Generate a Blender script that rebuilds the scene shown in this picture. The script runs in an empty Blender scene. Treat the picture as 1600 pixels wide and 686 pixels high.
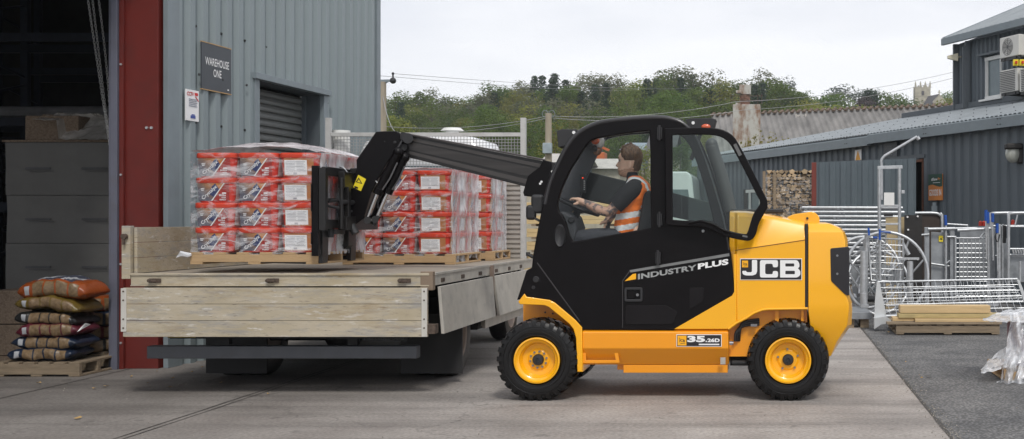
import bpy, bmesh, math, random
from mathutils import Vector, Matrix, noise
R = math.radians
SC = bpy.context.scene
COL = SC.collection
random.seed(7)
# ------------------------------------------------------------------ camera, world, sun, exposure
# the photograph is a level view with a sideways lens shift: eye 1.4 m up, vanishing point right of the middle
CX, CY, F, H = 1210.0, 347.0, 1800.0, 1.4
cam_d = bpy.data.cameras.new('camera'); cam = bpy.data.objects.new('camera', cam_d); COL.objects.link(cam)
cam.location = (0, 0, H); cam.rotation_euler = (R(90), 0, 0)
cam_d.sensor_width = 36; cam_d.lens = 36 * F / 1600; cam_d.shift_x = (800 - CX) / 1600; cam_d.shift_y = (CY - 343) / 1600
cam_d.clip_start = .1; cam_d.clip_end = 6000
SC.camera = cam
SUN_EL, SUN_AZ = 50, 158      # elevation; azimuth of the sun measured clockwise from +Y
wd = bpy.data.worlds.new('World'); SC.world = wd; wd.use_nodes = True
def world():
    nt = wd.node_tree; N = nt.nodes; L = nt.links
    for n in list(N): N.remove(n)
    out = N.new('ShaderNodeOutputWorld'); bg = N.new('ShaderNodeBackground')
    sky = N.new('ShaderNodeTexSky'); sky.sky_type = 'NISHITA'; sky.sun_disc = False
    sky.sun_elevation = R(SUN_EL); sky.sun_rotation = R(SUN_AZ); sky.air_density = 1.0; sky.dust_density = 2.0
    tc = N.new('ShaderNodeTexCoord'); mp = N.new('ShaderNodeMapping'); mp.inputs['Scale'].default_value = (1, 1, 4.5)
    no = N.new('ShaderNodeTexNoise'); no.inputs['Scale'].default_value = 1.3; no.inputs['Detail'].default_value = 5; no.inputs['Roughness'].default_value = .55
    cr = N.new('ShaderNodeValToRGB')
    cr.color_ramp.elements[0].position = .36; cr.color_ramp.elements[0].color = (5.7, 5.95, 6.6, 1)
    cr.color_ramp.elements[1].position = .64; cr.color_ramp.elements[1].color = (8.6, 8.6, 8.75, 1)
    mx = N.new('ShaderNodeMix'); mx.data_type = 'RGBA'; mx.inputs[0].default_value = .93
    L.new(tc.outputs['Generated'], mp.inputs['Vector']); L.new(mp.outputs['Vector'], no.inputs['Vector'])
    L.new(no.outputs['Fac'], cr.inputs['Fac'])
    L.new(sky.outputs['Color'], mx.inputs[6]); L.new(cr.outputs['Color'], mx.inputs[7])
    L.new(mx.outputs[2], bg.inputs['Color']); bg.inputs['Strength'].default_value = .1
    L.new(bg.outputs[0], out.inputs[0])
world()
sd = bpy.data.lights.new('sun', 'SUN'); sd.energy = 1.5; sd.angle = R(10); sd.color = (1, .965, .91)
sun = bpy.data.objects.new('sun', sd); COL.objects.link(sun)
az, el = R(SUN_AZ), R(SUN_EL)
sv = Vector((math.sin(az) * math.cos(el), math.cos(az) * math.cos(el), math.sin(el)))
sun.rotation_euler = sv.to_track_quat('Z', 'Y').to_euler(); sun.location = (10, -10, 30)
SC.view_settings.view_transform = 'Standard'; SC.view_settings.look = 'None'
SC.view_settings.exposure = 0.45; SC.view_settings.gamma = 1; SC.view_settings.use_curve_mapping = False
SC.cycles.use_denoising = True; SC.cycles.volume_bounces = 0
SC.cycles.max_bounces = 8; SC.cycles.transparent_max_bounces = 24; SC.cycles.sample_clamp_indirect = 6

# ------------------------------------------------------------------ materials
def lin(c):
    return tuple(((v / 12.92) if v <= .04045 else ((v + .055) / 1.055) ** 2.4) for v in c)
MATS = {}
def mat(name, col, rough=.5, metal=0, var=.12, scale=6, bump=0, bscale=40, dirt=0, dirtcol=(.12, .1, .08), dscale=3,
        coat=0, spec=.5, trans=0, alpha=1, emit=None, stretch=None, rvar=.0, detail=5, island=0, objrand=0):
    """procedural surface: two colours mixed by noise, optional dirt patches, bump"""
    if name in MATS: return MATS[name]
    m = bpy.data.materials.new(name); m.use_nodes = True; MATS[name] = m
    nt = m.node_tree; N = nt.nodes; L = nt.links; b = N['Principled BSDF']
    b.inputs['Roughness'].default_value = rough; b.inputs['Metallic'].default_value = metal
    b.inputs['Coat Weight'].default_value = coat; b.inputs['Coat Roughness'].default_value = .08
    b.inputs['Specular IOR Level'].default_value = spec
    b.inputs['Transmission Weight'].default_value = trans; b.inputs['Alpha'].default_value = alpha
    tc = N.new('ShaderNodeTexCoord'); src = tc.outputs['Object']
    if stretch:
        mp = N.new('ShaderNodeMapping'); mp.inputs['Scale'].default_value = stretch
        L.new(src, mp.inputs['Vector']); src = mp.outputs['Vector']
    no = N.new('ShaderNodeTexNoise'); no.inputs['Scale'].default_value = scale; no.inputs['Detail'].default_value = detail
    L.new(src, no.inputs['Vector'])
    fac = no.outputs['Fac']
    mr = N.new('ShaderNodeMapRange'); mr.inputs[1].default_value = .3; mr.inputs[2].default_value = .7
    mr.inputs[3].default_value = 1 - var; mr.inputs[4].default_value = 1 + var
    L.new(fac, mr.inputs[0]); val = mr.outputs[0]
    if island or objrand:
        if island: g = N.new('ShaderNodeNewGeometry'); rnd = g.outputs['Random Per Island']
        else: g = N.new('ShaderNodeObjectInfo'); rnd = g.outputs['Random']
        m2 = N.new('ShaderNodeMapRange'); k = island or objrand
        m2.inputs[3].default_value = 1 - k; m2.inputs[4].default_value = 1 + k; L.new(rnd, m2.inputs[0])
        mm = N.new('ShaderNodeMath'); mm.operation = 'MULTIPLY'; L.new(val, mm.inputs[0]); L.new(m2.outputs[0], mm.inputs[1]); val = mm.outputs[0]
    vm = N.new('ShaderNodeVectorMath'); vm.operation = 'SCALE'; vm.inputs[0].default_value = col[:3]
    L.new(val, vm.inputs['Scale']); c = vm.outputs[0]
    if dirt:
        n2 = N.new('ShaderNodeTexNoise'); n2.inputs['Scale'].default_value = dscale; n2.inputs['Detail'].default_value = 8; n2.inputs['Roughness'].default_value = .65
        L.new(src, n2.inputs['Vector'])
        r2 = N.new('ShaderNodeMapRange'); r2.inputs[1].default_value = .5; r2.inputs[2].default_value = .72; r2.inputs[4].default_value = dirt
        L.new(n2.outputs['Fac'], r2.inputs[0])
        mx = N.new('ShaderNodeMix'); mx.data_type = 'RGBA'; L.new(r2.outputs[0], mx.inputs[0]); L.new(c, mx.inputs[6])
        mx.inputs[7].default_value = (*dirtcol, 1); c = mx.outputs[2]
    L.new(c, b.inputs['Base Color'])
    if rvar:
        r3 = N.new('ShaderNodeMapRange'); r3.inputs[3].default_value = max(0, rough - rvar); r3.inputs[4].default_value = rough + rvar
        L.new(fac, r3.inputs[0]); L.new(r3.outputs[0], b.inputs['Roughness'])
    if bump:
        n4 = N.new('ShaderNodeTexNoise'); n4.inputs['Scale'].default_value = bscale; n4.inputs['Detail'].default_value = 4
        L.new(src, n4.inputs['Vector'])
        bp = N.new('ShaderNodeBump'); bp.inputs['Strength'].default_value = bump; bp.inputs['Distance'].default_value = .02
        L.new(n4.outputs['Fac'], bp.inputs['Height']); L.new(bp.outputs[0], b.inputs['Normal'])
    if emit:
        b.inputs['Emission Color'].default_value = (*emit[:3], 1); b.inputs['Emission Strength'].default_value = emit[3]
    return m

def two_tone(name, c0, c1, scale, rough=.8, lo=.4, hi=.6, bump=.3, bscale=60, stretch=None, detail=6, objrand=0, extra=None, world_co=False):
    m = bpy.data.materials.new(name); m.use_nodes = True; MATS[name] = m
    nt = m.node_tree; N = nt.nodes; L = nt.links; b = N['Principled BSDF']; b.inputs['Roughness'].default_value = rough
    tc = N.new('ShaderNodeTexCoord'); src = tc.outputs['Object']
    if world_co: src = N.new('ShaderNodeNewGeometry').outputs['Position']
    if stretch:
        mp = N.new('ShaderNodeMapping'); mp.inputs['Scale'].default_value = stretch; L.new(src, mp.inputs['Vector']); src = mp.outputs[0]
    no = N.new('ShaderNodeTexNoise'); no.inputs['Scale'].default_value = scale; no.inputs['Detail'].default_value = detail; no.inputs['Roughness'].default_value = .6
    L.new(src, no.inputs['Vector'])
    r = N.new('ShaderNodeMapRange'); r.inputs[1].default_value = lo; r.inputs[2].default_value = hi; L.new(no.outputs['Fac'], r.inputs[0])
    mx = N.new('ShaderNodeMix'); mx.data_type = 'RGBA'; mx.inputs[6].default_value = (*c0, 1); mx.inputs[7].default_value = (*c1, 1); L.new(r.outputs[0], mx.inputs[0])
    c = mx.outputs[2]
    if objrand:
        g = N.new('ShaderNodeObjectInfo'); hs = N.new('ShaderNodeHueSaturation')
        a = N.new('ShaderNodeMapRange'); a.inputs[3].default_value = .5 - objrand * .05; a.inputs[4].default_value = .5 + objrand * .07; L.new(g.outputs['Random'], a.inputs[0])
        ml = N.new('ShaderNodeMath'); ml.operation = 'MULTIPLY'; ml.inputs[1].default_value = 7.31; L.new(g.outputs['Random'], ml.inputs[0])
        fr = N.new('ShaderNodeMath'); fr.operation = 'FRACT'; L.new(ml.outputs[0], fr.inputs[0])
        v = N.new('ShaderNodeMapRange'); v.inputs[3].default_value = 1 - objrand; v.inputs[4].default_value = 1 + objrand; L.new(fr.outputs[0], v.inputs[0])
        L.new(a.outputs[0], hs.inputs['Hue']); L.new(v.outputs[0], hs.inputs['Value']); L.new(c, hs.inputs['Color']); c = hs.outputs[0]
    if extra: c = extra(N, L, src, c, b)
    L.new(c, b.inputs['Base Color'])
    if bump:
        n4 = N.new('ShaderNodeTexNoise'); n4.inputs['Scale'].default_value = bscale; n4.inputs['Detail'].default_value = 5; L.new(src, n4.inputs['Vector'])
        bp = N.new('ShaderNodeBump'); bp.inputs['Strength'].default_value = bump; bp.inputs['Distance'].default_value = .01
        L.new(n4.outputs['Fac'], bp.inputs['Height']); L.new(bp.outputs[0], b.inputs['Normal'])
    return m

# ------------------------------------------------------------------ geometry
def W(px, py, Y): return Vector(((px - CX) * Y / F, Y, H - (py - CY) * Y / F))
def wx(px, Y): return (px - CX) * Y / F
def wz(py, Y): return H - (py - CY) * Y / F
OFF = {}
def off(o): return OFF.get(o.name, Vector((0, 0, 0))) if o is not None else Vector((0, 0, 0))
def tag(o, label=None, cat=None, group=None, kind=None):
    if label: o['label'] = label
    if cat: o['category'] = cat
    if group: o['group'] = group
    if kind: o['kind'] = kind
    return o
def thing(name, label, cat, loc=(0, 0, 0), group=None):
    o = bpy.data.objects.new(name, None); COL.objects.link(o); o.location = loc; o.empty_display_size = .2
    OFF[o.name] = Vector(loc); return tag(o, label, cat, group)

class MB:
    def __init__(s): s.bm = bmesh.new(); s.mi = 0
    def _f(s, vs):
        try: f = s.bm.faces.new(vs)
        except ValueError: return None
        f.material_index = s.mi; return f
    def quad(s, *pts): return s._f([s.bm.verts.new(p) for p in pts])
    def box(s, c, d, rot=None):
        c = Vector(c); hx, hy, hz = d[0] / 2, d[1] / 2, d[2] / 2
        M = rot if rot is not None else Matrix.Identity(3)
        v = [s.bm.verts.new(c + M @ Vector((x, y, z))) for x in (-hx, hx) for y in (-hy, hy) for z in (-hz, hz)]
        for i in ((0, 1, 3, 2), (4, 6, 7, 5), (0, 4, 5, 1), (2, 3, 7, 6), (0, 2, 6, 4), (1, 5, 7, 3)): s._f([v[k] for k in i])
        return s
    def bb(s, x0, x1, y0, y1, z0, z1): return s.box(((x0 + x1) / 2, (y0 + y1) / 2, (z0 + z1) / 2), (abs(x1 - x0), abs(y1 - y0), abs(z1 - z0)))
    def bar(s, p0, p1, w, h, up=(0, 0, 1)):
        p0, p1 = Vector(p0), Vector(p1); d = p1 - p0; x = d.normalized(); up = Vector(up)
        if abs(x.dot(up)) > .95: up = Vector((0, 1, 0)) if abs(x.y) < .9 else Vector((1, 0, 0))
        y = up.cross(x).normalized(); z = x.cross(y)
        return s.box((p0 + p1) / 2, (d.length, w, h), Matrix((x, y, z)).transposed())
    def tube(s, pts, r, seg=10, cap=True, closed=False):
        pts = [Vector(p) for p in pts]; n = len(pts); rs = r if isinstance(r, (list, tuple)) else [r] * n
        rings = []; pn = None
        for i, p in enumerate(pts):
            if closed: d = pts[(i + 1) % n] - pts[i - 1]
            else: d = pts[min(i + 1, n - 1)] - pts[max(i - 1, 0)]
            d = d.normalized() if d.length > 1e-9 else Vector((0, 0, 1))
            if pn is None: a = d.orthogonal().normalized()
            else:
                a = pn - d * pn.dot(d); a = a.normalized() if a.length > 1e-6 else d.orthogonal().normalized()
            pn = a; b = d.cross(a)
            rings.append([s.bm.verts.new(p + (a * math.cos(t * 2 * math.pi / seg) + b * math.sin(t * 2 * math.pi / seg)) * rs[i]) for t in range(seg)])
        m = n if closed else n - 1
        for i in range(m):
            A, B = rings[i], rings[(i + 1) % n]
            for t in range(seg): s._f((A[t], A[(t + 1) % seg], B[(t + 1) % seg], B[t]))
        if cap and not closed:
            s._f(rings[0][::-1]); s._f(rings[-1])
        return s
    def prism(s, poly, y0, y1):
        """polygon of (x, z) extruded along Y"""
        a = [s.bm.verts.new((p[0], y0, p[1])) for p in poly]; b = [s.bm.verts.new((p[0], y1, p[1])) for p in poly]; n = len(poly)
        s._f(a); s._f(b[::-1])
        for i in range(n): s._f((a[i], b[i], b[(i + 1) % n], a[(i + 1) % n]))
        return s
    def ppx(s, poly, Yr, y0, y1): return s.prism([(wx(x, Yr), wz(y, Yr)) for x, y in poly], y0, y1)
    def lathe(s, prof, c, axis='Y', seg=48, close=False, cap=True):
        """prof of (radius, along); closed profile ring when close"""
        c = Vector(c); rings = []
        for r, t in prof:
            ring = []
            for k in range(seg):
                a = 2 * math.pi * k / seg
                if axis == 'Y': v = Vector((r * math.cos(a), t, r * math.sin(a)))
                elif axis == 'X': v = Vector((t, r * math.cos(a), r * math.sin(a)))
                else: v = Vector((r * math.cos(a), r * math.sin(a), t))
                ring.append(s.bm.verts.new(c + v))
            rings.append(ring)
        m = len(prof) if close else len(prof) - 1
        for i in range(m):
            A, B = rings[i], rings[(i + 1) % len(prof)]
            for k in range(seg): s._f((A[k], A[(k + 1) % seg], B[(k + 1) % seg], B[k]))
        if not close and cap:
            if prof[0][0] > 1e-4: s._f(rings[0][::-1])
            if prof[-1][0] > 1e-4: s._f(rings[-1])
        return s
    def ball(s, c, r, seg=12, rings=8, sc=(1, 1, 1)):
        c = Vector(c); ret = bmesh.ops.create_uvsphere(s.bm, u_segments=seg, v_segments=rings, radius=r)
        for v in ret['verts']:
            v.co = c + Vector((v.co.x * sc[0], v.co.y * sc[1], v.co.z * sc[2]))
        for f in {f for v in ret['verts'] for f in v.link_faces}: f.material_index = s.mi
        return s
    def add_mesh(s, me, M=Matrix.Identity(4)):
        n0 = len(s.bm.verts); f0 = len(s.bm.faces); s.bm.from_mesh(me); s.bm.verts.ensure_lookup_table(); s.bm.faces.ensure_lookup_table()
        for v in s.bm.verts[n0:]: v.co = M @ v.co
        for f in s.bm.faces[f0:]: f.material_index = s.mi
        return s
    def done(s, name, mats, parent=None, bevel=0, smooth=40, seg=2, recalc=True, doubles=False):
        if doubles: bmesh.ops.remove_doubles(s.bm, verts=s.bm.verts, dist=1e-5)
        if recalc: bmesh.ops.recalc_face_normals(s.bm, faces=s.bm.faces)
        me = bpy.data.meshes.new(name); 
        o0 = off(parent); loc = Vector((0, 0, 0))
        if parent is None and len(s.bm.verts):
            xs = [v.co.x for v in s.bm.verts]; ys = [v.co.y for v in s.bm.verts]; zs = [v.co.z for v in s.bm.verts]
            loc = Vector(((min(xs) + max(xs)) / 2, (min(ys) + max(ys)) / 2, min(zs))); o0 = loc
        bmesh.ops.translate(s.bm, verts=s.bm.verts, vec=-o0)
        s.bm.to_mesh(me); s.bm.free()
        for m in (mats if isinstance(mats, (list, tuple)) else [mats]): me.materials.append(m)
        if smooth:
            me.polygons.foreach_set('use_smooth', [True] * len(me.polygons))
            me.set_sharp_from_angle(angle=R(smooth))
        o = bpy.data.objects.new(name, me); COL.objects.link(o); OFF[o.name] = o0
        if parent is not None: o.parent = parent
        else: o.location = loc
        if bevel:
            md = o.modifiers.new('bevel', 'BEVEL'); md.width = bevel; md.segments = seg; md.limit_method = 'ANGLE'; md.angle_limit = R(35); md.harden_normals = True
        return o

def smooth_poly(pts, closed=True, sub=4, sharp=()):
    """Catmull-Rom through the points; indices in sharp stay corners"""
    n = len(pts); out = []
    for i in range(n if closed else n - 1):
        p1, p2 = Vector(pts[i]), Vector(pts[(i + 1) % n])
        p0 = Vector(pts[i - 1]) if (closed or i > 0) else p1
        p3 = Vector(pts[(i + 2) % n]) if (closed or i + 2 < n) else p2
        if i in sharp: p0 = p1
        if (i + 1) % n in sharp: p3 = p2
        for k in range(sub):
            t = k / sub
            out.append(.5 * ((2 * p1) + (p2 - p0) * t + (2 * p0 - 5 * p1 + 4 * p2 - p3) * t * t + (3 * p1 - p0 - 3 * p2 + p3) * t ** 3))
    if not closed: out.append(Vector(pts[-1]))
    return out
def round_poly(pts, rad=6, seg=3):
    """polygon with its corners rounded by rad (same units as pts)"""
    n = len(pts); out = []
    for i in range(n):
        p = Vector(pts[i][:2]); r = pts[i][2] if len(pts[i]) > 2 else rad
        a = Vector(pts[i - 1][:2]) - p; b = Vector(pts[(i + 1) % n][:2]) - p
        la, lb = a.length, b.length; q = min(r, la * .48, lb * .48)
        if q < 1e-6: out.append(p); continue
        A = p + a / la * q; B = p + b / lb * q
        for k in range(seg + 1):
            t = k / seg; out.append(A * (1 - t) ** 2 + p * 2 * t * (1 - t) + B * t * t)
    return out
def curve_mesh(splines, extrude=0, bevel=0, res=2):
    """filled flat shape with holes, in local XY, as mesh data"""
    cu = bpy.data.curves.new('c', 'CURVE'); cu.dimensions = '2D'; cu.fill_mode = 'BOTH'; cu.extrude = extrude; cu.bevel_depth = bevel; cu.bevel_resolution = res
    for pts in splines:
        sp = cu.splines.new('POLY'); sp.points.add(len(pts) - 1)
        for k, p in enumerate(pts): sp.points[k].co = (p[0], p[1], 0, 1)
        sp.use_cyclic_u = True
    o = bpy.data.objects.new('c', cu); me = bpy.data.meshes.new_from_object(o)
    bpy.data.objects.remove(o); bpy.data.curves.remove(cu); return me
def plate(name, outer, holes, y0, y1, m, parent, Yr=None, bevel=.004, mb=None):
    """shape traced as pixels at depth Yr (or as metres X, Z when Yr is None) between the depths y0 and y1"""
    cv = (lambda p: (wx(p[0], Yr), wz(p[1], Yr))) if Yr else (lambda p: (p[0], p[1]))
    me = curve_mesh([[cv(p) for p in outer]] + [[cv(p) for p in h] for h in holes], max((y1 - y0) / 2 - bevel, .0005), bevel)
    M = Matrix(((1, 0, 0, 0), (0, 0, 1, (y0 + y1) / 2), (0, 1, 0, 0), (0, 0, 0, 1)))
    b = mb or MB(); b.add_mesh(me, M); bpy.data.meshes.remove(me)
    if mb: return mb
    return b.done(name, m, parent)
def text_mesh(s, bold=0, spacing=1, align='CENTER', shear=0, line=1):
    cu = bpy.data.curves.new('t', 'FONT'); cu.body = s; cu.align_x = align; cu.offset = bold; cu.space_character = spacing; cu.size = 1; cu.extrude = 0; cu.shear = shear; cu.space_line = line
    cu.resolution_u = 3
    o = bpy.data.objects.new('t', cu); COL.objects.link(o)
    me = bpy.data.meshes.new_from_object(o); bpy.data.objects.remove(o); bpy.data.curves.remove(cu); return me
def put_text(mb, s, o, U, V, w, h, bold=0, spacing=1, shear=0, line=1, thick=.001, align='CENTER'):
    """lettering that fills the w x h rectangle whose lower left corner is o, with unit axes U, V"""
    me = text_mesh(s, bold, spacing, align, shear, line); vs = [v.co for v in me.vertices]
    if not vs: return mb
    x0, x1 = min(v.x for v in vs), max(v.x for v in vs); y0, y1 = min(v.y for v in vs), max(v.y for v in vs)
    o, U, V = Vector(o), Vector(U).normalized(), Vector(V).normalized(); Nn = U.cross(V)
    if h is None: h = w / (x1 - x0) * (y1 - y0)
    if w is None: w = h / (y1 - y0) * (x1 - x0)
    sx, sy = w / (x1 - x0), h / (y1 - y0)
    for v in me.vertices: v.co = o + U * ((v.co.x - x0) * sx) + V * ((v.co.y - y0) * sy)
    mb.add_mesh(me); bpy.data.meshes.remove(me); return mb
def copy_tree(o, parent=None):
    c = o.copy(); COL.objects.link(c); c.parent = parent
    for ch in list(KIDS.get(o.name, [])) or [x for x in o.children]:
        copy_tree(ch, c)
    return c
KIDS = {}
X3, Z3 = (1, 0, 0), (0, 0, 1)
# ------------------------------------------------------------------ the materials of the place
def conc_extra(N, L, src, c, b):
    # long stains and hairline cracks in the yard concrete
    n = N.new('ShaderNodeTexNoise'); n.inputs['Scale'].default_value = .35; n.inputs['Detail'].default_value = 7; n.inputs['Roughness'].default_value = .6
    L.new(src, n.inputs['Vector'])
    # shade on the yard's left put into the colour: darker leftwards, edge broken by noise
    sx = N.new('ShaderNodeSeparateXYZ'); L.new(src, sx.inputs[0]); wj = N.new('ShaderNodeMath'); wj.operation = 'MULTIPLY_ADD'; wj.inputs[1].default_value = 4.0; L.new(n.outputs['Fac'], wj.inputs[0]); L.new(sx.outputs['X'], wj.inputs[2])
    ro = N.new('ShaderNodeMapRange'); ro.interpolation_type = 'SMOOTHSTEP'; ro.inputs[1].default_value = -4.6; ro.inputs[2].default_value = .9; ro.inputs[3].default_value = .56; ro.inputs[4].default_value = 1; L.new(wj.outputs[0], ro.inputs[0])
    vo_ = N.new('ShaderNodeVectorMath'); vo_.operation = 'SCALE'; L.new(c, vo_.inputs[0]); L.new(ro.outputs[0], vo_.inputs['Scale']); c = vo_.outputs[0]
    r = N.new('ShaderNodeMapRange'); r.inputs[1].default_value = .35; r.inputs[2].default_value = .7; r.inputs[3].default_value = 1.1; r.inputs[4].default_value = .66; L.new(n.outputs['Fac'], r.inputs[0])
    v = N.new('ShaderNodeVectorMath'); v.operation = 'SCALE'; L.new(c, v.inputs[0]); L.new(r.outputs[0], v.inputs['Scale']); c = v.outputs[0]
    n2 = N.new('ShaderNodeTexNoise'); n2.inputs['Scale'].default_value = 38; n2.inputs['Detail'].default_value = 3; L.new(src, n2.inputs['Vector'])
    r2 = N.new('ShaderNodeMapRange'); r2.inputs[1].default_value = .3; r2.inputs[2].default_value = .7; r2.inputs[3].default_value = .78; r2.inputs[4].default_value = 1.22; L.new(n2.outputs['Fac'], r2.inputs[0])
    v2 = N.new('ShaderNodeVectorMath'); v2.operation = 'SCALE'; L.new(c, v2.inputs[0]); L.new(r2.outputs[0], v2.inputs['Scale']); c = v2.outputs[0]
    vo = N.new('ShaderNodeTexVoronoi'); vo.feature = 'DISTANCE_TO_EDGE'; vo.inputs['Scale'].default_value = .16
    nw = N.new('ShaderNodeTexNoise'); nw.inputs['Scale'].default_value = 2.5; nw.inputs['Detail'].default_value = 6; L.new(src, nw.inputs['Vector'])
    va = N.new('ShaderNodeVectorMath'); va.operation = 'MULTIPLY_ADD'; va.inputs[1].default_value = (.9, .9, .9); L.new(nw.outputs['Color'], va.inputs[0]); L.new(src, va.inputs[2]); L.new(va.outputs[0], vo.inputs['Vector'])
    rc = N.new('ShaderNodeMapRange'); rc.inputs[1].default_value = 0; rc.inputs[2].default_value = .0035; rc.inputs[3].default_value = .72; rc.inputs[4].default_value = 1; L.new(vo.outputs['Distance'], rc.inputs[0])
    v3 = N.new('ShaderNodeVectorMath'); v3.operation = 'SCALE'; L.new(c, v3.inputs[0]); L.new(rc.outputs[0], v3.inputs['Scale']); c = v3.outputs[0]
    # dark tyre and drip stains, long across the yard, and small oil spots
    mp = N.new('ShaderNodeMapping'); mp.inputs['Scale'].default_value = (.16, 1.5, 1); mp.inputs['Rotation'].default_value = (0, 0, .12); L.new(src, mp.inputs['Vector'])
    n5 = N.new('ShaderNodeTexNoise'); n5.inputs['Scale'].default_value = 1.3; n5.inputs['Detail'].default_value = 8; n5.inputs['Roughness'].default_value = .65; L.new(mp.outputs[0], n5.inputs['Vector'])
    r5 = N.new('ShaderNodeMapRange'); r5.inputs[1].default_value = .47; r5.inputs[2].default_value = .68; r5.inputs[3].default_value = 1.06; r5.inputs[4].default_value = .64; L.new(n5.outputs['Fac'], r5.inputs[0])
    n6 = N.new('ShaderNodeTexNoise'); n6.inputs['Scale'].default_value = 5.5; n6.inputs['Detail'].default_value = 2; L.new(src, n6.inputs['Vector'])
    r6 = N.new('ShaderNodeMapRange'); r6.inputs[1].default_value = .66; r6.inputs[2].default_value = .74; r6.inputs[3].default_value = 1; r6.inputs[4].default_value = .68; L.new(n6.outputs['Fac'], r6.inputs[0])
    m6 = N.new('ShaderNodeMath'); m6.operation = 'MULTIPLY'; L.new(r5.outputs[0], m6.inputs[0]); L.new(r6.outputs[0], m6.inputs[1])
    v6 = N.new('ShaderNodeVectorMath'); v6.operation = 'SCALE'; L.new(c, v6.inputs[0]); L.new(m6.outputs[0], v6.inputs['Scale']); return v6.outputs[0]
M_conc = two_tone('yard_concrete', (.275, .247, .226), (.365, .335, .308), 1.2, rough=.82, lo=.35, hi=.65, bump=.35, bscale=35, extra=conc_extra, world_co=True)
def asph_extra(N, L, src, c, b):
    n = N.new('ShaderNodeTexVoronoi'); n.inputs['Scale'].default_value = 42; L.new(src, n.inputs['Vector'])
    r = N.new('ShaderNodeMapRange'); r.inputs[1].default_value = 0; r.inputs[2].default_value = .6; r.inputs[3].default_value = 1.7; r.inputs[4].default_value = .55; L.new(n.outputs['Distance'], r.inputs[0])
    v = N.new('ShaderNodeVectorMath'); v.operation = 'SCALE'; L.new(c, v.inputs[0]); L.new(r.outputs[0], v.inputs['Scale']); return v.outputs[0]
M_asph = two_tone('asphalt', (.105, .105, .107), (.185, .181, .177), 1.6, rough=.88, lo=.35, hi=.65, bump=.6, bscale=80, extra=asph_extra, world_co=True)
M_joint = mat('joint_filler', (.06, .055, .05), .9, var=.3, scale=20)
M_grass = two_tone('rough_grass', (.05, .075, .02), (.11, .11, .04), .15, rough=.95, bump=0)
M_clad = mat('blue_grey_cladding', (.205, .245, .258), .38, var=.05, scale=1.5, dirt=.35, dirtcol=(.15, .18, .19), dscale=1.2, stretch=(1, 1, .25), coat=0)
M_clad_dark = mat('slate_grey_cladding', (.092, .112, .128), .5, var=.06, scale=1.5, dirt=.25, dirtcol=(.10, .11, .12), dscale=1.5, stretch=(1, 1, .3))
M_trim = mat('grey_flashing', (.19, .225, .245), .45, var=.05, dirt=.25, dirtcol=(.12, .12, .12), dscale=2)
M_trim_dark = mat('dark_flashing', (.085, .10, .112), .5, var=.06)
M_roof = mat('grey_roof_sheet', (.235, .26, .278), .55, var=.08, scale=3, dirt=.4, dirtcol=(.12, .13, .13), dscale=2)
M_redsteel = mat('red_oxide_steel', (.125, .012, .008), .5, var=.1, dirt=.3, dirtcol=(.06, .02, .015), dscale=5)
M_purple = mat('door_guide_grey', (.12, .125, .165), .5, var=.08, dirt=.3, dscale=4)
M_shutter = mat('shutter_grey', (.12, .125, .12), .45, var=.06, dirt=.2, dscale=4)
M_reveal = mat('reveal_dark', (.05, .06, .065), .5)
M_screw = mat('screw_heads', (.06, .06, .06), .4, metal=.5)
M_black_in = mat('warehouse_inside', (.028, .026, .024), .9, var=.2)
M_rack = mat('racking_blue', (.02, .025, .04), .6, var=.2)
M_white = mat('white_paint', (.72, .72, .70), .4, var=.04, dirt=.2, dirtcol=(.4, .38, .34), dscale=4)
M_vanwhite = mat('van_white', (.75, .76, .77), .25, var=.02, coat=.5)
M_signgrey = mat('sign_face', (.055, .062, .072), .45, var=.04)
M_letter = mat('white_letters', (.8, .8, .8), .5, var=.02)
M_ply = mat('ply_edge', (.42, .27, .13), .7, var=.15)
def alu_extra(N, L, src, c, b):
    b.inputs['Metallic'].default_value = .12
    for sc_, lo_, hi_, col_, k_ in ((5, .50, .66, (.25, .26, .28), .6), (22, .58, .66, (.15, .13, .11), .7), (9, .58, .66, (.66, .64, .60), .8), (3.2, .52, .68, (.30, .21, .10), .6)):
        mp = N.new('ShaderNodeMapping'); mp.inputs['Location'].default_value = (sc_, sc_ * 2, sc_ * .7); mp.inputs['Scale'].default_value = (1, 1, 2.2); L.new(src, mp.inputs['Vector'])
        n = N.new('ShaderNodeTexNoise'); n.inputs['Scale'].default_value = sc_; n.inputs['Detail'].default_value = 9; n.inputs['Roughness'].default_value = .68; L.new(mp.outputs[0], n.inputs['Vector'])
        r = N.new('ShaderNodeMapRange'); r.inputs[1].default_value = lo_; r.inputs[2].default_value = hi_; r.inputs[4].default_value = k_; L.new(n.outputs['Fac'], r.inputs[0])
        m = N.new('ShaderNodeMix'); m.data_type = 'RGBA'; m.inputs[7].default_value = (*col_, 1); L.new(r.outputs[0], m.inputs[0]); L.new(c, m.inputs[6]); c = m.outputs[2]
    return c
M_alu = two_tone('weathered_alloy', (.40, .34, .235), (.50, .44, .34), 3, rough=.5, lo=.35, hi=.65, bump=.25, bscale=14, stretch=(.6, 1, 1.6), extra=alu_extra)
M_alu_side = mat('dull_alloy', (.50, .475, .425), .45, metal=.3, var=.10, scale=6, dirt=.5, dirtcol=(.25, .245, .235), dscale=9, bump=.12, bscale=14)
M_rub = mat('rust_iron', (.09, .065, .05), .8, metal=.2, var=.3, scale=30)
M_bumper = mat('underrun_steel', (.075, .08, .092), .5, var=.1, dirt=.4, dirtcol=(.06, .055, .05), dscale=8)
M_chas = mat('truck_chassis', (.012, .012, .013), .7, var=.2)
M_deck = mat('worn_deck', (.30, .26, .21), .7, var=.15, scale=5, dirt=.5, dirtcol=(.16, .14, .12), dscale=5)
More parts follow.
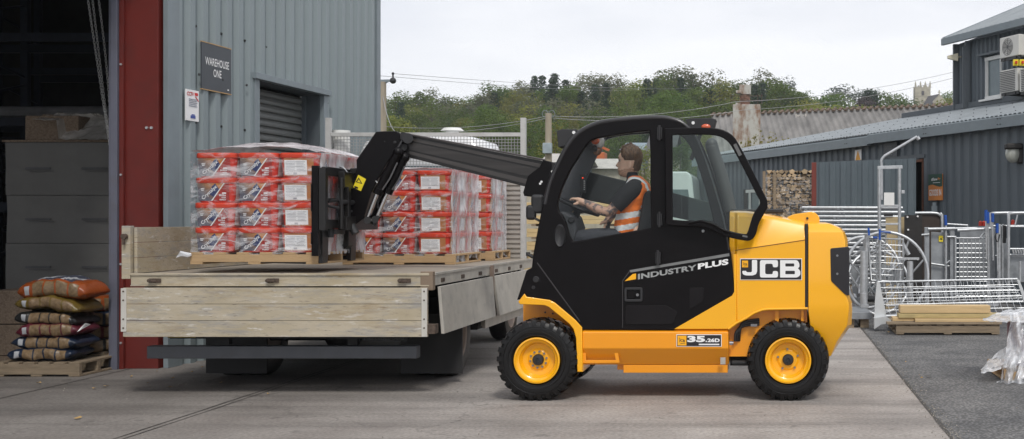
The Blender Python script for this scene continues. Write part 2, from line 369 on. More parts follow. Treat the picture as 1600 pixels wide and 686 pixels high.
M_wood = mat('pallet_pine', (.46, .31, .165), .75, var=.16, scale=4, stretch=(1.2, 8, 8), dirt=.35, dirtcol=(.22, .14, .075), dscale=4, bump=.3, bscale=25, island=.15)
M_woodold = mat('old_pallet', (.24, .185, .125), .85, var=.2, scale=4, stretch=(1, 8, 8), dirt=.4, dirtcol=(.09, .07, .05), dscale=5, bump=.3, island=.15)
M_timber = mat('new_timber', (.58, .42, .22), .7, var=.12, scale=2.5, stretch=(1, 9, 9), island=.12, bump=.2)
M_galv = mat('galvanised', (.46, .475, .49), .36, metal=.45, var=.14, scale=18, rvar=.08)
M_galvflat = mat('galvanised_sheet', (.27, .285, .30), .45, metal=.4, var=.16, scale=9, rvar=.1)
M_blue = mat('blue_grip', (.01, .07, .33), .4)
M_redk = mat('red_knob', (.5, .03, .01), .35)
M_yel = mat('hazard_yellow', (.78, .62, .02), .5, var=.02)
M_blackboard = mat('black_rubber_board', (.018, .016, .015), .6, var=.2)
M_ply_face = mat('plywood_face', (.42, .33, .19), .65, var=.12, stretch=(1, 1, 6))
# telehandler
M_jy = mat('yellow_paint', (.90, .425, .004), .30, var=.015, scale=2, coat=.6)
M_jy_shade = mat('chassis_yellow_shaded', (.84, .31, .004), .34, var=.02, scale=2, coat=.4)  # same yellow paint, downward-facing shade put into a deeper orange
M_blk = mat('satin_black_paint', (.0045, .0036, .0042), .34, var=.2, scale=5, coat=0, spec=.17, rvar=.06)
M_blk2 = mat('boom_black', (.009, .008, .008), .38, var=.15, scale=8, dirt=.2, dirtcol=(.04, .038, .036), dscale=10)
M_boomface = mat('worn_boom_side', (.05, .045, .043), .42, var=.15, scale=3, stretch=(1, 1, 8))
M_trimg = mat('cab_trim_grey', (.06, .062, .07), .7, var=.06)
M_int = mat('cab_plastic', (.018, .018, .02), .55)
M_rubber = mat('tyre_rubber', (.0065, .0062, .0064), .36, spec=.35, var=.15, scale=12, bump=.08, bscale=70)
M_chrome = mat('chromed_rod', (.65, .65, .66), .15, metal=1, var=.03)
M_steel = mat('bare_steel', (.3, .3, .31), .35, metal=.9, var=.1)
M_lamp = mat('lamp_lens', (.6, .1, .03), .15, coat=.8)
M_amber = mat('amber_lens', (.8, .22, .01), .15, coat=.8)
M_decal_g = mat('decal_grey', (.17, .175, .175), .5)
M_tail = mat('tail_panel', (.014, .012, .016), .3, coat=.3)
def glass(name, tint=(.8, .88, .85), fac=.10, rough=.01):
    m = bpy.data.materials.new(name); m.use_nodes = True; MATS[name] = m; nt = m.node_tree; N = nt.nodes; L = nt.links
    for n in list(N): N.remove(n)
    out = N.new('ShaderNodeOutputMaterial'); mix = N.new('ShaderNodeMixShader'); tr = N.new('ShaderNodeBsdfTransparent'); gl = N.new('ShaderNodeBsdfGlossy')
    fr = N.new('ShaderNodeFresnel'); fr.inputs['IOR'].default_value = 1.5
    ad = N.new('ShaderNodeMath'); ad.operation = 'MULTIPLY_ADD'; ad.inputs[1].default_value = .35; ad.inputs[2].default_value = fac - .034; ad.use_clamp = True
    tr.inputs[0].default_value = (*tint, 1); gl.inputs['Roughness'].default_value = rough; gl.inputs[0].default_value = (.9, .95, .95, 1)
    L.new(fr.outputs[0], ad.inputs[0]); L.new(ad.outputs[0], mix.inputs[0]); L.new(tr.outputs[0], mix.inputs[1]); L.new(gl.outputs[0], mix.inputs[2]); L.new(mix.outputs[0], out.inputs[0]); return m
M_glass = glass('cab_glass', (.95, .97, .96), .035)
M_glass_g = glass('tinted_glass', (.74, .83, .79), .07)
M_winglass = mat('window_glass', (.12, .16, .17), .06, spec=.8)
def film_mat(name, lo, hi, scale=9, stretch=(1, 1, 3), col=(.80, .82, .85)):
    m = bpy.data.materials.new(name); m.use_nodes = True; MATS[name] = m; nt = m.node_tree; N = nt.nodes; L = nt.links
    b = N['Principled BSDF']; b.inputs['Base Color'].default_value = (*col, 1); b.inputs['Roughness'].default_value = .12; b.inputs['Specular IOR Level'].default_value = .9
    out = N['Material Output']; mix = N.new('ShaderNodeMixShader'); tr = N.new('ShaderNodeBsdfTransparent'); tr.inputs[0].default_value = (.97, .975, .985, 1)
    tc = N.new('ShaderNodeTexCoord'); mp = N.new('ShaderNodeMapping'); mp.inputs['Scale'].default_value = stretch; mp.inputs['Rotation'].default_value = (.5, .35, .4)
    L.new(tc.outputs['Object'], mp.inputs['Vector'])
    n1 = N.new('ShaderNodeTexNoise'); n1.inputs['Scale'].default_value = scale; n1.inputs['Detail'].default_value = 6; n1.inputs['Roughness'].default_value = .62; n1.inputs['Distortion'].default_value = 1.2
    L.new(mp.outputs[0], n1.inputs['Vector'])
    r = N.new('ShaderNodeMapRange'); r.inputs[1].default_value = .46; r.inputs[2].default_value = .68; r.inputs[3].default_value = lo; r.inputs[4].default_value = hi
    L.new(n1.outputs['Fac'], r.inputs[0])
    bp = N.new('ShaderNodeBump'); bp.inputs['Strength'].default_value = .6; bp.inputs['Distance'].default_value = .03; L.new(n1.outputs['Fac'], bp.inputs['Height']); L.new(bp.outputs[0], b.inputs['Normal'])
    L.new(r.outputs[0], mix.inputs[0]); L.new(tr.outputs[0], mix.inputs[1]); L.new(b.outputs[0], mix.inputs[2]); L.new(mix.outputs[0], out.inputs[0]); return m
M_film = film_mat('stretch_film', .02, .50, 5)
M_filmside = film_mat('stretch_film_gathered', .34, .88, 5, (1, 1, .45))
M_filmtop = film_mat('stretch_film_cover', .62, .96, 6, (1, 1, 1), (.84, .77, .79))
M_polythene = film_mat('loose_polythene', .55, .93, 6, (1, 1, 1.5))
M_dustsheet = film_mat('dusty_polythene', .55, .9, 5, (1, 1, 1), (.55, .53, .5))
# ------------------------------------------------------------------ ground and hills
def hill(x, y):
    """height of the land beyond the yard"""
    t = max(0, y - 34); z = .03 * t if t < 40 else 1.2 + .085 * (t - 40)
    if y > 200: z = 1.2 + .085 * 126 + (y - 200) * .05
    return z
def terrain():
    mb = MB(); ys = [34, 38, 45, 55, 65, 74, 90, 110, 130, 160, 200, 260, 340, 440, 560]
    xs = [-600, -400, -250, -160, -110, -80, -60, -45, -30, -20, -10, 0, 10, 20, 35, 50, 80, 120, 200, 320]
    V = {}
    for j, y in enumerate(ys):
        for i, x in enumerate(xs):
            z = hill(x, y) + (noise.noise(Vector((x * .03, y * .03, 1))) * min(1.5, (y - 34) * .03))
            V[i, j] = mb.bm.verts.new((x, y, z if j else -.02))
    for j in range(len(ys) - 1):
        for i in range(len(xs) - 1): mb._f((V[i, j], V[i + 1, j], V[i + 1, j + 1], V[i, j + 1]))
    tag(mb.done('hills', M_grass, smooth=80), kind='structure')
    mb = MB()
    prof = lambda x: 26 * math.exp(-((x + 176) / 62) ** 2) + 44 + 5 * noise.noise(Vector((x * .02, 3, 0)))
    n = 60; rows = []
    for j, y in enumerate((520, 560, 600, 660)):
        rows.append([mb.bm.verts.new((-420 + 780 * i / n, y, (0, .55, .93, 1)[j] * (prof(-420 + 780 * i / n) - 16) if j else 8)) for i in range(n + 1)])
    for j in range(3):
        for i in range(n): mb._f((rows[j][i], rows[j][i + 1], rows[j + 1][i + 1], rows[j + 1][i]))
    tag(mb.done('far_ridge', M_grass, smooth=80), kind='structure')
    return prof
far_prof = terrain()
def slab(name, x0, x1, y0, y1, z, m, n=1):
    mb = MB(); mb.quad((x0, y0, z), (x1, y0, z), (x1, y1, z), (x0, y1, z)); return tag(mb.done(name, m, smooth=0), kind='structure')
slab('ground', -700, 700, -50, 710, -.03, M_grass)
EDGE = 1.136
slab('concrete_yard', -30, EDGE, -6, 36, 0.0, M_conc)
slab('asphalt_yard', EDGE + .012, 40, -6, 36, -.004, M_asph)
def joints():
    mb = MB()
    def strip(p0, p1, w):
        p0, p1 = Vector((*p0, .004)), Vector((*p1, .004)); d = (p1 - p0).normalized(); s = Vector((-d.y, d.x, 0)) * w / 2
        n = max(1, int((p1 - p0).length / .15)); L0 = []
        for k in range(n + 1):
            q = p0 + (p1 - p0) * k / n; j = s * (1 + .5 * noise.noise(q * 3)) ; o_ = s.normalized() * .008 * noise.noise(q * 1.3)
            L0.append((mb.bm.verts.new(q - j + o_), mb.bm.verts.new(q + j + o_)))
        for k in range(n): mb._f((L0[k][0], L0[k + 1][0], L0[k + 1][1], L0[k][1]))
    for x in (-4.26, -6.15): strip((x, 3), (x + .05, 30), .012)
    strip((-4.20, 3), (-4.15, 30), .010)
    for y in (12.7, 19): strip((-14, y), (EDGE, y), .014)
    tag(mb.done('concrete_joints', M_joint, smooth=0), kind='structure')
    mb = MB(); n = 260                                     # the broken edge where concrete meets tarmac
    for k in range(n):
        y = 4 + k * .1; q = .014 + .02 * max(0, noise.noise(Vector((y * 1.7, 0, 5)))) + random.random() * .008
        x = EDGE + .006
        mb.quad((x - q * .4, y, .003), (x + q, y, .003), (x + q * random.uniform(.6, 1.2), y + .1, .003), (x - q * .4, y + .1, .003))
    tag(mb.done('yard_seam', M_joint, smooth=0), kind='structure')
joints()
# fallen leaves and grit by the warehouse door
def litter():
    ml = mat('dry_leaves', (.42, .27, .10), .8, island=.4)
    mb = MB()
    pts = [(122, 655), (246, 582), (147, 609), (165, 605), (205, 590), (270, 592), (300, 583), (265, 606), (420, 617), (317, 575), (330, 569), (60, 600), (232, 600), (345, 600), (250, 571), (1436, 588), (1440, 592), (1452, 590), (1415, 567), (1388, 520)]
    for px, py in pts:
        Y = H * F / (py - CY); c = Vector((wx(px, Y), Y, .008)); s_ = random.uniform(.010, .028); a = random.random() * 6
        ring = [mb.bm.verts.new(c + Vector((math.cos(a + t) * s_ * random.uniform(.6, 1.2), math.sin(a + t) * s_ * random.uniform(.6, 1.6), random.uniform(0, .012)))) for t in (0, 1, 2.1, 3.1, 4.2, 5.2)]
        mb._f(ring)
    tag(mb.done('fallen_leaves', ml, smooth=0), 'scattered dry leaves lying on the yard', 'leaves', kind='stuff')
litter()
def grit():
    mg = mat('grit_stones', (.22, .20, .17), .9, island=.5); mb = MB(); rng = random.Random(21)
    for _ in range(2200):
        y = 7 + 18 * rng.random() ** 1.6
        x = EDGE + rng.gauss(.03, .05) if rng.random() < .6 else rng.uniform(-6, 5); r = rng.uniform(.002, .007)
        c = Vector((x, y, .004)); vs = [mb.bm.verts.new(c + Vector((a * r, b * r, d * r))) for a, b, d in ((1, 0, 0), (-.5, .9, 0), (-.6, -.8, 0), (0, 0, 1.1))]
        for i in ((0, 1, 3), (1, 2, 3), (2, 0, 3)): mb._f([vs[k] for k in i])
    tag(mb.done('loose_grit', mg, smooth=0), 'loose grit scattered along the yard edge', 'grit', kind='stuff')
grit()

# ------------------------------------------------------------------ warehouse on the left
def cladding(p0, p1, z0, z1, pitch=.2, depth=.035, openings=(), flip=1, crown=.38):
    """box profile sheet from p0 to p1 (ground points), outward side to the right of the run; openings (s0, s1, z0, z1)"""
    mb = MB(); p0, p1 = Vector((*p0, 0)), Vector((*p1, 0)); d = p1 - p0; Ln = d.length; d.normalize(); nn = Vector((d.y, -d.x, 0)) * flip
    st = []; s_ = 0
    while s_ < Ln:
        for a, h_ in ((0, 0), (1 - crown - .16, 0), (1 - crown - .03, 1), (.97, 1)):
            q = s_ + a * pitch
            if q < Ln: st.append((q, h_))
        s_ += pitch
    st.append((Ln, 0))
    def ins(st, x):
        out = []; done = False
        for k in range(len(st) - 1):
            out.append(st[k])
            if st[k][0] < x < st[k + 1][0]:
                t = (x - st[k][0]) / (st[k + 1][0] - st[k][0]); out.append((x, st[k][1] * (1 - t) + st[k + 1][1] * t))
        out.append(st[-1]); return out
    for a, b, c, e in openings: st = ins(ins(st, a), b)
    for k in range(len(st) - 1):
        (a, ha), (b, hb) = st[k], st[k + 1]; mid = (a + b) / 2; segs = [(z0, z1)]
        for o0, o1, c, e in openings:
            if o0 < mid < o1:
                segs = [(z0, c), (e, z1)]
        for u, v in segs:
            if v - u > .01:
                A = p0 + d * a + nn * (ha * depth); B = p0 + d * b + nn * (hb * depth)
                mb.quad(A + Vector((0, 0, u)), B + Vector((0, 0, u)), B + Vector((0, 0, v)), A + Vector((0, 0, v)))
    return mb, p0, d, nn
def screws(mb, p0, d, nn, ss, zs, out=.0, r=.014, skip=None):
    for z in zs:
        for s_ in ss:
            if skip and skip(s_, z): continue
            c = p0 + d * s_ + nn * out + Vector((0, 0, z))
            a = d.cross(Vector((0, 0, 1))); mb.tube([c, c + nn * .014], [r, r * .8], 6)
# side wall runs from the corner at A0 to A1
A0 = Vector((-5.86, 11.06)); wd_ = Vector((.072, 1)).normalized(); LW = 4.87; A1 = A0 + wd_ * LW
wh = thing('warehouse', 'blue grey clad warehouse with a wide dark doorway and a red steel corner post', 'warehouse', (A0.x - 3, A0.y, 0))
DO0, DO1, DZ = 1.66, 3.20, 2.97                            # shuttered door in the side wall
mb, P0, D3, N3 = cladding(A0, A1, .0, 7.0, .225, .050, [(DO0, DO1, -.5, DZ)])
mb.done('side_wall', M_clad, wh, smooth=0)
mb = MB()
for z in (.9, 2.40, 3.35):
    screws(mb, P0, D3, N3, [.232 * k + .232 * .36 * (k % 2) + .06 for k in range(0, 21)], [z + .02 * (1 if z != 2.4 else 0)], .0, skip=lambda s_, z: DO0 - .08 < s_ < DO1 + .08 and z < DZ + .05)
screws(mb, P0, D3, N3, [.5, .93, 1.4, 2.6, 3.3], [2.88], .050)
mb.done('fixings', M_screw, wh)
def flash(name, a, b, z0, z1, t=.05, ofs=.04, m=M_trim):
    mb = MB(); c0 = P0 + D3 * a + N3 * ofs; c1 = P0 + D3 * b + N3 * ofs
    mb.bar(c0 + Vector((0, 0, (z0 + z1) / 2)), c1 + Vector((0, 0, (z0 + z1) / 2)), t, z1 - z0); return mb.done(name, m, wh, bevel=.004)
flash('corner_flashing', -.02, .17, 0, 7.0, .05, .028)
flash('corner_flashing', LW - .09, LW + .02, 0, 7.0, .07, .03)
flash('door_surround', DO0 - .10, DO0, 0, DZ, .06, .035); flash('door_surround', DO1, DO1 + .10, 0, DZ, .06, .035)
flash('door_surround', DO0 - .13, DO1 + .13, DZ, DZ + .07, .10, .05)
# recess and roller shutter
mb = MB(); dpt = .26
for a, sgn in ((DO0, 1), (DO1, -1)):
    c = P0 + D3 * (a + sgn * .0); mb.quad(c, c - N3 * dpt, c - N3 * dpt + Vector((0, 0, DZ)), c + Vector((0, 0, DZ)))
c0, c1 = P0 + D3 * DO0 + Vector((0, 0, DZ - .003)), P0 + D3 * DO1 + Vector((0, 0, DZ - .003)); mb.quad(c0, c1, c1 - N3 * dpt, c0 - N3 * dpt)
mb.done('door_reveal', M_trim_dark, wh, smooth=0)
mb = MB(); base = P0 - N3 * .215
for k in range(36):
    z = .04 + k * .085
    if z > DZ - .06: break
    prof = [(-.0, 0), (.022, .012), (.026, .04), (.018, .066), (-.004, .078), (-.004, .085)]
    for (a, za), (b, zb) in zip(prof[:-1], prof[1:]):
        p, q = base + D3 * (DO0 + .01), base + D3 * (DO1 - .02)
        mb.quad(p + N3 * a + Vector((0, 0, z + za)), q + N3 * a + Vector((0, 0, z + za)), q + N3 * b + Vector((0, 0, z + zb)), p + N3 * b + Vector((0, 0, z + zb)))
sh = mb.done('roller_shutter', M_shutter, wh, smooth=50, doubles=True)
mb = MB(); mb.bar(base + D3 * (DO1 - .04) + N3 * .035 + Vector((0, 0, .02)), base + D3 * (DO1 - .04) + N3 * .035 + Vector((0, 0, DZ - .02)), .05, .05); mb.done('shutter_guide', M_trim_dark, sh)
# red post, door guide
mb = MB(); mb.bb(-6.235, -5.885, 11.0, 11.012, .0, 7.0); mb.bb(-6.235, -6.195, 10.96, 10.999, 0, 7.0); mb.bb(-5.90, -5.886, 11.013, 11.3, 0, 7.0); mb.bb(-6.235, -6.223, 11.013, 11.3, 0, 7.0)
rp = mb.done('red_post', M_redsteel, wh, bevel=.003)
mb = MB()
for z in (.25, 1.0, 1.85, 2.9): mb.tube([(-6.215, 10.962, z), (-6.215, 10.948, z)], .011, 6)
for x in (-5.99, -5.945): mb.tube([(x, 11.0, 2.66 - .36), (x, 10.985, 2.30)], .013, 8)
mb.done('bolt_heads', M_galv, rp)
mb = MB(); mb.bb(-6.30, -6.24, 10.93, 11.06, 0, 5.2); mb.bb(-6.335, -6.305, 10.96, 11.06, 0, 5.2); mb.done('door_guide', M_purple, wh, bevel=.004)
# rest of the shell
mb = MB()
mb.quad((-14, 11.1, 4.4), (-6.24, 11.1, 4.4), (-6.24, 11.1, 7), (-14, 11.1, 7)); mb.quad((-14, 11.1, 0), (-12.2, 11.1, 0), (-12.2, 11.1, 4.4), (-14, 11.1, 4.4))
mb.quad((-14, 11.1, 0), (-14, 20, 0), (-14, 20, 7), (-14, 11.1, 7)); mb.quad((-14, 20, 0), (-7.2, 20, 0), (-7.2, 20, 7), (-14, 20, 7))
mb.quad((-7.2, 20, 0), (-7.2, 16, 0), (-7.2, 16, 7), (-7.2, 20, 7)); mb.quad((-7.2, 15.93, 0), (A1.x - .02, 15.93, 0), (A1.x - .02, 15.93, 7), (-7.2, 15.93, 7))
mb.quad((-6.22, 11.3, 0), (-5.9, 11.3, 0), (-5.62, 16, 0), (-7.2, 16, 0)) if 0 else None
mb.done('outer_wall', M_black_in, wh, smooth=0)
mb = MB(); mb.quad((-14.2, 10.9, 7), (-5.5, 10.9, 7), (-5.3, 16.2, 7.02), (-14.2, 16.2, 7.02)); mb.quad((-14.2, 16.2, 7), (-7.1, 16.2, 7), (-7.1, 20.1, 7), (-14.2, 20.1, 7)); mb.done('roof', M_roof, wh, smooth=0)
mb = MB(); mb.box((-10.1, 6.6, 4.45), (8.4, 8.6, .10)); mb.box((-10.1, 2.34, 4.30), (8.4, .08, .40)); mb.box((-14.1, 6.6, 2.2), (.1, 8.5, 4.4)); mb.done('added_shade_canopy', M_trim, wh)  # unseen canopy and end wall, added to darken the left foreground
# racking inside
for k, yy in enumerate((15.0, 18.4)):
    rk = thing('pallet_rack', ('dark pallet racking standing just behind the wrapped block stack inside the doorway', 'dark pallet racking furthest back against the inside wall')[k], 'racking', (-9.5, yy, 0), 'pallet racks inside the warehouse')
    for x in (-12.4, -10.4, -8.4, -7.4 if k == 0 else -7.6):
        mb = MB()
        for dy in (0, 1.0): mb.bb(x - .05, x + .05, yy + dy - .04, yy + dy + .04, 0, 5.2)
        for z in range(9): mb.bar((x, yy, .3 + z * .55), (x, yy + 1, .55 + z * .55 if z % 2 else .1 + z * .55), .03, .03)
        mb.done('upright', M_rack, rk)
    for z in (1.55, 2.65, 3.75):
        mb = MB()
        for dy in (0, 1.0): mb.bb(-12.4, -7.4, yy + dy - .03, yy + dy + .03, z, z + .11)
        mb.done('beam', M_rack, rk)
M_pipe = mat('wrapped_pipes', (.22, .22, .23), .25, var=.2)
for k, (x0, x1, y_, z_) in enumerate(((-10.4, -8.5, 15.15, 2.76),)):
    mb = MB()
    for r_ in range(5): mb.tube([(x0, y_ + r_ * .16, z_ + .09), (x1, y_ + r_ * .16, z_ + .09)], .075, 8)
    tag(mb.done('pipe_bundle', M_pipe), 'shiny wrapped bundle lying on the racking beam above the block stack', 'bundle')
# hanging chain hoist loops
def chain(p0, p1, label, sag=.0):
    mb = MB(); p0, p1 = Vector(p0), Vector(p1); n = int((p1 - p0).length / .028)
    for k in range(n):
        c = p0.lerp(p1, (k + .5) / n) + Vector((sag * math.sin(math.pi * k / n), 0, 0)); a = k % 2
        u = Vector((1, 0, 0)) if a else Vector((0, 1, 0)); d = (p1 - p0).normalized()
        mb.tube([c + u * .009 * math.cos(t) + d * .019 * math.sin(t) for t in [i * math.pi / 4 for i in range(8)]], .0030, 5, closed=True)
    tag(mb.done('hoist_chain', M_galvch), label, 'chain', 'hoist chains hanging in the warehouse doorway')
M_galvch = mat('chain_steel', (.55, .55, .55), .35, metal=.6)
YC = 11.35
chain(W(124, -90, YC), W(172, 232, YC), 'leftmost steel hoist chain hanging in the dark doorway')
chain(W(141, -90, YC), W(176, 236, YC), 'middle steel hoist chain hanging straight in the dark doorway', .03)
chain(W(134, -90, YC + .1), W(170, 215, YC + .1), 'thin rear hoist chain hanging between two others in the doorway')
# signs
def sign_on_wall(name, label, s0, s1, z0, z1, m, edge=None):
    t = thing(name, label, 'sign', P0 + D3 * s0 + N3 * .05 + Vector((0, 0, z0)))
    mb = MB(); c = P0 + D3 * (s0 + s1) / 2 + N3 * .052 + Vector((0, 0, (z0 + z1) / 2)); mb.bar(c - D3 * (s1 - s0) / 2, c + D3 * (s1 - s0) / 2, .012, z1 - z0)
    mb.done('board', m, t); return t
def s_of(px):                                              # distance along the side wall seen at a pixel column
    r = (px - CX) / F; return (r * (A0.y) - A0.x) / (wd_.x - r * wd_.y)
def z_at(px, py): return H - (py - CY) * (A0.y + wd_.y * s_of(px)) / F
s0, s1 = s_of(306.5), s_of(353); z0, z1 = z_at(336, 144), z_at(336, 73)
sg = sign_on_wall('warehouse_sign', 'dark grey sign reading warehouse one on the clad wall', s0, s1, z0, z1, M_signgrey)
w_ = s1 - s0; h_ = z1 - z0; fo = P0 + N3 * .061
mb = MB(); put_text(mb, 'WAREHOUSE', fo + D3 * (s0 + w_ * .11) + Vector((0, 0, z0 + h_ * .53)), D3, Z3, w_ * .80, h_ * .17, .01)
put_text(mb, 'ONE', fo + D3 * (s0 + w_ * .38) + Vector((0, 0, z0 + h_ * .30)), D3, Z3, w_ * .27, h_ * .17, .01)
mb.box(fo + D3 * (s0 + w_ * .88) + Vector((0, 0, z0 + h_ * .075)), (.012, .012, .012)); put_text(mb, 'stowag', fo + D3 * (s0 + w_ * .86) + Vector((0, 0, z0 + h_ * .06)), D3, Z3, .001, .001) if 0 else None
mb.done('lettering', M_letter, sg, smooth=0)
mb = MB()
for z in (z0 - .004, z1 + .004):
    c = P0 + D3 * (s0 + s1) / 2 + N3 * .05 + Vector((0, 0, z)); mb.bar(c - D3 * w_ / 2, c + D3 * w_ / 2, .022, .010)
mb.done('wood_edge', M_ply, sg)
s0, s1 = s_of(282), s_of(302); z0, z1 = z_at(298, 190), z_at(298, 142); w_ = s1 - s0; h_ = z1 - z0
sg = sign_on_wall('cctv_sign', 'small white camera warning sign with red heading on the clad wall', s0, s1, z0, z1, M_letter)
mred = mat('sign_red', (.6, .02, .02), .5); mblu = mat('sign_blue', (.05, .08, .3), .5); mgr = mat('sign_text_grey', (.25, .27, .33), .5)
mb = MB(); put_text(mb, 'CCTV', fo + D3 * (s0 + w_ * .06) + Vector((0, 0, z0 + h_ * .80)), D3, Z3, w_ * .52, h_ * .13, .03); 
c = fo + D3 * (s0 + w_ * .78) + Vector((0, 0, z0 + h_ * .88)); mb.bar(c - D3 * w_ * .12, c + D3 * w_ * .12, .004, h_ * .09)
mb.bar(fo + D3 * (s0 + w_ * .72) + Vector((0, 0, z0 + h_ * .8)), fo + D3 * (s0 + w_ * .95) + Vector((0, 0, z0 + h_ * .66)), .004, .008)
mb.done('heading', mred, sg, smooth=0)
mb = MB()
for k in range(5): mb.bar(fo + D3 * (s0 + w_ * .2) + Vector((0, 0, z0 + h_ * (.70 - k * .055))), fo + D3 * (s0 + w_ * (.85 - .05 * (k % 2))) + Vector((0, 0, z0 + h_ * (.70 - k * .055))), .003, .006)
mb.done('small_print', mgr, sg, smooth=0)
mb = MB(); c = fo + D3 * (s0 + w_ * .52) + Vector((0, 0, z0 + h_ * .13)); mb.bar(c - D3 * w_ * .18, c + D3 * w_ * .18, .004, h_ * .09); mb.bar(c - D3 * w_ * .1 + Vector((0, 0, h_ * .07)), c + D3 * w_ * .14 + Vector((0, 0, h_ * .07)), .004, h_ * .03)
mb.done('emblem', mblu, sg, smooth=0)

# ------------------------------------------------------------------ grey shed on the right
B0 = Vector((4.22, 19.5)); bd = Vector((-.4272, .9042)); bn = Vector((-.9042, -.4272))     # run of the wall, outward normal
def bp(s_, p, z): return Vector((B0.x + bd.x * s_ - bn.x * p, B0.y + bd.y * s_ - bn.y * p, z))   # p behind the wall plane
def b_s(px, p=0):                                           # run distance seen at a column
    r = (px - CX) / F; ox, oy = B0.x - bn.x * p, B0.y - bn.y * p
    return (r * oy - ox) / (bd.x - r * bd.y)
def b_z(px, py, p=0): return H - (py - CY) * (B0.y + bd.y * b_s(px, p) - bn.y * p) / F
shed = thing('grey_shed', 'long low slate grey clad shed with a sheet roof along the right of the yard', 'shed', bp(4, 0, 0))
S0, S1 = -4.5, 15.0
sa, sb_ = b_s(1444), b_s(1405)                              # dark doorway
sc_, sd_ = b_s(1195), b_s(1180)
mb, q0, qd, qn = cladding((bp(S0, 0, 0).x, bp(S0, 0, 0).y), (bp(S1, 0, 0).x, bp(S1, 0, 0).y), 0, 3.06, .28, .035, [(sa - S0, sb_ - S0, -.5, 2.62), (b_s(1200) - S0, b_s(1163) - S0, -.5, 2.25)], flip=1)
if qn.y > 0:
    mb.bm.free(); mb, q0, qd, qn = cladding((bp(S0, 0, 0).x, bp(S0, 0, 0).y), (bp(S1, 0, 0).x, bp(S1, 0, 0).y), 0, 3.06, .28, .035, [(sa - S0, sb_ - S0, -.5, 2.62), (b_s(1200) - S0, b_s(1163) - S0, -.5, 2.25)], flip=-1)
mb.done('wall', M_clad_dark, shed, smooth=0)
# roof wedge: eave line to its upper edge, ribbed
mb = MB(); up = lambda s_: 2.0 if s_ < b_s(1415, 2) + .2 else max(.15, 2.0 - (s_ - b_s(1415, 2) - .2) * .25)
zr = lambda p: 3.22 + .27 * (p + .18)
n = 150
for k in range(n):
    a = S0 + (S1 - S0) * k / n; b = S0 + (S1 - S0) * (k + 1) / n; h1 = .018
    a2, b2 = a + (b - a) * .3, a + (b - a) * .4; b3 = a + (b - a) * .9
    for u, v, hu, hv in ((a, a2, 0, 0), (a2, b2, 0, h1), (b2, b3, h1, h1), (b3, b, h1, 0)):
        mb.quad(bp(u, -.18, zr(-.18) + hu), bp(v, -.18, zr(-.18) + hv), bp(v, up(v), zr(up(v)) + hv), bp(u, up(u), zr(up(u)) + hu))
rf = mb.done('roof', M_roof, shed, smooth=0)
mb = MB()
for k in range(46):
    s_ = S0 + .3 + k * .42
    for p in (.15, .75, 1.35, 1.9):
        if p < up(s_) - .05: mb.tube([bp(s_, p, zr(p) + .01), bp(s_, p, zr(p) + .03)], .010, 6)
mb.done('roof_fixings', M_screw, rf)
mb = MB(); 
for a, b, dz in ((S0, b_s(1368), 0), (b_s(1368), S1, -.03)):
    P_ = [bp(a, -.20, 3.02 + dz), bp(a, -.20, 3.20 + dz), bp(a, -.12, 3.258 + dz), bp(a, .03, 3.19 + dz), bp(a, -.12, 3.02 + dz)]
    Q_ = [bp(b, -.20, 3.02 + dz), bp(b, -.20, 3.20 + dz), bp(b, -.12, 3.258 + dz), bp(b, .03, 3.19 + dz), bp(b, -.12, 3.02 + dz)]
    va = [mb.bm.verts.new(p) for p in P_]; vb = [mb.bm.verts.new(p) for p in Q_]
    mb._f(va); mb._f(vb[::-1])
    for i in range(5): mb._f((va[i], vb[i], vb[(i + 1) % 5], va[(i + 1) % 5]))
mb.done('gutter_fascia', M_trim, shed, smooth=20)
mb = MB()
for px in (1322, 1445, 1561): 
    s_ = b_s(px, -.2)
    for dz in (.04, .14):
        for ds in (-.04, .04): mb.tube([bp(s_ + ds, -.20, 3.04 + dz), bp(s_ + ds, -.215, 3.04 + dz)], .009, 6)
mb.done('fascia_fixings', M_screw, shed)
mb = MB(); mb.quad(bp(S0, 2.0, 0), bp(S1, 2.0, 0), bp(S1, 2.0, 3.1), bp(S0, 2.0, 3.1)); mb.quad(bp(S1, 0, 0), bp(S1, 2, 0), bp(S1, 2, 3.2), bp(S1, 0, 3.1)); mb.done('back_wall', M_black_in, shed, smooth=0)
# doorways
mb = MB(); mo = mat('door_frame_timber', (.16, .06, .03), .7, dirt=.4)
for s_ in (sa + .03, sb_ - .03): mb.bar(bp(s_, .02, 0), bp(s_, .02, 2.6), .09, .06)
mb.bar(bp(sa, .02, 2.6), bp(sb_, .02, 2.6), .1, .06); mb.done('door_frame', mo, shed)
mb = MB(); mb.bar(bp(b_s(1448), -.03, 2.68), bp(b_s(1392), -.03, 2.68), .05, .07); mb.done('door_drip', M_trim_dark, shed)
mb = MB()
for px in (1194, 1186, 1170): s_ = b_s(px); mb.bar(bp(s_, .03, 0), bp(s_, .03, 2.2), .06, .08)
mb.bar(bp(b_s(1198), .03, 2.2), bp(b_s(1165), .03, 2.2), .06, .08); mb.bar(bp(b_s(1194), .03, 1.2), bp(b_s(1165), .03, 1.2), .06, .05)
mb.done('white_door_frame', M_white, shed, bevel=.003)
mb = MB(); mb.quad(bp(b_s(1198), .06, 0), bp(b_s(1165), .06, 0), bp(b_s(1165), .06, 2.2), bp(b_s(1198), .06, 2.2)); mb.done('door_pane', M_winglass, shed, smooth=0)
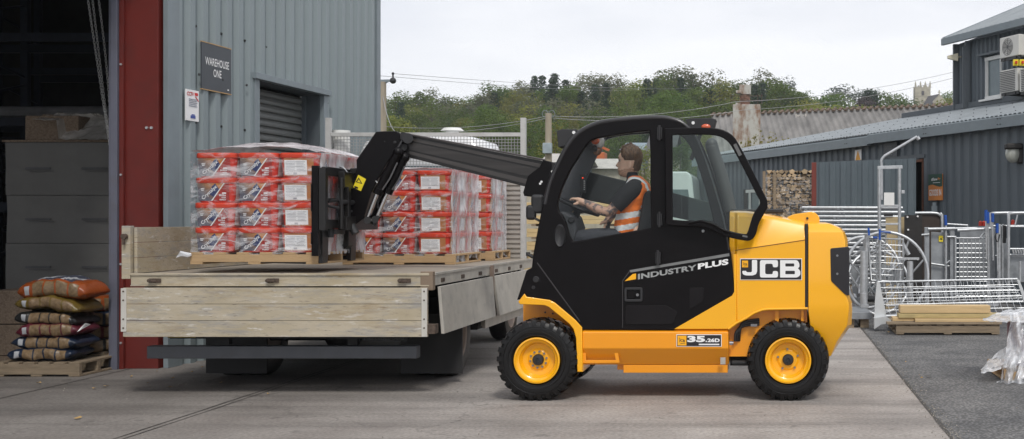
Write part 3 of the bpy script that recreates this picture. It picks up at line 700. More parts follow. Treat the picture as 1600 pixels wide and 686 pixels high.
# upper storey
PU = 2.0
cs = b_s(1497, PU)
upb = thing('office_block', 'slate grey clad upper storey with pitched roof rising behind the shed roof', 'building', bp(cs - 3, PU, 3.5))
UZ0, UZ1 = 3.5, 5.22
wa, wb = b_s(1567, PU), b_s(1541, PU)
e0 = Vector((bp(cs - 7, PU, 0).x, bp(cs - 7, PU, 0).y)); e1 = Vector((bp(cs, PU, 0).x, bp(cs, PU, 0).y))
wz0, wz1 = b_z(1555, 154, PU), b_z(1555, 88, PU)
mb, *_ = cladding(e0, e1, UZ0, UZ1, .15, .03, [(7 - cs + wa, 7 - cs + wb, wz0, wz1)], flip=-1 if qn.dot(Vector((qd.y, -qd.x, 0))) < 0 else 1)
mb.done('wall', M_clad_dark, upb, smooth=0)
ge = Vector((bp(cs, PU + 3.6, 0).x, bp(cs, PU + 3.6, 0).y))
mb = MB(); mb.quad(bp(cs, PU, UZ0 - 1), bp(cs, PU + 4, UZ0 - 1), bp(cs, PU + 4, UZ1), bp(cs, PU, UZ1)); mb._f([mb.bm.verts.new(p) for p in (bp(cs, PU, UZ1), bp(cs, PU + 4, UZ1 + 1.5), bp(cs, PU + 4, UZ1))])
mb.done('gable_wall', M_clad_dark, upb, smooth=0)
mb = MB(); mb.bar(bp(cs + .03, PU - .05, UZ0), bp(cs + .03, PU - .05, UZ1), .10, .10); mb.bar(bp(cs - .42, PU - .06, 3.7), bp(cs - .42, PU - .06, UZ1), .09, .16); mb.done('corner_trim', M_trim_dark, upb, bevel=.004)
mb = MB(); zu = lambda p: UZ1 + .13 + .42 * (p - PU + .22)
for k in range(46):
    a = cs + .2 - k * .165; b = a - .165
    for u, v, hu, hv in ((a, a - .05, .03, .03), (a - .05, a - .07, .03, 0), (a - .07, b, 0, 0), (b, b - .001, 0, .03)):
        mb.quad(bp(u, PU - .22, zu(PU - .22) + hu), bp(v, PU - .22, zu(PU - .22) + hv), bp(v, PU + 4, zu(PU + 4) + hv), bp(u, PU + 4, zu(PU + 4) + hu))
mb.done('roof', M_roof, upb, smooth=0)
mb = MB(); mb.bar(bp(cs + .22, PU - .26, UZ1 + .06), bp(cs - 7, PU - .26, UZ1 + .06), .07, .15); mb.bar(bp(cs + .22, PU - .22, zu(PU - .22) - .02), bp(cs + .22, PU + 4, zu(PU + 4) - .02), .05, .12); mb.done('gutter', M_trim, upb, bevel=.01)
mb = MB(); mb.bar(bp(b_s(1410, 1.95), 1.95, 3.86), bp(cs - 7, 1.9, 3.86), .06, .12); mb.bar(bp(cs - .42, PU - .14, 3.8), bp(cs - .42, PU - .14, 5.1), .07, .07); mb.done('abutment_flashing', M_trim_dark, upb, bevel=.01)
wn = mb = MB()
for s_ in (wa + .03, wb - .03): mb.bar(bp(s_, PU - .01, wz0), bp(s_, PU - .01, wz1), .06, .07)
for z in (wz0 + .03, wz1 - .03): mb.bar(bp(wa, PU - .01, z), bp(wb, PU - .01, z), .06, .07)
mb.bar(bp(wa - .12, PU - .07, wz0 - .02), bp(wb + .08, PU - .07, wz0 - .02), .14, .04)
wnd = mb.done('window', M_white, upb, bevel=.003)
mb = MB(); mb.quad(bp(wa, PU + .01, wz0), bp(wb, PU + .01, wz0), bp(wb, PU + .01, wz1), bp(wa, PU + .01, wz1)); mb.done('pane', M_winglass, wnd, smooth=0)
mb = MB(); mb.bar(bp(wa - .1, PU - .08, wz1 + .06), bp(wb + .14, PU - .08, wz1 + .06), .12, .04); mb.done('window_hood', M_trim_dark, upb)
mb = MB(); mb.quad(bp(b_s(1600, PU), PU - .035, wz0 + .08), bp(wa - .03, PU - .035, wz0 + .08), bp(wa - .03, PU - .035, wz0 + .42), bp(b_s(1600, PU), PU - .035, wz0 + .42)); mb.done('white_panel', M_white, upb, smooth=0)
# aerial box at the corner
mb = MB(); a = W(1480, 83, 24.7); mb.ppx([(1480, 88), (1496, 84), (1496, 96), (1480, 92)], 24.6, 24.5, 24.6); mb.bar(W(1494, 89, 24.6), W(1502, 89, 24.6), .03, .03)
tag(mb.done('security_light', mat('cream_plastic', (.6, .56, .42), .5)), 'small cream fitting on the upper storey corner under the eaves', 'light')
# air conditioners
M_ac = mat('cream_casing', (.62, .61, .57), .45, var=.03)
M_grille = mat('fan_grille', (.12, .12, .12), .5)
def aircon(px0, px1, py0, py1, label, fan=True):
    p = PU - .55; s1_, s0_ = b_s(px0, p), b_s(px1, p); z0, z1 = b_z(px0, py1, p), b_z(px0, py0, p)
    t = thing('air_conditioner', label, 'air conditioner', bp((s0_ + s1_) / 2, p, z0), 'air conditioning units on the upper storey')
    mb = MB(); c = (bp(s0_, p, (z0 + z1) / 2) + bp(s1_, p, (z0 + z1) / 2)) / 2 + Vector((-bn.x, -bn.y, 0)) * .15
    dd = Vector((bd.x, bd.y, 0)); mb.bar(c - dd * (s1_ - s0_) / 2, c + dd * (s1_ - s0_) / 2, .30, z1 - z0); mb.done('casing', M_ac, t, bevel=.012)
    nv = Vector((bn.x, bn.y, 0)); cf = c + nv * .152 + dd * (s1_ - s0_) * .08
    mb = MB()
    if fan:
        r_ = min(z1 - z0, s1_ - s0_) * .40
        for q in (1, .8, .6, .4, .2): mb.tube([cf + (dd * math.cos(a) + Vector((0, 0, 1)) * math.sin(a)) * r_ * q for a in [i * math.pi / 12 for i in range(24)]], .006, 5, closed=True)
        for a in range(8): mb.tube([cf, cf + (dd * math.cos(a * .785) + Vector((0, 0, 1)) * math.sin(a * .785)) * r_], .005, 4)
        mb.tube([cf - nv * .0, cf + nv * .01], .03, 12)
    else:
        for k in range(12): mb.bar(cf - dd * .24 + Vector((0, 0, -.19 + k * .034)), cf + dd * .24 + Vector((0, 0, -.19 + k * .034)), .008, .02)
    mb.done('fan_guard', M_grille, t)
    mb = MB(); mb.bar(c - dd * (s1_ - s0_) / 2 - Vector((0, 0, (z1 - z0) / 2 + .03)) + nv * .1, c + dd * (s1_ - s0_) / 2 - Vector((0, 0, (z1 - z0) / 2 + .03)) + nv * .1, .05, .05)
    for q in (-.3, .3): mb.bar(c + dd * (s1_ - s0_) * q - Vector((0, 0, (z1 - z0) / 2 + .03)) + nv * .14, c + dd * (s1_ - s0_) * q - Vector((0, 0, (z1 - z0) / 2 + .03)) - nv * .4, .04, .04)
    mb.done('bracket', M_screw, t); return t
aircon(1562, 1592, 60, 92, 'cream air conditioner with round fan, the upper one beside the window')
aircon(1563, 1590, 111, 146, 'cream air conditioner with a louvred front, lower left below the fan unit', False)
aircon(1593, 1630, 108, 144, 'cream air conditioner cut by the right edge of the photo', False)
for k, px in enumerate((1587, 1597)):
    t = thing('isolator_switch', ('yellow and red isolator switch, the left of the two below the fan unit', 'yellow and red isolator switch, the right of the two below the fan unit')[k], 'switch', bp(b_s(px, 1.3), 1.3, 4.6))
    mb = MB(); c = bp(b_s(px, 1.4), 1.4, b_z(px, 98, 1.4)); mb.box(c, (.10, .06, .12)); mb.done('housing', M_yel, t, bevel=.006)
    mb = MB(); mb.box(c + Vector((-.0, -.05, 0)), (.04, .05, .05)); mb.done('knob', M_redk, t)
# wall lamp, signs on the shed
t = thing('bulkhead_lamp', 'oval bulkhead lamp with a dark hood on the shed wall', 'lamp', bp(b_s(1583, -.1), -.06, 2.3))
c = bp(b_s(1583, -.12), -.12, b_z(1583, 240, -.12))
mb = MB(); mb.ball(c, .17, 16, 10, (.8, .6, .95)); mb.done('lens', mat('frosted_lens', (.42, .43, .38), .2, coat=.6), t)
mb = MB(); mb.box(c + Vector((.12, .03, 0)), (.10, .22, .34)); mb.box(c + Vector((.0, -.02, .12)), (.28, .24, .10)); mb.done('hood', M_blackboard, t, bevel=.03)
t = thing('goods_in_sign', 'orange and dark green goods in sign on the shed wall', 'sign', bp(b_s(1462), -.05, 1.8))
sp0, sp1 = b_s(1473, -.06), b_s(1451, -.06); z0, z1 = b_z(1462, 313, -.06), b_z(1462, 272, -.06)
dd = Vector((-bd.x, -bd.y, 0)); o_ = bp(sp1, -.06, z0); w_ = sp1 - sp0; h_ = z1 - z0; nv = Vector((bn.x, bn.y, 0))
def wallpoly(mb, pts, o_, ofs): mb._f([mb.bm.verts.new(o_ + dd * (a * w_) + Vector((0, 0, b * h_)) + nv * ofs) for a, b in pts])
mb = MB(); mb.bar(o_ + Vector((0, 0, h_ / 2)), o_ + dd * w_ + Vector((0, 0, h_ / 2)), .012, h_); mb.done('board', mat('sign_orange', (.62, .22, .05), .5), t)
mb = MB(); wallpoly(mb, [(0, .56), (.15, .6), (.35, .6), (.55, .55), (.8, .51), (1, .53), (1, 1), (0, 1)], o_, .009); mb.done('green_header', mat('sign_green', (.015, .06, .04), .5), t, smooth=0)
mb = MB(); put_text(mb, 'GOODS IN', o_ + dd * w_ * .07 + Vector((0, 0, h_ * .17)) + nv * .011, dd, Z3, w_ * .86, h_ * .25, .02)
put_text(mb, '#Stow', o_ + dd * w_ * .24 + Vector((0, 0, h_ * .74)) + nv * .013, dd, Z3, w_ * .42, h_ * .12, .02); mb.bar(o_ + dd * w_ * .35 + Vector((0, 0, h_ * .67)) + nv * .012, o_ + dd * w_ * .85 + Vector((0, 0, h_ * .67)) + nv * .012, .002, .008)
mb.done('lettering', M_letter, t, smooth=0)
mb = MB(); put_text(mb, 'Ag', o_ + dd * w_ * .67 + Vector((0, 0, h_ * .74)) + nv * .013, dd, Z3, w_ * .2, h_ * .13, .02); mb.done('orange_letters', MATS['sign_orange'], t, smooth=0)
mb = MB(); c = bp(b_s(1460, -.06), -.06, b_z(1460, 319, -.06)); mb.box(c, (.07, .05, .07)); mb.box(c + Vector((.0, 0, -.09)), (.11, .06, .11)); tag(mb.done('wall_socket', M_trim), 'small grey socket box on the wall under the goods sign', 'socket')
t = thing('number_plate', 'small dark sign above the shed doorway behind the bent pole', 'sign', bp(b_s(1391), -.05, 2.7))
o_ = bp(b_s(1381, -.05), -.05, b_z(1391, 246, -.05)); w_ = b_s(1381, -.05) - b_s(1402, -.05); h_ = .30
mb = MB(); mb.bar(o_ + Vector((0, 0, h_ / 2)), o_ + dd * w_ + Vector((0, 0, h_ / 2)), .015, h_); mb.done('board', M_signgrey, t)
mb = MB(); put_text(mb, 'GOODS IN', o_ + dd * w_ * .12 + Vector((0, 0, h_ * .55)) + nv * .012, dd, Z3, w_ * .76, h_ * .22, .01); mb.box(o_ + dd * w_ * .65 + Vector((0, 0, .05)) + nv * .012, (.05, .004, .02)); mb.done('lettering', M_decal_g, t, smooth=0)
t = thing('warning_sign', 'narrow white sign with a yellow triangle on the wall above the open door', 'sign', bp(b_s(1340), -.05, 2.6))
o_ = bp(b_s(1336, -.05), -.05, b_z(1341, 251, -.05)); w_ = b_s(1336, -.05) - b_s(1346, -.05); h_ = b_z(1341, 234, -.05) - b_z(1341, 251, -.05)
mb = MB(); mb.bar(o_ + Vector((0, 0, h_ / 2)), o_ + dd * w_ + Vector((0, 0, h_ / 2)), .01, h_); mb.done('board', M_letter, t)
mb = MB(); wallpoly(mb, [(.1, .05), (.9, .05), (.5, .95)], o_, .009); mb.done('triangle', mat('warn_orange', (.75, .35, .03), .5), t, smooth=0)
# open clad door leaf
t = thing('open_shed_door', 'big grey ribbed door leaf standing open in front of the shed', 'door', (1.7, 22.4, 0))
L0, L1 = Vector((.80, 23.2)), Vector((2.67, 21.72))
mb, *_ = cladding(L0, L1, .05, 2.6, .26, .03, flip=1); mb.done('leaf', mat('door_blue_grey', (.125, .155, .172), .5, var=.05, dirt=.25, dirtcol=(.1, .11, .11)), t, smooth=0)
mb = MB(); mb.bar((L0.x, L0.y, .03), (L0.x, L0.y, 2.6), .10, .07); mb.done('red_edge', mat('red_edge_paint', (.17, .03, .02), .6), t)
mb = MB(); d_ = (L1 - L0); 
for z in (.06, 2.58): mb.bar((L0.x, L0.y + .05, z), (L1.x, L1.y + .05, z), .05, .06)
mb.done('rail', M_trim_dark, t)
# ------------------------------------------------------------------ trees
def leafmat(name, c0, c1, objrand=.25):
    m = two_tone(name, c0, c1, .45, rough=.75, lo=.35, hi=.65, bump=0, objrand=objrand)
    nt = m.node_tree; b = nt.nodes['Principled BSDF']; b.inputs['Specular IOR Level'].default_value = .2
    tr = nt.nodes.new('ShaderNodeBsdfTranslucent'); ms = nt.nodes.new('ShaderNodeMixShader'); ms.inputs[0].default_value = .5
    nt.links.new(b.inputs['Base Color'].links[0].from_socket, tr.inputs[0]); nt.links.new(b.outputs[0], ms.inputs[1]); nt.links.new(tr.outputs[0], ms.inputs[2]); nt.links.new(ms.outputs[0], nt.nodes['Material Output'].inputs[0])
    return m
ML_green = leafmat('leaves_green', (.075, .118, .026), (.145, .195, .045))
ML_yel = leafmat('leaves_yellow_green', (.17, .19, .045), (.28, .27, .07))
ML_dark = leafmat('needles_dark', (.032, .058, .034), (.065, .095, .05), .15)
ML_grey = leafmat('leaves_grey_green', (.15, .165, .095), (.23, .235, .14), .15)
ML_far = leafmat('far_leaves', (.055, .080, .055), (.095, .115, .075), .1)
M_bark = mat('bark', (.10, .085, .065), .9, var=.3, scale=8)
def leaf_clump(mb, c, r, n, ls, flat=1.0, rng=random):
    for _ in range(n):
        while True:
            d = Vector((rng.uniform(-1, 1), rng.uniform(-1, 1), rng.uniform(-1, 1)))
            if .05 < d.length < 1: break
        d = d.normalized() * (d.length ** .35)
        p = c + Vector((d.x * r, d.y * r, d.z * r * flat))
        nrm = (d + Vector((rng.uniform(-1, 1), rng.uniform(-1, 1), rng.uniform(-.4, 1))) * .7).normalized()
        a = nrm.orthogonal().normalized(); a = (Matrix.Rotation(rng.random() * 6.28, 3, nrm) @ a); b = nrm.cross(a); s_ = ls * rng.uniform(.6, 1.35)
        vs = [mb.bm.verts.new(p + a * s_ * u + b * s_ * v + nrm * s_ * w) for u, v, w in ((-.6, -.25, 0), (.1, -.55, .12), (.7, .05, 0), (.05, .5, .12))]
        mb._f(vs)
def tree_meshes(kind, seed, h=10.0):
    """unit tree of height h: (trunk mesh, crown mesh), shared by its copies"""
    rng = random.Random(seed); tk = MB(); cr = MB()
    if kind == 'conifer':
        tk.tube([(0, 0, -1), (0, 0, h * .5), (.05, 0, h * .97)], [.16, .10, .02], 7)
        lv = 22
        for k in range(lv):
            t = k / (lv - 1); z = h * (.12 + .86 * t); rr = (h * .21) * (1 - t) ** .8 * rng.uniform(.8, 1.15) + .12; nb = max(3, int(8 * (1 - t) + 3))
            for j in range(nb):
                a = j * 6.283 / nb + rng.random() * 1.2; q = rr * rng.uniform(.75, 1.15)
                for u in (.3, .6, .9):
                    leaf_clump(cr, Vector((math.cos(a) * q * u, math.sin(a) * q * u, z - q * u * .35)), .30 + .14 * (1 - t), 11, .15, .9, rng)
        leaf_clump(cr, Vector((0, 0, h * .98)), .18, 8, .14, 1.4, rng)
    elif kind == 'slim':                                    # open birch or larch shape
        tk.tube([(0, 0, -1), (.1, 0, h * .45), (-.05, .1, h * .95)], [.13, .08, .015], 7)
        for k in range(52):
            t = rng.uniform(.14, 1); z = h * t; rr = h * .15 * (math.sin(math.pi * min(1, (1.08 - t) * 1.1)) ** .6) * rng.uniform(.3, 1.1); a = rng.random() * 6.28
            c = Vector((math.cos(a) * rr, math.sin(a) * rr, z)); tk.tube([(0, 0, z - rr * .8), c], [.035, .012], 4)
            leaf_clump(cr, c, rng.uniform(.42, .75), 60, .145, 1.3, rng)
    else:
        tk.tube([(0, 0, -1), (.08, .05, h * .3), (-.1, 0, h * .6)], [.24, .18, .08], 8)
        nb = 38
        for k in range(nb):
            a = rng.random() * 6.28; ph = rng.uniform(-.75, 1) ; rr = math.sqrt(max(0, 1 - ph * ph)) * rng.uniform(.55, 1)
            c = Vector((math.cos(a) * rr * h * .27, math.sin(a) * rr * h * .27, h * (.56 + .34 * ph)))
            if k % 2 == 0: tk.tube([(0, 0, h * .32), (c.x * .5, c.y * .5, h * .4 + (c.z - h * .4) * .45), c], [.09, .055, .02], 5)
            leaf_clump(cr, c, h * rng.uniform(.08, .14), 125, .165, .85, rng)
    a, b = MB.done(tk, 'trunk', M_bark, smooth=60), MB.done(cr, 'crown', ML_green, smooth=0, recalc=False)
    # keep meshes in tree coordinates
    for o in (a, b):
        me = o.data; me.transform(Matrix.Translation(o.location)); bpy.data.objects.remove(o)
        yield me
PROTO = {}
for kind, cnt in (('broad', 4), ('conifer', 3), ('slim', 4)):
    PROTO[kind] = [tuple(tree_meshes(kind, 11 * i + len(kind))) for i in range(cnt)]
CR = {}
def tree(name, label, px, Y, ytop, kind, lm, group, wide=1.0, base=None, cat='tree'):
    X = wx(px, Y); zb = hill(X, Y) if base is None else base; h = max(2.5, wz(ytop, Y) - zb); sc = h / 10.0
    root = thing(name, label, cat, (X, Y, zb), group)
    i = random.randrange(len(PROTO[kind])); tm, cm = PROTO[kind][i]
    key = (kind, i, lm.name)
    if key not in CR:
        c2 = cm.copy(); c2.materials.clear(); c2.materials.append(lm); CR[key] = c2
    for nm, me in (('trunk', tm), ('crown', CR[key])):
        o = bpy.data.objects.new(nm, me); COL.objects.link(o); o.parent = root
    w = wide * random.uniform(.9, 1.15); root.scale = (sc * w, sc * w, sc); root.rotation_euler = (0, 0, random.random() * 6.28)
    return root
import bisect
SKY = [(560, 152), (592, 150), (625, 143), (650, 140), (690, 148), (742, 142), (760, 127), (790, 130), (812, 118), (835, 116), (856, 120), (876, 112), (895, 124), (925, 122), (958, 114), (985, 118), (1008, 108), (1030, 116), (1045, 107), (1062, 114), (1085, 116), (1105, 122), (1128, 119), (1160, 122), (1190, 113), (1212, 120), (1240, 132), (1262, 150)]
def skyline(px):
    i = max(1, min(len(SKY) - 1, bisect.bisect([s[0] for s in SKY], px))); (a, ya), (b, yb) = SKY[i - 1], SKY[i]
    return ya + (yb - ya) * (px - a) / (b - a)
KL = {'broad': 'rounded green broadleaf tree in the wood on the hill behind the yard', 'conifer': 'dark pointed conifer standing in the wood on the hill behind the yard', 'slim': 'slender light green tree in the wood on the hill behind the yard'}
KN = {'broad': 'broadleaf_tree', 'conifer': 'conifer_tree', 'slim': 'slender_tree'}
for row, (Y, dy, step) in enumerate(((178, 3, 17), (160, 12, 22), (140, 34, 31), (122, 56, 35), (104, 80, 42))):
    px = 575 + row * 9
    while px < 1262:
        q = random.random()
        if row < 2: kind = 'conifer' if (800 < px < 900 or 940 < px < 1010 or 1060 < px < 1110) and q < .5 or q < .15 else ('slim' if q < .7 else 'broad')
        else: kind = 'broad' if (px < 760 and q < .75) or q < .25 else ('conifer' if q < .42 else 'slim')
        lm = ML_dark if kind == 'conifer' else (random.choice([ML_green, ML_green, ML_green, ML_grey, ML_yel]) if kind == 'slim' else random.choice([ML_green, ML_green, ML_yel]))
        if row == 0 and kind == 'slim' and random.random() < .5: lm = ML_grey
        tree(KN[kind], KL[kind], px + random.uniform(-5, 5), Y + random.uniform(-5, 5), skyline(px) + dy + random.uniform(-5, 9), kind, lm, 'trees of the wood on the hill', 1.5 if kind == 'slim' else 1.2)
        px += step * random.uniform(.8, 1.2)
for k, (px, ytop, Y, lab) in enumerate(((610, 180, 84, 'yellowing broad tree just right of the warehouse corner'), (866, 200, 62, 'bright yellow green bushy tree behind the wooden pole'), (745, 216, 80, 'low golden green tree beyond the truck cab'), (838, 232, 58, 'low bush right of the truck headboard post'), (1058, 218, 56, 'bushy green tree seen through the open cab door glass'), (1012, 222, 58, 'yellow green shrub seen through the cab behind the driver'))):
    tree('leafy_tree', lab, px, Y, ytop, 'broad' if k != 1 else 'slim', ML_yel if k in (0, 1, 5) else ML_green, None, 1.1)
RT = [(1228, 128, 330, 'slim', ML_far, 'thin far tree on the skyline left of the round topped oak', 1.3), (1252, 137, 240, 'broad', ML_green, 'small dark tree on the skyline right of the long wood', 1.1), (1262, 148, 150, 'broad', ML_yel, 'light green rounded tree above the left end of the old barn roof', 1.2),
      (1283, 145, 170, 'broad', ML_green, 'green tree on the skyline between two lighter ones above the barn', 1.1), (1306, 140, 180, 'broad', ML_green, 'broad mid green tree left of the big round oak', 1.2), (1331, 127, 300, 'broad', ML_far, 'big round topped blue green oak on the skyline', 1.5),
      (1294, 158, 120, 'broad', ML_yel, 'low bright green tree just above the barn ridge vent', 1.3), (1326, 156, 118, 'broad', ML_yel, 'low bright yellow green bush above the middle of the barn ridge', 1.5), (1357, 141, 190, 'conifer', ML_dark, 'dark conifer pair member, the taller, left of the church', 1.5), (1366, 145, 188, 'conifer', ML_dark, 'dark conifer pair member, the shorter, left of the church', 1.5),
      (1349, 150, 170, 'broad', mat('leaves_purple', (.045, .03, .03), .8, var=.3), 'purple brown leaved tree beside the dark conifers', 1.0), (1391, 139, 190, 'broad', ML_green, 'large dull green tree between the conifers and the church', 1.1), (1418, 146, 185, 'broad', ML_green, 'rounded tree touching the left side of the church tower', 1.0),
      (1476, 146, 330, 'broad', ML_green, 'tree on the skyline just right of the church roof', 1.1), (1492, 134, 320, 'broad', ML_green, 'tall tree on the skyline beside the office block corner', 1.0), (1484, 154, 130, 'broad', ML_yel, 'low bright green tree below the church gable, by the office block', 1.3), (1245, 160, 122, 'broad', ML_green, 'dark green bushy tree over the left end of the barn roof', 1.4), (1375, 160, 130, 'broad', ML_green, 'low green bushy tree above the barn ridge right of the conifers', 1.3), (1410, 162, 135, 'broad', ML_green, 'low green bushy tree above the barn ridge below the church', 1.3), (1440, 166, 135, 'broad', ML_green, 'low hedge tree right below the church tower', 1.1)]
for px, yt, Y, kind, lm, lab, w in RT: tree(KN[kind], lab, px, Y, yt, kind, lm, None, w)
# far wood on the ridge
def far_wood():
    mb = MB(); rng = random.Random(4)
    for _ in range(1300):
        x = rng.uniform(-330, 60) ; t = rng.random() ** .6; y = 520 + t * 90; zt = max(4, far_prof(x) - 16)
        z = zt * min(1, .2 + .8 * t ** .7) if t > .02 else 8
        r = rng.uniform(3.5, 6.5); leaf_clump(mb, Vector((x, y, z + r * .4)), r, 34, 1.5, .75, rng)
    tag(mb.done('far_wood', ML_far, smooth=0, recalc=False), 'distant blue green wood covering the far ridge', 'wood', kind='stuff')
far_wood()
# undergrowth hiding the foot of the wood
def brush():
    mb = MB(); rng = random.Random(9)
    for _ in range(520):
        px = rng.uniform(560, 1300); Y = rng.uniform(64, 150); X = wx(px, Y); r = rng.uniform(1.2, 2.4); leaf_clump(mb, Vector((X, Y, hill(X, Y) + r * .5)), r, 60, .3, .8, rng)
    tag(mb.done('undergrowth', ML_green, smooth=0, recalc=False), 'tangled green undergrowth at the foot of the wood', 'undergrowth', kind='stuff')
brush()
# ------------------------------------------------------------------ old barn with fibre cement roof, tank tower, church
M_asb = two_tone('fibre_cement', (.125, .12, .115), (.245, .235, .222), 1.6, rough=.9, lo=.3, hi=.7, bump=.3, bscale=20, stretch=(1, .4, .4))
M_asb_l = mat('pale_fibre_cement', (.42, .40, .37), .9, var=.15, scale=4)
M_stone = mat('pale_stone', (.38, .35, .28), .9, var=.15, scale=1.2, dirt=.3, dirtcol=(.16, .14, .11), dscale=1)
M_stoneroof = mat('slate_roof', (.085, .08, .085), .8, var=.15)
barn = thing('old_barn', 'long low barn with a weathered ribbed grey roof behind the shed', 'barn', (4, 58, 0))
ra, rb = W(1112, 180, 62.0), W(1515, 164, 57.5); rd = (rb - ra); rl = rd.length; rdn = rd.normalized(); pn = Vector((rdn.y, -rdn.x, 0)).normalized()
tow = Vector((-ra.x, -ra.y, 0)).normalized(); tow = (tow + Vector((.05, 0, 0))).normalized()
mb = MB(); n = int(rl / .32)
for k in range(n):
    for u, v, hu, hv in ((0, .3, 0, .07), (.3, .55, .07, .07), (.55, .85, .07, 0), (.85, 1, 0, 0)):
        a, b = ra + rdn * (rl * (k + u) / n), ra + rdn * (rl * (k + v) / n); dn = tow * 6.2 - Vector((0, 0, 2.9))
        mb.quad(a + Vector((0, 0, hu)), b + Vector((0, 0, hv)), b + dn + Vector((0, 0, hv)), a + dn + Vector((0, 0, hu)))
brf = mb.done('roof', M_asb, barn, smooth=0)
mb = MB()
for k in range(n): c = ra + rdn * (rl * (k + .42) / n) + Vector((0, 0, .08)); mb.bar(c - pn * .05 + Vector((0, 0, .04)), c + pn * .40 - Vector((0, 0, .14)), .15, .07)
mb.bar(ra, rb, .1, .12)
mb.done('ridge_cap', mat('lichen_ridge', (.12, .085, .06), .95, var=.4), brf)
mb = MB(); v_ = W(1251, 190, 60.2)
for k in range(3): mb.box(v_ + Vector((0, -.3 - .2 * k, .25 - .28 * k)), (.75 - .14 * (k != 1), .25, .12))
for s_ in (-.25, .25): mb.box(v_ + Vector((s_, -.5, 0)), (.08, .3, .7))
mb.done('roof_vent', M_asb_l, brf)
mb = MB(); mb.quad(ra + tow * 6 - Vector((0, 0, 3)), rb + tow * 6 - Vector((0, 0, 3)), rb + tow * 6 - Vector((0, 0, 7)), ra + tow * 6 - Vector((0, 0, 7))); mb._f([mb.bm.verts.new(p) for p in (ra, ra + tow * 6 - Vector((0, 0, 2.85)), ra + tow * 6 - Vector((0, 0, 7)), ra - Vector((0, 0, 7)))]); mb.done('wall', M_stone, barn, smooth=0)
M_rustw = two_tone('rusting_white_paint', (.42, .41, .38), (.20, .11, .065), 1.3, rough=.8, lo=.46, hi=.60, bump=.2, stretch=(1.5, 1.5, .7))
tw = thing('tank_tower', 'rust streaked white tower with a pipe and a box on its top', 'tower', (wx(1166, 50), 50, 0))
mb = MB(); mb.bb(wx(1145, 50), wx(1188, 50), 50, 51.1, .5, wz(163, 50)); mb.done('tower_body', M_rustw, tw, bevel=.02)
mb = MB(); mb.tube([(wx(1163.5, 50), 50.4, wz(166, 50)), (wx(1163.5, 50), 50.4, wz(147, 50))], .23, 14); mb.done('flue', mat('rusty_pipe', (.20, .11, .08), .8, var=.4, scale=5), tw)
mb = MB(); mb.box((wx(1164, 50), 50.4, wz(139, 50)), (.50, .5, .42)); mb.box((wx(1154, 50), 50.3, wz(143, 50)), (.24, .5, .12)); mb.box((wx(1153, 50), 50.3, wz(161, 50)), (.22, .3, .08)); mb.done('top_box', M_rustw, tw, bevel=.02)
mb = MB()
for z in (150, 157): mb.bar(W(1142, z, 50.1), W(1192, z, 50.1), .03, .03)
for x in (1142, 1184, 1190): mb.bar(W(x, 147, 50.1), W(x, 163, 50.1), .03, .03)
mb.done('guard_rail', M_rub, tw)
ch = thing('church', 'pale stone church with a battlemented tower on the skyline', 'church', (wx(1450, 300), 300, 12))
mb = MB(); YT = 300; mb.bb(wx(1430, YT), wx(1454, YT), YT, YT + 4, 8, wz(137, YT))
for y in (150, 158): mb.bb(wx(1429.5, YT), wx(1454.5, YT), YT - .1, YT + 4.1, wz(y, YT), wz(y - 1, YT))
twr = mb.done('tower', M_stone, ch)
mb = MB()
for k in range(6): mb.bb(wx(1430 + 4.2 * k, YT), wx(1432.2 + 4.2 * k, YT), YT + .01, YT + .5, wz(137, YT), wz(133.5, YT)); mb.bb(wx(1430 + 4.2 * k, YT), wx(1432.2 + 4.2 * k, YT), YT + 3.5, YT + 4, wz(137, YT), wz(133.5, YT))
mb.done('battlement', M_stone, twr)
for px in (1430.6, 1438.5, 1446, 1453.4):
    mb = MB(); mb.tube([(wx(px, YT), YT + .2, wz(137, YT)), (wx(px, YT), YT + .2, wz(130, YT)), (wx(px, YT), YT + .2, wz(126.5, YT))], [.28, .2, .02], 6); mb.done('pinnacle', M_stone, twr)
mb = MB(); mb.bb(wx(1440, YT), wx(1444, YT), YT - .12, YT - .02, wz(149, YT), wz(142, YT)); mb.done('louvre', M_stoneroof, twr)
mb = MB(); YN = 290
mb.prism([(wx(1457, YN), 8), (wx(1478, YN), 8), (wx(1478, YN), wz(158, YN)), (wx(1468, YN), wz(147, YN)), (wx(1458, YN), wz(158, YN))], YN, YN + 1); mb.done('gable', M_stone, ch)
mb = MB(); mb._f([mb.bm.verts.new(p) for p in (W(1442, 164, YN + 8), W(1456, 165, YN - .1), W(1467.5, 146.6, YN - .1), W(1450, 150.5, YN + 8))]); mb.done('nave_roof', M_stoneroof, ch)
mb = MB(); mb.box(W(1467.5, 144, YN + .5), (.25, .25, 1.0)); mb.box(W(1467.5, 144, YN + .5), (.7, .2, .2)); mb.done('cross', M_stone, ch)
# willow shrub and greenery by the tower
def shrub(name, label, px, Y, zb, zt, w, lm, n=260, seed=1, ls=.06):
    rng = random.Random(seed); t = thing(name, label, 'shrub', (wx(px, Y), Y, zb)); st = MB(); lf = MB(); c0 = Vector((wx(px, Y), Y, zb))
    for k in range(26):
        a = rng.random() * 6.28; q = rng.random() ** .6 * w; top = c0 + Vector((math.cos(a) * q, math.sin(a) * q * .6, (zt - zb) * rng.uniform(.55, 1) * (1 - .3 * q / w)))
        mid = c0.lerp(top, .5) + Vector((rng.uniform(-.1, .1), 0, 0)); st.tube([c0, mid, top], [.02, .014, .004], 4)
        for u in range(n // 26):
            p = mid.lerp(top, rng.uniform(-.5, 1)); leaf_clump(lf, p, .16, 7, ls, 1, rng)
    st.done('stem', M_bark, t); lf.done('foliage', lm, t, smooth=0, recalc=False)
ML_willow = leafmat('willow_leaves', (.20, .18, .05), (.30, .27, .09), .05)
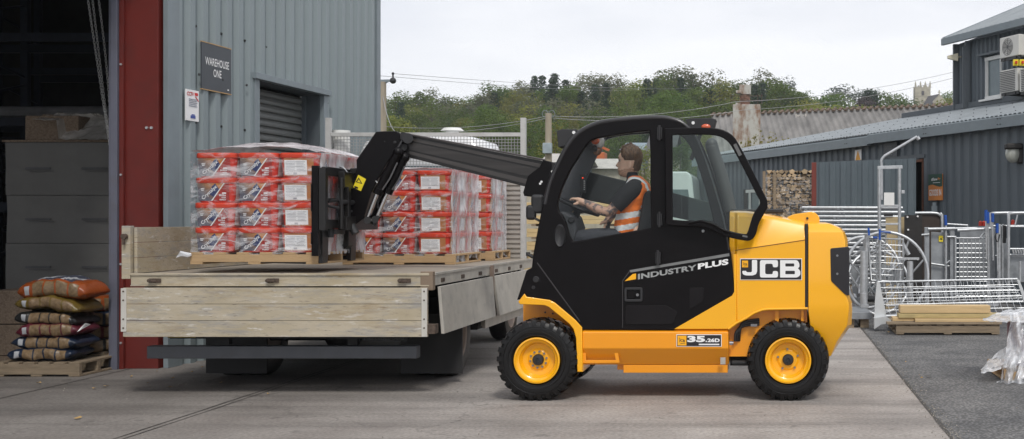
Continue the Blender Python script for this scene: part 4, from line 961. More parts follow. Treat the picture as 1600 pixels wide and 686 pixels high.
shrub('willow_shrub', 'wispy yellow shrub growing in front of the rusty tower', 1190, 37, 2.0, wz(185, 37), 1.1, ML_willow, 420, 3, .075)
shrub('willow_shrub', 'thin wispy yellow shrub right of the first, against the barn roof', 1226, 37, 2.0, wz(197, 37), 1.1, ML_willow, 330, 5, .07)
# ------------------------------------------------------------------ middle distance seen past and through the cab
M_wallp = mat('pale_render', (.40, .36, .29), .9, var=.15, dirt=.3)
M_bluero = mat('blue_grey_sheet', (.20, .25, .30), .6, var=.1)
def house(name, label, px0, px1, ye, yr, Y, dpt, wm, rm, rise_back=True):
    """low building: eaves at ye, ridge at yr seen from the front, base on the land"""
    t = thing(name, label, 'building', (wx((px0 + px1) / 2, Y), Y, hill(0, Y) - .3)); x0, x1 = wx(px0, Y), wx(px1, Y); ze = wz(ye, Y); zr_ = wz(yr, Y + dpt / 2); zb = hill(0, Y) - 1
    mb = MB(); mb.bb(x0, x1, Y, Y + dpt, zb, ze); mb.done('wall', wm, t)
    mb = MB(); o = .25; ym = Y + dpt / 2
    for s_, ys in ((1, Y - o), (-1, Y + dpt + o)):
        mb.quad((x0 - o, ys, ze - .05), (x1 + o, ys, ze - .05), (x1 + o, ym, zr_), (x0 - o, ym, zr_)); 
    for x in (x0, x1): mb._f([mb.bm.verts.new(p) for p in ((x, Y, ze), (x, Y + dpt, ze), (x, ym, zr_ - .03))])
    mb.done('roof', rm, t, smooth=0, recalc=False); 
    for k in range(2):
        xc = x0 + (x1 - x0) * (.3 + .4 * k); mb = MB(); mb.bb(xc - .35, xc + .35, Y - .03, Y + .02, ze - 1.3, ze - .5); mb.done('window', M_winglass, t)
    return t
house('blue_roofed_shed', 'blue grey roofed shed on the slope seen through the cab above the driver', 974, 1016, 234, 223, 75, 7, M_wallp, M_bluero)
house('stone_cottage', 'pale gabled cottage seen between the cab pillars', 1014, 1050, 236, 208, 72, 6, M_wallp, M_stoneroof)
house('low_shed', 'long low pale roofed shed seen through the front of the cab', 905, 968, 262, 248, 50, 5, M_wallp, M_asb_l)
house('grey_hut', 'grey roofed hut between the wooden pole and the cab', 852, 900, 252, 240, 46, 4, M_trim, M_asb_l)
mb = MB(); mb.bb(wx(820, 38), wx(1110, 38), 38, 38.4, -.2, wz(290, 38)); tag(mb.done('boundary_wall', M_wallp), 'low pale boundary wall at the back of the yard', 'wall')
# excavator far off
t = thing('excavator', 'small orange excavator with raised arm seen through the cab', 'excavator', W(938, 246, 62))
mo_ = mat('digger_orange', (.50, .12, .03), .5); c = W(938, 243, 62)
mb = MB(); mb.box(c + Vector((-.1, 0, -.05)), (.8, 1.0, .4)); mb.done('body', mo_, t, bevel=.05)
mb = MB(); mb.bar(c + Vector((0, 0, .2)), W(935, 228, 62), .16, .16); mb.bar(W(935, 228, 62), W(952, 235, 62), .13, .13); mb.done('arm', mo_, t)
mb = MB(); mb.box(c + Vector((-.15, 0, .37)), (.5, .7, .45)); mb.done('cab', M_int, t, bevel=.04)
mb = MB(); mb.bb(c.x - .9, c.x + .6, 61.5, 62.5, hill(0, 62) - .1, c.z - .2); mb.done('track', M_chas, t, bevel=.1)
# white van behind
t = thing('white_van', 'white van parked behind, its roof seen through the open cab door', 'van', (wx(1052, 30), 30, 0))
V0 = 30; x0, x1, zt, zb = wx(1018, V0), wx(1087, V0), wz(268, V0), .35
mb = MB(); pr = [(x0, zb), (x1, zb), (x1 + .0, 1.5), (x1 - .09, zt - .10), (x1 - .2, zt), (x0 + .2, zt), (x0 + .09, zt - .10), (x0, 1.5)]
mb.prism([(x0, zb), (x1, zb), (x1, 1.6), (x1 - .1, zt - .12), (x1 - .22, zt), (x0 + .22, zt), (x0 + .1, zt - .12), (x0, 1.6)], V0, V0 + 4.6); mb.done('body', M_vanwhite, t, bevel=.05, seg=3)
mb = MB(); mb.prism([(x0 + .12, 1.75), (x1 - .12, 1.75), (x1 - .2, 2.25), (x0 + .2, 2.25)], V0 - .02, V0 + .02); mb.done('rear_window', M_winglass, t, bevel=.01)
for x in (x0 + .12, x1 - .12):
    for y in (V0 + .8, V0 + 3.7): mb = MB(); mb.lathe([(.0, -.1), (.33, -.1), (.35, 0), (.33, .1), (0, .1)], (x, y, .35), 'X', 24); mb.done('wheel', M_rubber, t)
# poles and wires
def pole(label, px, Y, ytop, kind):
    t = thing('utility_pole', label, 'pole', (wx(px, Y), Y, hill(0, Y)), 'wooden utility poles'); top = wz(ytop, Y); x = wx(px, Y)
    mb = MB(); mb.tube([(x, Y, hill(0, Y) - .5), (x, Y, top)], [.16, .12], 10); mb.done('post', mat('pole_wood', (.30, .26, .20), .85, var=.15, stretch=(1, 1, .2)), t)
    return t, Vector((x, Y, top))
ta, pa = pole('tall wooden pole with a side arm just right of the warehouse corner', 598, 40, 128, 0)
mb = MB(); mb.bar(W(594, 126.5, 40), W(612, 126, 40), .10, .08); mb.bar(W(598, 133, 40), W(606, 127, 40), .05, .05); mb.done('arm', M_trim, ta)
mb = MB(); mb.ball(W(614, 126, 40), .11, 10, 8); mb.tube([W(614, 124, 40), W(614, 116, 40)], .03, 6); mb.ball(W(614, 115, 40), .05, 8, 6); mb.done('insulator', M_int, ta)
tb, pb = pole('short wooden pole with rings and a box, left of the cab', 857, 44, 177, 0)
mb = MB()
for s_ in (-1, 1): mb.tube([pb + Vector((s_ * .13 + .11 * math.cos(a), .0, -.02 + .13 * math.sin(a))) for a in [i * math.pi / 8 for i in range(16)]], .012, 5, closed=True)
mb.done('ring', M_trim, tb)
mb = MB(); mb.box(pb + Vector((0, -.2, -1.35)), (.34, .2, .4)); mb.done('box', mat('pole_box', (.28, .33, .36), .5), tb, bevel=.02)
def wire(label, pts, Ys, r=.009):
    mb = MB(); out = []
    P_ = [W(x, y, Y) for (x, y), Y in zip(pts, Ys)]
    for i in range(len(P_) - 1):
        for k in range(12):
            t_ = k / 12; p = P_[i].lerp(P_[i + 1], t_) - Vector((0, 0, .25 * 4 * t_ * (1 - t_))); out.append(p)
    out.append(P_[-1]); mb.tube(out, r, 5); tag(mb.done('overhead_wire', mat('wire_grey', (.30, .30, .31), .5, metal=.3)), label, 'wire', 'overhead wires')
wire('wire running from the tall pole right over the cab to the barn', [(580, 196), (857, 181), (1150, 159), (1500, 110)], [40, 44, 46, 50])
wire('lower twin wire crossing just under the first above the cab', [(580, 206), (857, 184), (1160, 172), (1500, 119)], [40, 44, 46, 50])
wire('thin upper wire leaving the tall pole insulator', [(614, 115), (1080, 138)], [40, 130], .009)
wire('thin wire beneath the upper one at the tall pole', [(590, 118), (1000, 140)], [40, 130], .009)
wire('stay wire slanting down from the tall pole', [(597, 145), (617, 205)], [40, 38], .012)
# ------------------------------------------------------------------ flatbed truck seen from behind
TY, TL, TR, DZt = 9.2, -5.14, -2.755, .985
TF = 13.1
trk = thing('flatbed_truck', 'white flatbed truck with worn alloy sides, its tail and side boards hanging down', 'truck', ((TL + TR) / 2, TY, 0))
mb = MB(); mb.bb(TL, TR, TY + .03, TF, DZt - .05, DZt); mb.done('deck', M_deck, trk, bevel=.004)
mb = MB(); mb.bb(TL, TR, TY, TY + .028, DZt - .098, DZt + .004); mb.bb(TL, TR, TY - .012, TY - .001, DZt - .012, DZt + .008); mb.bb(TL, TR, TY - .010, TY - .001, DZt - .098, DZt - .088); rr = mb.done('rear_rail', M_alu, trk, bevel=.003)
def latch(c, ax, par):
    mb = MB(); a = Vector(ax); up = Vector((0, 0, 1)); n = a.cross(up)
    mb.tube([c + n * .0, c + n * .035], [.016, .014], 10); mb.bar(c + n * .03, c + n * .03 + a * .06, .014, .016); mb.box(c + n * .006 + a * .03, (.01, .01, .03)); mb.bar(c - a * .012 + n * .004, c + a * .085 + n * .004, .006, .035); mb.done('latch', M_rub, par, bevel=.002)
for px in (236, 420, 626): latch(Vector((wx(px, TY), TY - .006, DZt - .052)), (1, 0, 0), rr)
# tailboard hanging: three planks
def board(name, p0, p1, z0, z1, th, m, par, splay=0, planks=3, endcap=True):
    p0, p1 = Vector(p0), Vector(p1); d = (p1 - p0).normalized(); n = Vector((d.y, -d.x, 0)); mb = MB(); h = (z1 - z0) / planks
    for k in range(planks):
        a, b = z0 + k * h + .0015, z0 + (k + 1) * h - .0015; o0, o1 = splay * (z1 - a) / (z1 - z0), splay * (z1 - b) / (z1 - z0)
        vs = [mb.bm.verts.new(q) for q in (p0 + n * o0 + Vector((0, 0, a)), p1 + n * o0 + Vector((0, 0, a)), p1 + n * o1 + Vector((0, 0, b)), p0 + n * o1 + Vector((0, 0, b)),
              p0 + n * (o0 + th) + Vector((0, 0, a)), p1 + n * (o0 + th) + Vector((0, 0, a)), p1 + n * (o1 + th) + Vector((0, 0, b)), p0 + n * (o1 + th) + Vector((0, 0, b)))]
        for i in ((0, 3, 2, 1), (4, 5, 6, 7), (0, 1, 5, 4), (3, 7, 6, 2), (0, 4, 7, 3), (1, 2, 6, 5)): mb._f([vs[q] for q in i])
    return mb.done(name, m, par, bevel=.002)
tb_ = board('tailboard', (TL - .03, TY - .03, 0), (TR + .0, TY - .03, 0), .487, DZt - .105, .028, M_alu, trk)
for x in (TL - .022, TR - .022): mb = MB(); mb.bb(x - .022, x + .022, TY - .066, TY - .0585, .53 if x < -4 else .49, DZt - .11); mb.done('end_strip', mat('strip_alloy', (.62, .60, .55), .4, metal=.3, dirt=.3, dirtcol=(.3, .28, .25)), tb_, bevel=.002)
mb = MB()
for x in (TL - .022, TR - .022):
    for z in (.56, .63, .78, .85): mb.tube([(x, TY - .066, z), (x, TY - .071, z)], .007, 6)
mb.done('rivets', M_rub, tb_)
mb = MB(); mb.bb(TR - .03, TR + .055, TY - .05, TY + .06, .51, .585); mb.tube([(TR - .03, TY - .03, .55), (TR + .06, TY - .03, .55)], .02, 8); mb.done('board_hinge', M_rub, trk, bevel=.004)
# side rail and hanging side boards
mb = MB(); mb.bb(TR, TR + .028, TY + .05, TF, DZt - .095, DZt + .004); mb.bb(TR + .0285, TR + .036, TY + .05, TF, DZt - .012, DZt + .010); sr2 = MB().bb(TL - .028, TL, TY + .05, TF, DZt - .095, DZt + .004).done('side_rail', M_alu_side, trk, bevel=.003)
sr = mb.done('side_rail', M_alu_side, trk, bevel=.003)
for px in (694, 725, 752, 777, 797, 815): Y = (TR + .03) * F / (px - CX); latch(Vector((TR + .034, Y, DZt - .06)), (0, -1, 0), sr)
for a, b, sp in ((TY + .10, 11.02, .03), (11.1, 12.95, .05)):
    board('side_board', (TR + .035, a, 0), (TR + .035, b, 0), .497, DZt - .105, .026, M_alu_side, trk, splay=sp, planks=1)
mb = MB(); mb.bb(TR - .07, TR + .03, TY - .008, TY + .06, DZt - .13, DZt + .02); mb.done('corner_post', mat('corner_brown', (.23, .17, .12), .6, metal=.2, dirt=.3), trk, bevel=.004)
mb = MB(); mb.bb(TR + .03, TR + .06, 11.03, 11.09, .70, DZt + .0); mb.done('mid_post', mat('mid_post_brown', (.2, .15, .12), .6), trk)
mb = MB(); mb.bb(TR + .04, TR + .08, 11.03, 11.10, .50, .57); mb.done('board_catch', M_rub, trk, bevel=.003)
# raised left side board and its post
board('raised_side_board', (TL + .03, TF, 0), (TL + .03, TY + .04, 0), DZt + .005, 1.36, .026, M_alu, trk)
mb = MB(); mb.bb(TL - .075, TL - .005, TY, TY + .06, DZt - .04, 1.37); mb.done('rear_post', M_alu, trk, bevel=.004)
mb = MB(); mb.tube([(TL - .04, TY - .004, 1.285), (TL - .04, TY - .04, 1.285)], .022, 10); mb.bar((TL - .04, TY - .03, 1.285), (TL - .04, TY - .03, 1.22), .016, .016); mb.done('post_latch', M_rub, trk)
# underside; tank, locker, spare wheel, gearbox, mudguards are added to block stray light
mb = MB(); mb.bb(-4.55, -4.40, TY + .05, 15, .62, .84); mb.bb(-3.5, -3.35, TY + .05, 15, .62, .84)
for k in range(9): mb.bb(TL + .1, TR - .1, TY + .1 + k * .45, TY + .16 + k * .45, .84, .93)
mb.bb(TL + .1, TR - .1, TY + .02, TY + .05, .84, .9)
mb.done('chassis_frame', M_chas, trk)
mb = MB(); mb.bb(-4.95, -4.58, 11.1, 12.6, .33, .84); mb.done('added_tank', M_chas, trk, bevel=.05)
mb = MB(); mb.bb(-3.32, -2.86, 11.1, 12.3, .36, .84); mb.done('added_locker', M_chas, trk, bevel=.01)
mb = MB(); mb.lathe([(.10, -.10), (.26, -.11), (.36, -.09), (.38, 0), (.36, .09), (.26, .11), (.10, .10)], (-3.95, 9.95, .62), 'Z', 32); mb.done('added_spare_wheel', M_rubber, trk)
mb = MB(); mb.bb(-4.38, -3.5, 11.2, 15.0, .34, .80); mb.done('added_gearbox', M_chas, trk, bevel=.06)
for x0_, x1_ in ((-5.05, -4.56), (-3.34, -2.84)):
    mb = MB(); mb.tube([(x0_, 10.56 + .44 * math.cos(a), .375 + .44 * math.sin(a)) for a in [math.pi * k / 10 for k in range(11)]], .012, 6); 
    for k in range(10):
        a, b = math.pi * k / 10, math.pi * (k + 1) / 10; mb.quad((x0_, 10.56 + .44 * math.cos(a), .375 + .44 * math.sin(a)), (x1_, 10.56 + .44 * math.cos(a), .375 + .44 * math.sin(a)), (x1_, 10.56 + .44 * math.cos(b), .375 + .44 * math.sin(b)), (x0_, 10.56 + .44 * math.cos(b), .375 + .44 * math.sin(b)))
    mb.done('mudguard', M_chas, trk)
mb = MB(); mb.bb(wx(229, 9.33), wx(651, 9.33), 9.33, 9.43, wz(560.5, 9.33), wz(541, 9.33)); mb.done('underrun_bar', M_bumper, trk, bevel=.006)
mb = MB()
for x in (-4.47, -3.43): mb.bb(x - .04, x + .04, 9.36, 9.42, .40, .64)
mb.done('underrun_bracket', M_chas, trk)
mb = MB(); mb.bb(-4.9, -2.95, 9.34, 9.36, .455, .50); mb.done('lamp_bar', M_chas, trk)
mb = MB(); mb.bb(wx(262, 9.33), wx(305, 9.33), 9.33, 9.338, .462, .494); mb.done('number_plate_edge', mat('plate_dull_yellow', (.22, .17, .03), .5), trk)
mb = MB(); put_text(mb, 'Mercedes-benz', (wx(569, 9.30), 9.30, wz(531, 9.3)), X3, Z3, wx(632, 9.3) - wx(569, 9.3), .035, .0); mb.done('lettering', mat('faint_letters', (.05, .05, .05), .6), trk, smooth=0)
mb = MB(); mb.bb(wx(566, 9.31), wx(636, 9.31), 9.306, 9.316, wz(533, 9.3), wz(523, 9.3)); mb.done('name_bar', M_chas, trk)
for x0, x1 in ((-4.95, -4.42), (wx(627, 10.05), wx(723, 10.05))):
    mb = MB(); mb.bb(x0, x1, 10.03, 10.05, wz(583, 10.05), .60); mb.done('mud_flap', mat('mud_flap_rubber', (.018, .018, .019), .7), trk)
def road_wheel(x0, x1, y, r, par, out=1):
    mb = MB(); w = (x1 - x0); c = ((x0 + x1) / 2, y, r); hw = w / 2
    mb.lathe([(r * .60, -hw * .9), (r * .80, -hw), (r * .95, -hw * .9), (r, -hw * .6), (r, hw * .6), (r * .95, hw * .9), (r * .80, hw), (r * .60, hw * .9)], c, 'X', 40, cap=False); o = mb.done('wheel', M_rubber, par)
    mb = MB(); mb.lathe([(0, out * hw * .1), (r * .2, out * hw * .2), (r * .25, -out * hw * .1), (r * .5, -out * hw * .1), (r * .55, out * hw * .85), (r * .61, out * hw * .93), (r * .61, -out * hw * .8), (0, -out * hw * .8)], c, 'X', 32, cap=False); mb.done('rim', mat('dusty_rim', (.25, .20, .17), .7, var=.2), o)
for x in (-3.08, -3.30): road_wheel(x, x + .21, 10.56, .375, trk)
for x in (-5.03, -4.80): road_wheel(x, x + .21, 10.56, .375, trk, -1)
road_wheel(-3.35, -3.13, 13.75, .36, trk); road_wheel(-5.03, -4.81, 13.75, .36, trk, -1)
mb = MB(); mb.tube([(-4.9, 10.56, .375), (-3.0, 10.56, .375)], .06, 10); mb.ball((-3.95, 10.56, .375), .17, 14, 10); mb.done('axle', M_chas, trk)
mb = MB(); mb.bb(TR - .03, TR + .0, 10.98, 12.7, .385, .475); mb.bb(TR - .06, TR - .03, 11.05, 11.12, .4, .9); mb.bb(TR - .06, TR - .03, 12.4, 12.47, .4, .9); mb.done('side_guard', M_alu_side, trk, bevel=.004)
# headboard: posts, ribbed lower panel, wire mesh above
M_hb = mat('headboard_paint', (.46, .46, .45), .5, var=.08, dirt=.4, dirtcol=(.2, .19, .18), dscale=8)
HX0, HX1, HY = wx(512, TF), wx(817, TF), TF
for k, x in enumerate((HX0, HX1)): mb = MB(); mb.bb(x - .03, x + .03, HY, HY + .06, .93, wz(184, HY)); mb.done('headboard_post', M_hb, trk, bevel=.004)
mb = MB(); mb.bb(HX0 + .031, HX1 - .031, HY + .01, HY + .05, wz(213, HY), wz(207, HY)); mb.bb(HX0 + .031, HX1 - .031, HY + .01, HY + .05, wz(284, HY), wz(280, HY)); hb = mb.done('headboard_rail', M_hb, trk, bevel=.003)
mb = MB(); z = DZt
while z < wz(286, HY) - .02:
    mb.bb(HX0 + .031, HX1 - .031, HY + .022, HY + .03, z, z + .055); mb.bb(HX0 + .031, HX1 - .031, HY + .004, HY + .021, z + .012, z + .043); z += .055
mb.done('ribbed_panel', mat('grey_alloy', (.40, .375, .34), .55, metal=.2, var=.1, dirt=.4, dirtcol=(.2, .19, .17), dscale=6), trk)
mb = MB(); n = 60; za, zb = wz(281, HY), wz(213, HY)
for k in range(n + 1): x = HX0 + .03 + (HX1 - HX0 - .06) * k / n; mb.bb(x - .0028, x + .0028, HY + .027, HY + .032, za, zb)
for k in range(14): z = za + (zb - za) * k / 14; mb.bb(HX0 + .03, HX1 - .03, HY + .022, HY + .0265, z - .0028, z + .0028)
mb.done('mesh_guard', mat('mesh_wire', (.33, .33, .33), .5, metal=.4), trk)
# cab ahead
cb0, cb1 = -4.93, -3.2
mb = MB(); secs = [(13.28, .0), (13.34, .03), (13.7, .05), (14.1, .05), (14.35, -.10), (14.5, -.35)]; rings = []
for y, dz in secs:
    e = .10 if y == 13.28 else 0; zt = 2.36 + dz - e
    pr = [(cb0 + .02, .45), (cb1 - .02, .45), (cb1, 1.2), (cb1 - .05, 1.6), (cb1 - .12, zt - .22), (cb1 - .2, zt - .06), (cb1 - .38, zt), (cb0 + .38, zt), (cb0 + .2, zt - .06), (cb0 + .12, zt - .22), (cb0 + .05, 1.6), (cb0, 1.2)]
    rings.append([mb.bm.verts.new(((x - (cb0 + cb1) / 2) * (1 - e * .4) + (cb0 + cb1) / 2, y, z)) for x, z in pr])
for a, b in zip(rings[:-1], rings[1:]):
    for i in range(12): mb._f((a[i], a[(i + 1) % 12], b[(i + 1) % 12], b[i]))
mb._f(rings[0][::-1]); mb._f(rings[-1]); cab_ = mb.done('truck_cab', M_vanwhite, trk, smooth=55)
mb = MB(); mb.bb(cb0 + .3, cb1 - .3, 13.262, 13.275, 1.55, 2.05); mb.done('rear_window', M_winglass, cab_)
mb = MB(); mb.tube([(wx(707, 13.9), 13.9, 2.36), (wx(707, 13.9), 13.9, 2.50)], .075, 14); mb.tube([(wx(707, 13.9), 13.9, 2.50), (wx(707, 13.9), 13.9, 2.535)], [.14, .10], 14); mb.box((wx(703, 13.9), 13.9, 2.375), (.44, .2, .03)); mb.done('roof_ventilator', M_white, trk)
mb = MB(); mb.tube([(-5.0, 13.3, .9), (-5.0, 13.3, wz(204, 13.3))], .10, 12); mb.done('air_intake', M_white, trk)
mb = MB(); mb.box((cb1 + .06, 14.3, 1.75), (.1, .1, .3)); mb.bar((cb1 - .05, 14.3, 1.7), (cb1 + .05, 14.3, 1.75), .02, .02); mb.done('wing_mirror', M_int, trk, bevel=.02)

# ------------------------------------------------------------------ pallets and tubs
def pallet(name, label, x0, x1, y0, y1, z0, h, m, cat='pallet', group=None, slats=6, axis='X'):
    t = thing(name, label, cat, ((x0 + x1) / 2, (y0 + y1) / 2, z0), group)
    L0, L1 = (x0, x1) if axis == 'X' else (y0, y1)
    ys = (y0, (y0 + y1) / 2 - .03, y1 - .045)
    for y in ys:
        mb = MB(); mb.bb(x0, x1, y, y + .045, z0 + .018, z0 + h - .018); mb.done('stringer', m, t, bevel=.003)
    for k in range(slats):
        a = x0 + (x1 - x0 - .10) * k / (slats - 1); mb = MB(); mb.bb(a, a + .10, y0 + .001, y1 - .001, z0 + h - .0175, z0 + h); mb.done('slat', m, t, bevel=.002)
    for k in range(3):
        a = x0 + (x1 - x0 - .10) * k / 2; mb = MB(); mb.bb(a, a + .10, y0 + .001, y1 - .001, z0, z0 + .0175); mb.done('slat', m, t, bevel=.002)
    return t
BW, BD, BH = .345, .335, .2035
M_tub = mat('red_tub', (.58, .035, .018), .35, var=.06)
M_lid = mat('red_lid', (.66, .05, .016), .38, var=.05)
def label_mat():
    m = bpy.data.materials.new('tub_print'); m.use_nodes = True; nt = m.node_tree; N = nt.nodes; L = nt.links; b = N['Principled BSDF']; b.inputs['Roughness'].default_value = .35
    tc = N.new('ShaderNodeTexCoord'); sp = N.new('ShaderNodeSeparateXYZ'); L.new(tc.outputs['Object'], sp.inputs[0])
    a = N.new('ShaderNodeMath'); a.operation = 'MULTIPLY_ADD'; a.inputs[1].default_value = .9; L.new(sp.outputs['X'], a.inputs[0]); L.new(sp.outputs['Z'], a.inputs[2])
    n = N.new('ShaderNodeTexNoise'); n.inputs['Scale'].default_value = 18; L.new(tc.outputs['Object'], n.inputs['Vector'])
    ad = N.new('ShaderNodeMath'); ad.operation = 'MULTIPLY_ADD'; ad.inputs[1].default_value = .05; L.new(n.outputs['Fac'], ad.inputs[0]); L.new(a.outputs[0], ad.inputs[2])
    cr = N.new('ShaderNodeValToRGB'); e = cr.color_ramp.elements; e[0].position = -0.0; e[0].color = (.10, .10, .13, 1); e[1].position = .17; e[1].color = (.52, .20, .045, 1)
    x = cr.color_ramp.elements.new(.08); x.color = (.22, .13, .085, 1)
    L.new(ad.outputs[0], cr.inputs[0]); L.new(cr.outputs[0], b.inputs['Base Color']); return m
M_print = label_mat(); M_navy = mat('print_navy', (.022, .035, .12), .35); M_prred = mat('print_dark_red', (.33, .022, .016), .35); M_amb = mat('tub_side_amber', (.42, .16, .05), .4, var=.15)
def tub(front='print'):
    t = thing('feed_tub', 'x', 'tub', (0, 0, 0), 'red lidded feed tubs')
    def rr(w, d, z, r=.055):
        out = []
        for sx, sy, a0 in ((1, 1, 0), (-1, 1, 90), (-1, -1, 180), (1, -1, 270)):
            for k in range(4): a = R(a0 + k * 30); out.append(Vector((sx * (w / 2 - r) + r * math.cos(a), sy * (d / 2 - r) + r * math.sin(a), z)))
        return out
    def shell(name, levels, m, par):
        mb = MB(); rs = [[mb.bm.verts.new(p) for p in rr(*l)] for l in levels]
        for a, b in zip(rs[:-1], rs[1:]):
            for i in range(16): mb._f((a[i], a[(i + 1) % 16], b[(i + 1) % 16], b[i]))
        mb._f(rs[0][::-1]); mb._f(rs[-1]); return mb.done(name, m, par, smooth=35)
    w, d = BW - .012, BD - .012
    shell('tub_body', [(w - .055, d - .055, 0), (w - .036, d - .036, .012), (w - .008, d - .008, BH - .03)], M_tub, t)
    shell('lid', [(w, d, BH - .042), (w + .004, d + .004, BH - .038), (w + .004, d + .004, BH - .008), (w - .01, d - .01, BH - .001)], M_lid, t)
    # printed wrap: four sloping faces of the body
    z0, z1 = .014, BH - .046; ins = lambda z: (.036 + (.008 - .036) * (z - .012) / (BH - .042)) / 2 
    def face(k):
        ang = k * math.pi / 2; M = Matrix.Rotation(ang, 4, 'Z'); hd = (d if k % 2 == 0 else w) / 2; hw = (w if k % 2 == 0 else d) / 2 - .050
        def P_(u, v, o=.0015):
            z = z0 + (z1 - z0) * v; y = -(hd - ins(z)) - o; return M @ Vector((-hw + 2 * hw * u, y, z))
        return P_
    def poly(mb, P_, pts, o): mb._f([mb.bm.verts.new(P_(u, v, o)) for u, v in pts])
    for k, kind in ((0, front), (1, 'side' if front == 'print' else 'print')):
        P_ = face(k); U = (P_(1, 0) - P_(0, 0)).normalized(); V = (P_(0, 1) - P_(0, 0)).normalized(); sx = (P_(1, 0) - P_(0, 0)).length; sy = (P_(0, 1) - P_(0, 0)).length
        if kind == 'print':
            mb = MB(); poly(mb, P_, [(-.08, 0), (1.0, 0), (1.0, 1), (-.10, 1)], .0015); mb.mi = 3; poly(mb, P_, [(.42, 0), (1.0, 0), (1.0, 1), (.88, 1)], .0022)
            mb.mi = 1; poly(mb, P_, [(.27, .42), (.46, .22), (.67, .64), (.53, .99), (.43, .86)], .0028)
            mb.mi = 2; poly(mb, P_, [(.36, 0), (.40, 0), (.86, 1), (.82, 1)], .0034)
            dr = (U * math.cos(R(41)) + V * math.sin(R(41))); dv = (-U * math.sin(R(41)) + V * math.cos(R(41)))
            put_text(mb, 'Crystalyx', P_(.12, .015, .0040), dr, dv, .158, .037, .014)
            put_text(mb, 'EXTRA', P_(.66, .27, .0040), U, V, .055, .013, .03); put_text(mb, 'HIGH', P_(.74, .15, .0040), U, V, .034, .012, .03); put_text(mb, 'ENERGY', P_(.66, .03, .0040), U, V, .055, .012, .03)
            mb.bar(P_(.02, .68, .003), P_(.14, .68, .003), .001, .006); mb.bar(P_(.03, .60, .003), P_(.12, .60, .003), .001, .005); mb.bar(P_(.76, .44, .003), P_(.90, .44, .003), .001, .010)
            mb.done('printed_label', [M_print, M_navy, M_letter, M_prred], t, smooth=0, recalc=False)
        else:
            mb = MB(); mb.mi = 0; poly(mb, P_, [(-.02, 0), (1.02, 0), (1.02, 1), (-.02, 1)], .0015); mb.mi = 1; poly(mb, P_, [(.0, .06), (.78, .06), (.78, .90), (.0, .90)], .0026)
            mb.mi = 2
            for r_ in range(7): mb.bar(P_(.04 , .80 - r_ * .085, .0030), P_(.36 if r_ % 3 else .70, .80 - r_ * .085, .0030), .0008, .0035); mb.bar(P_(.42, .80 - r_ * .085, .0030), P_(.72 - .05 * (r_ % 2), .80 - r_ * .085, .0030), .0008, .0035)
            mb.bar(P_(.3, .14, .003), P_(.42, .14, .003), .0008, .014)
            mb.done('white_label', [M_amb, M_letter, mat('label_print', (.35, .35, .38), .5)], t, smooth=0, recalc=False)
    return t
tubA, tubB = tub('print'), tub('side')
used_t = {'A': False, 'B': False}
def place_tub(kind, x, y, z, label, rz=0):
    o = tubA if kind == 'A' else tubB
    if used_t[kind]: o = copy_tree(o)
    used_t[kind] = True
    o.location = (x, y, z); o.rotation_euler = (0, 0, rz + random.uniform(-.02, .02)); o['label'] = label
ROWN = ['bottom', 'second lowest', 'second highest', 'top']
def load(x0, y0, z0, where, nx=3, ny=3, mixed=('A', 'A', 'B')):
    for i in range(nx):
        for j in range(ny):
            if j and i != nx - 1: continue
            for k in range(4):
                col = ('left', 'middle', 'right')[i]; lab = f'{ROWN[k]} tub in the front {col} stack of the {where}' if j == 0 else f'{ROWN[k]} tub, {("", "second", "third")[j]} stack from the front, right side, {where}'
                place_tub(mixed[i] if j == 0 else 'A' if j % 2 else 'B', x0 + BW * (i + .5) + random.uniform(-.005, .005), y0 + BD * (j + .5) + random.uniform(-.004, .004), z0 + k * BH, lab)
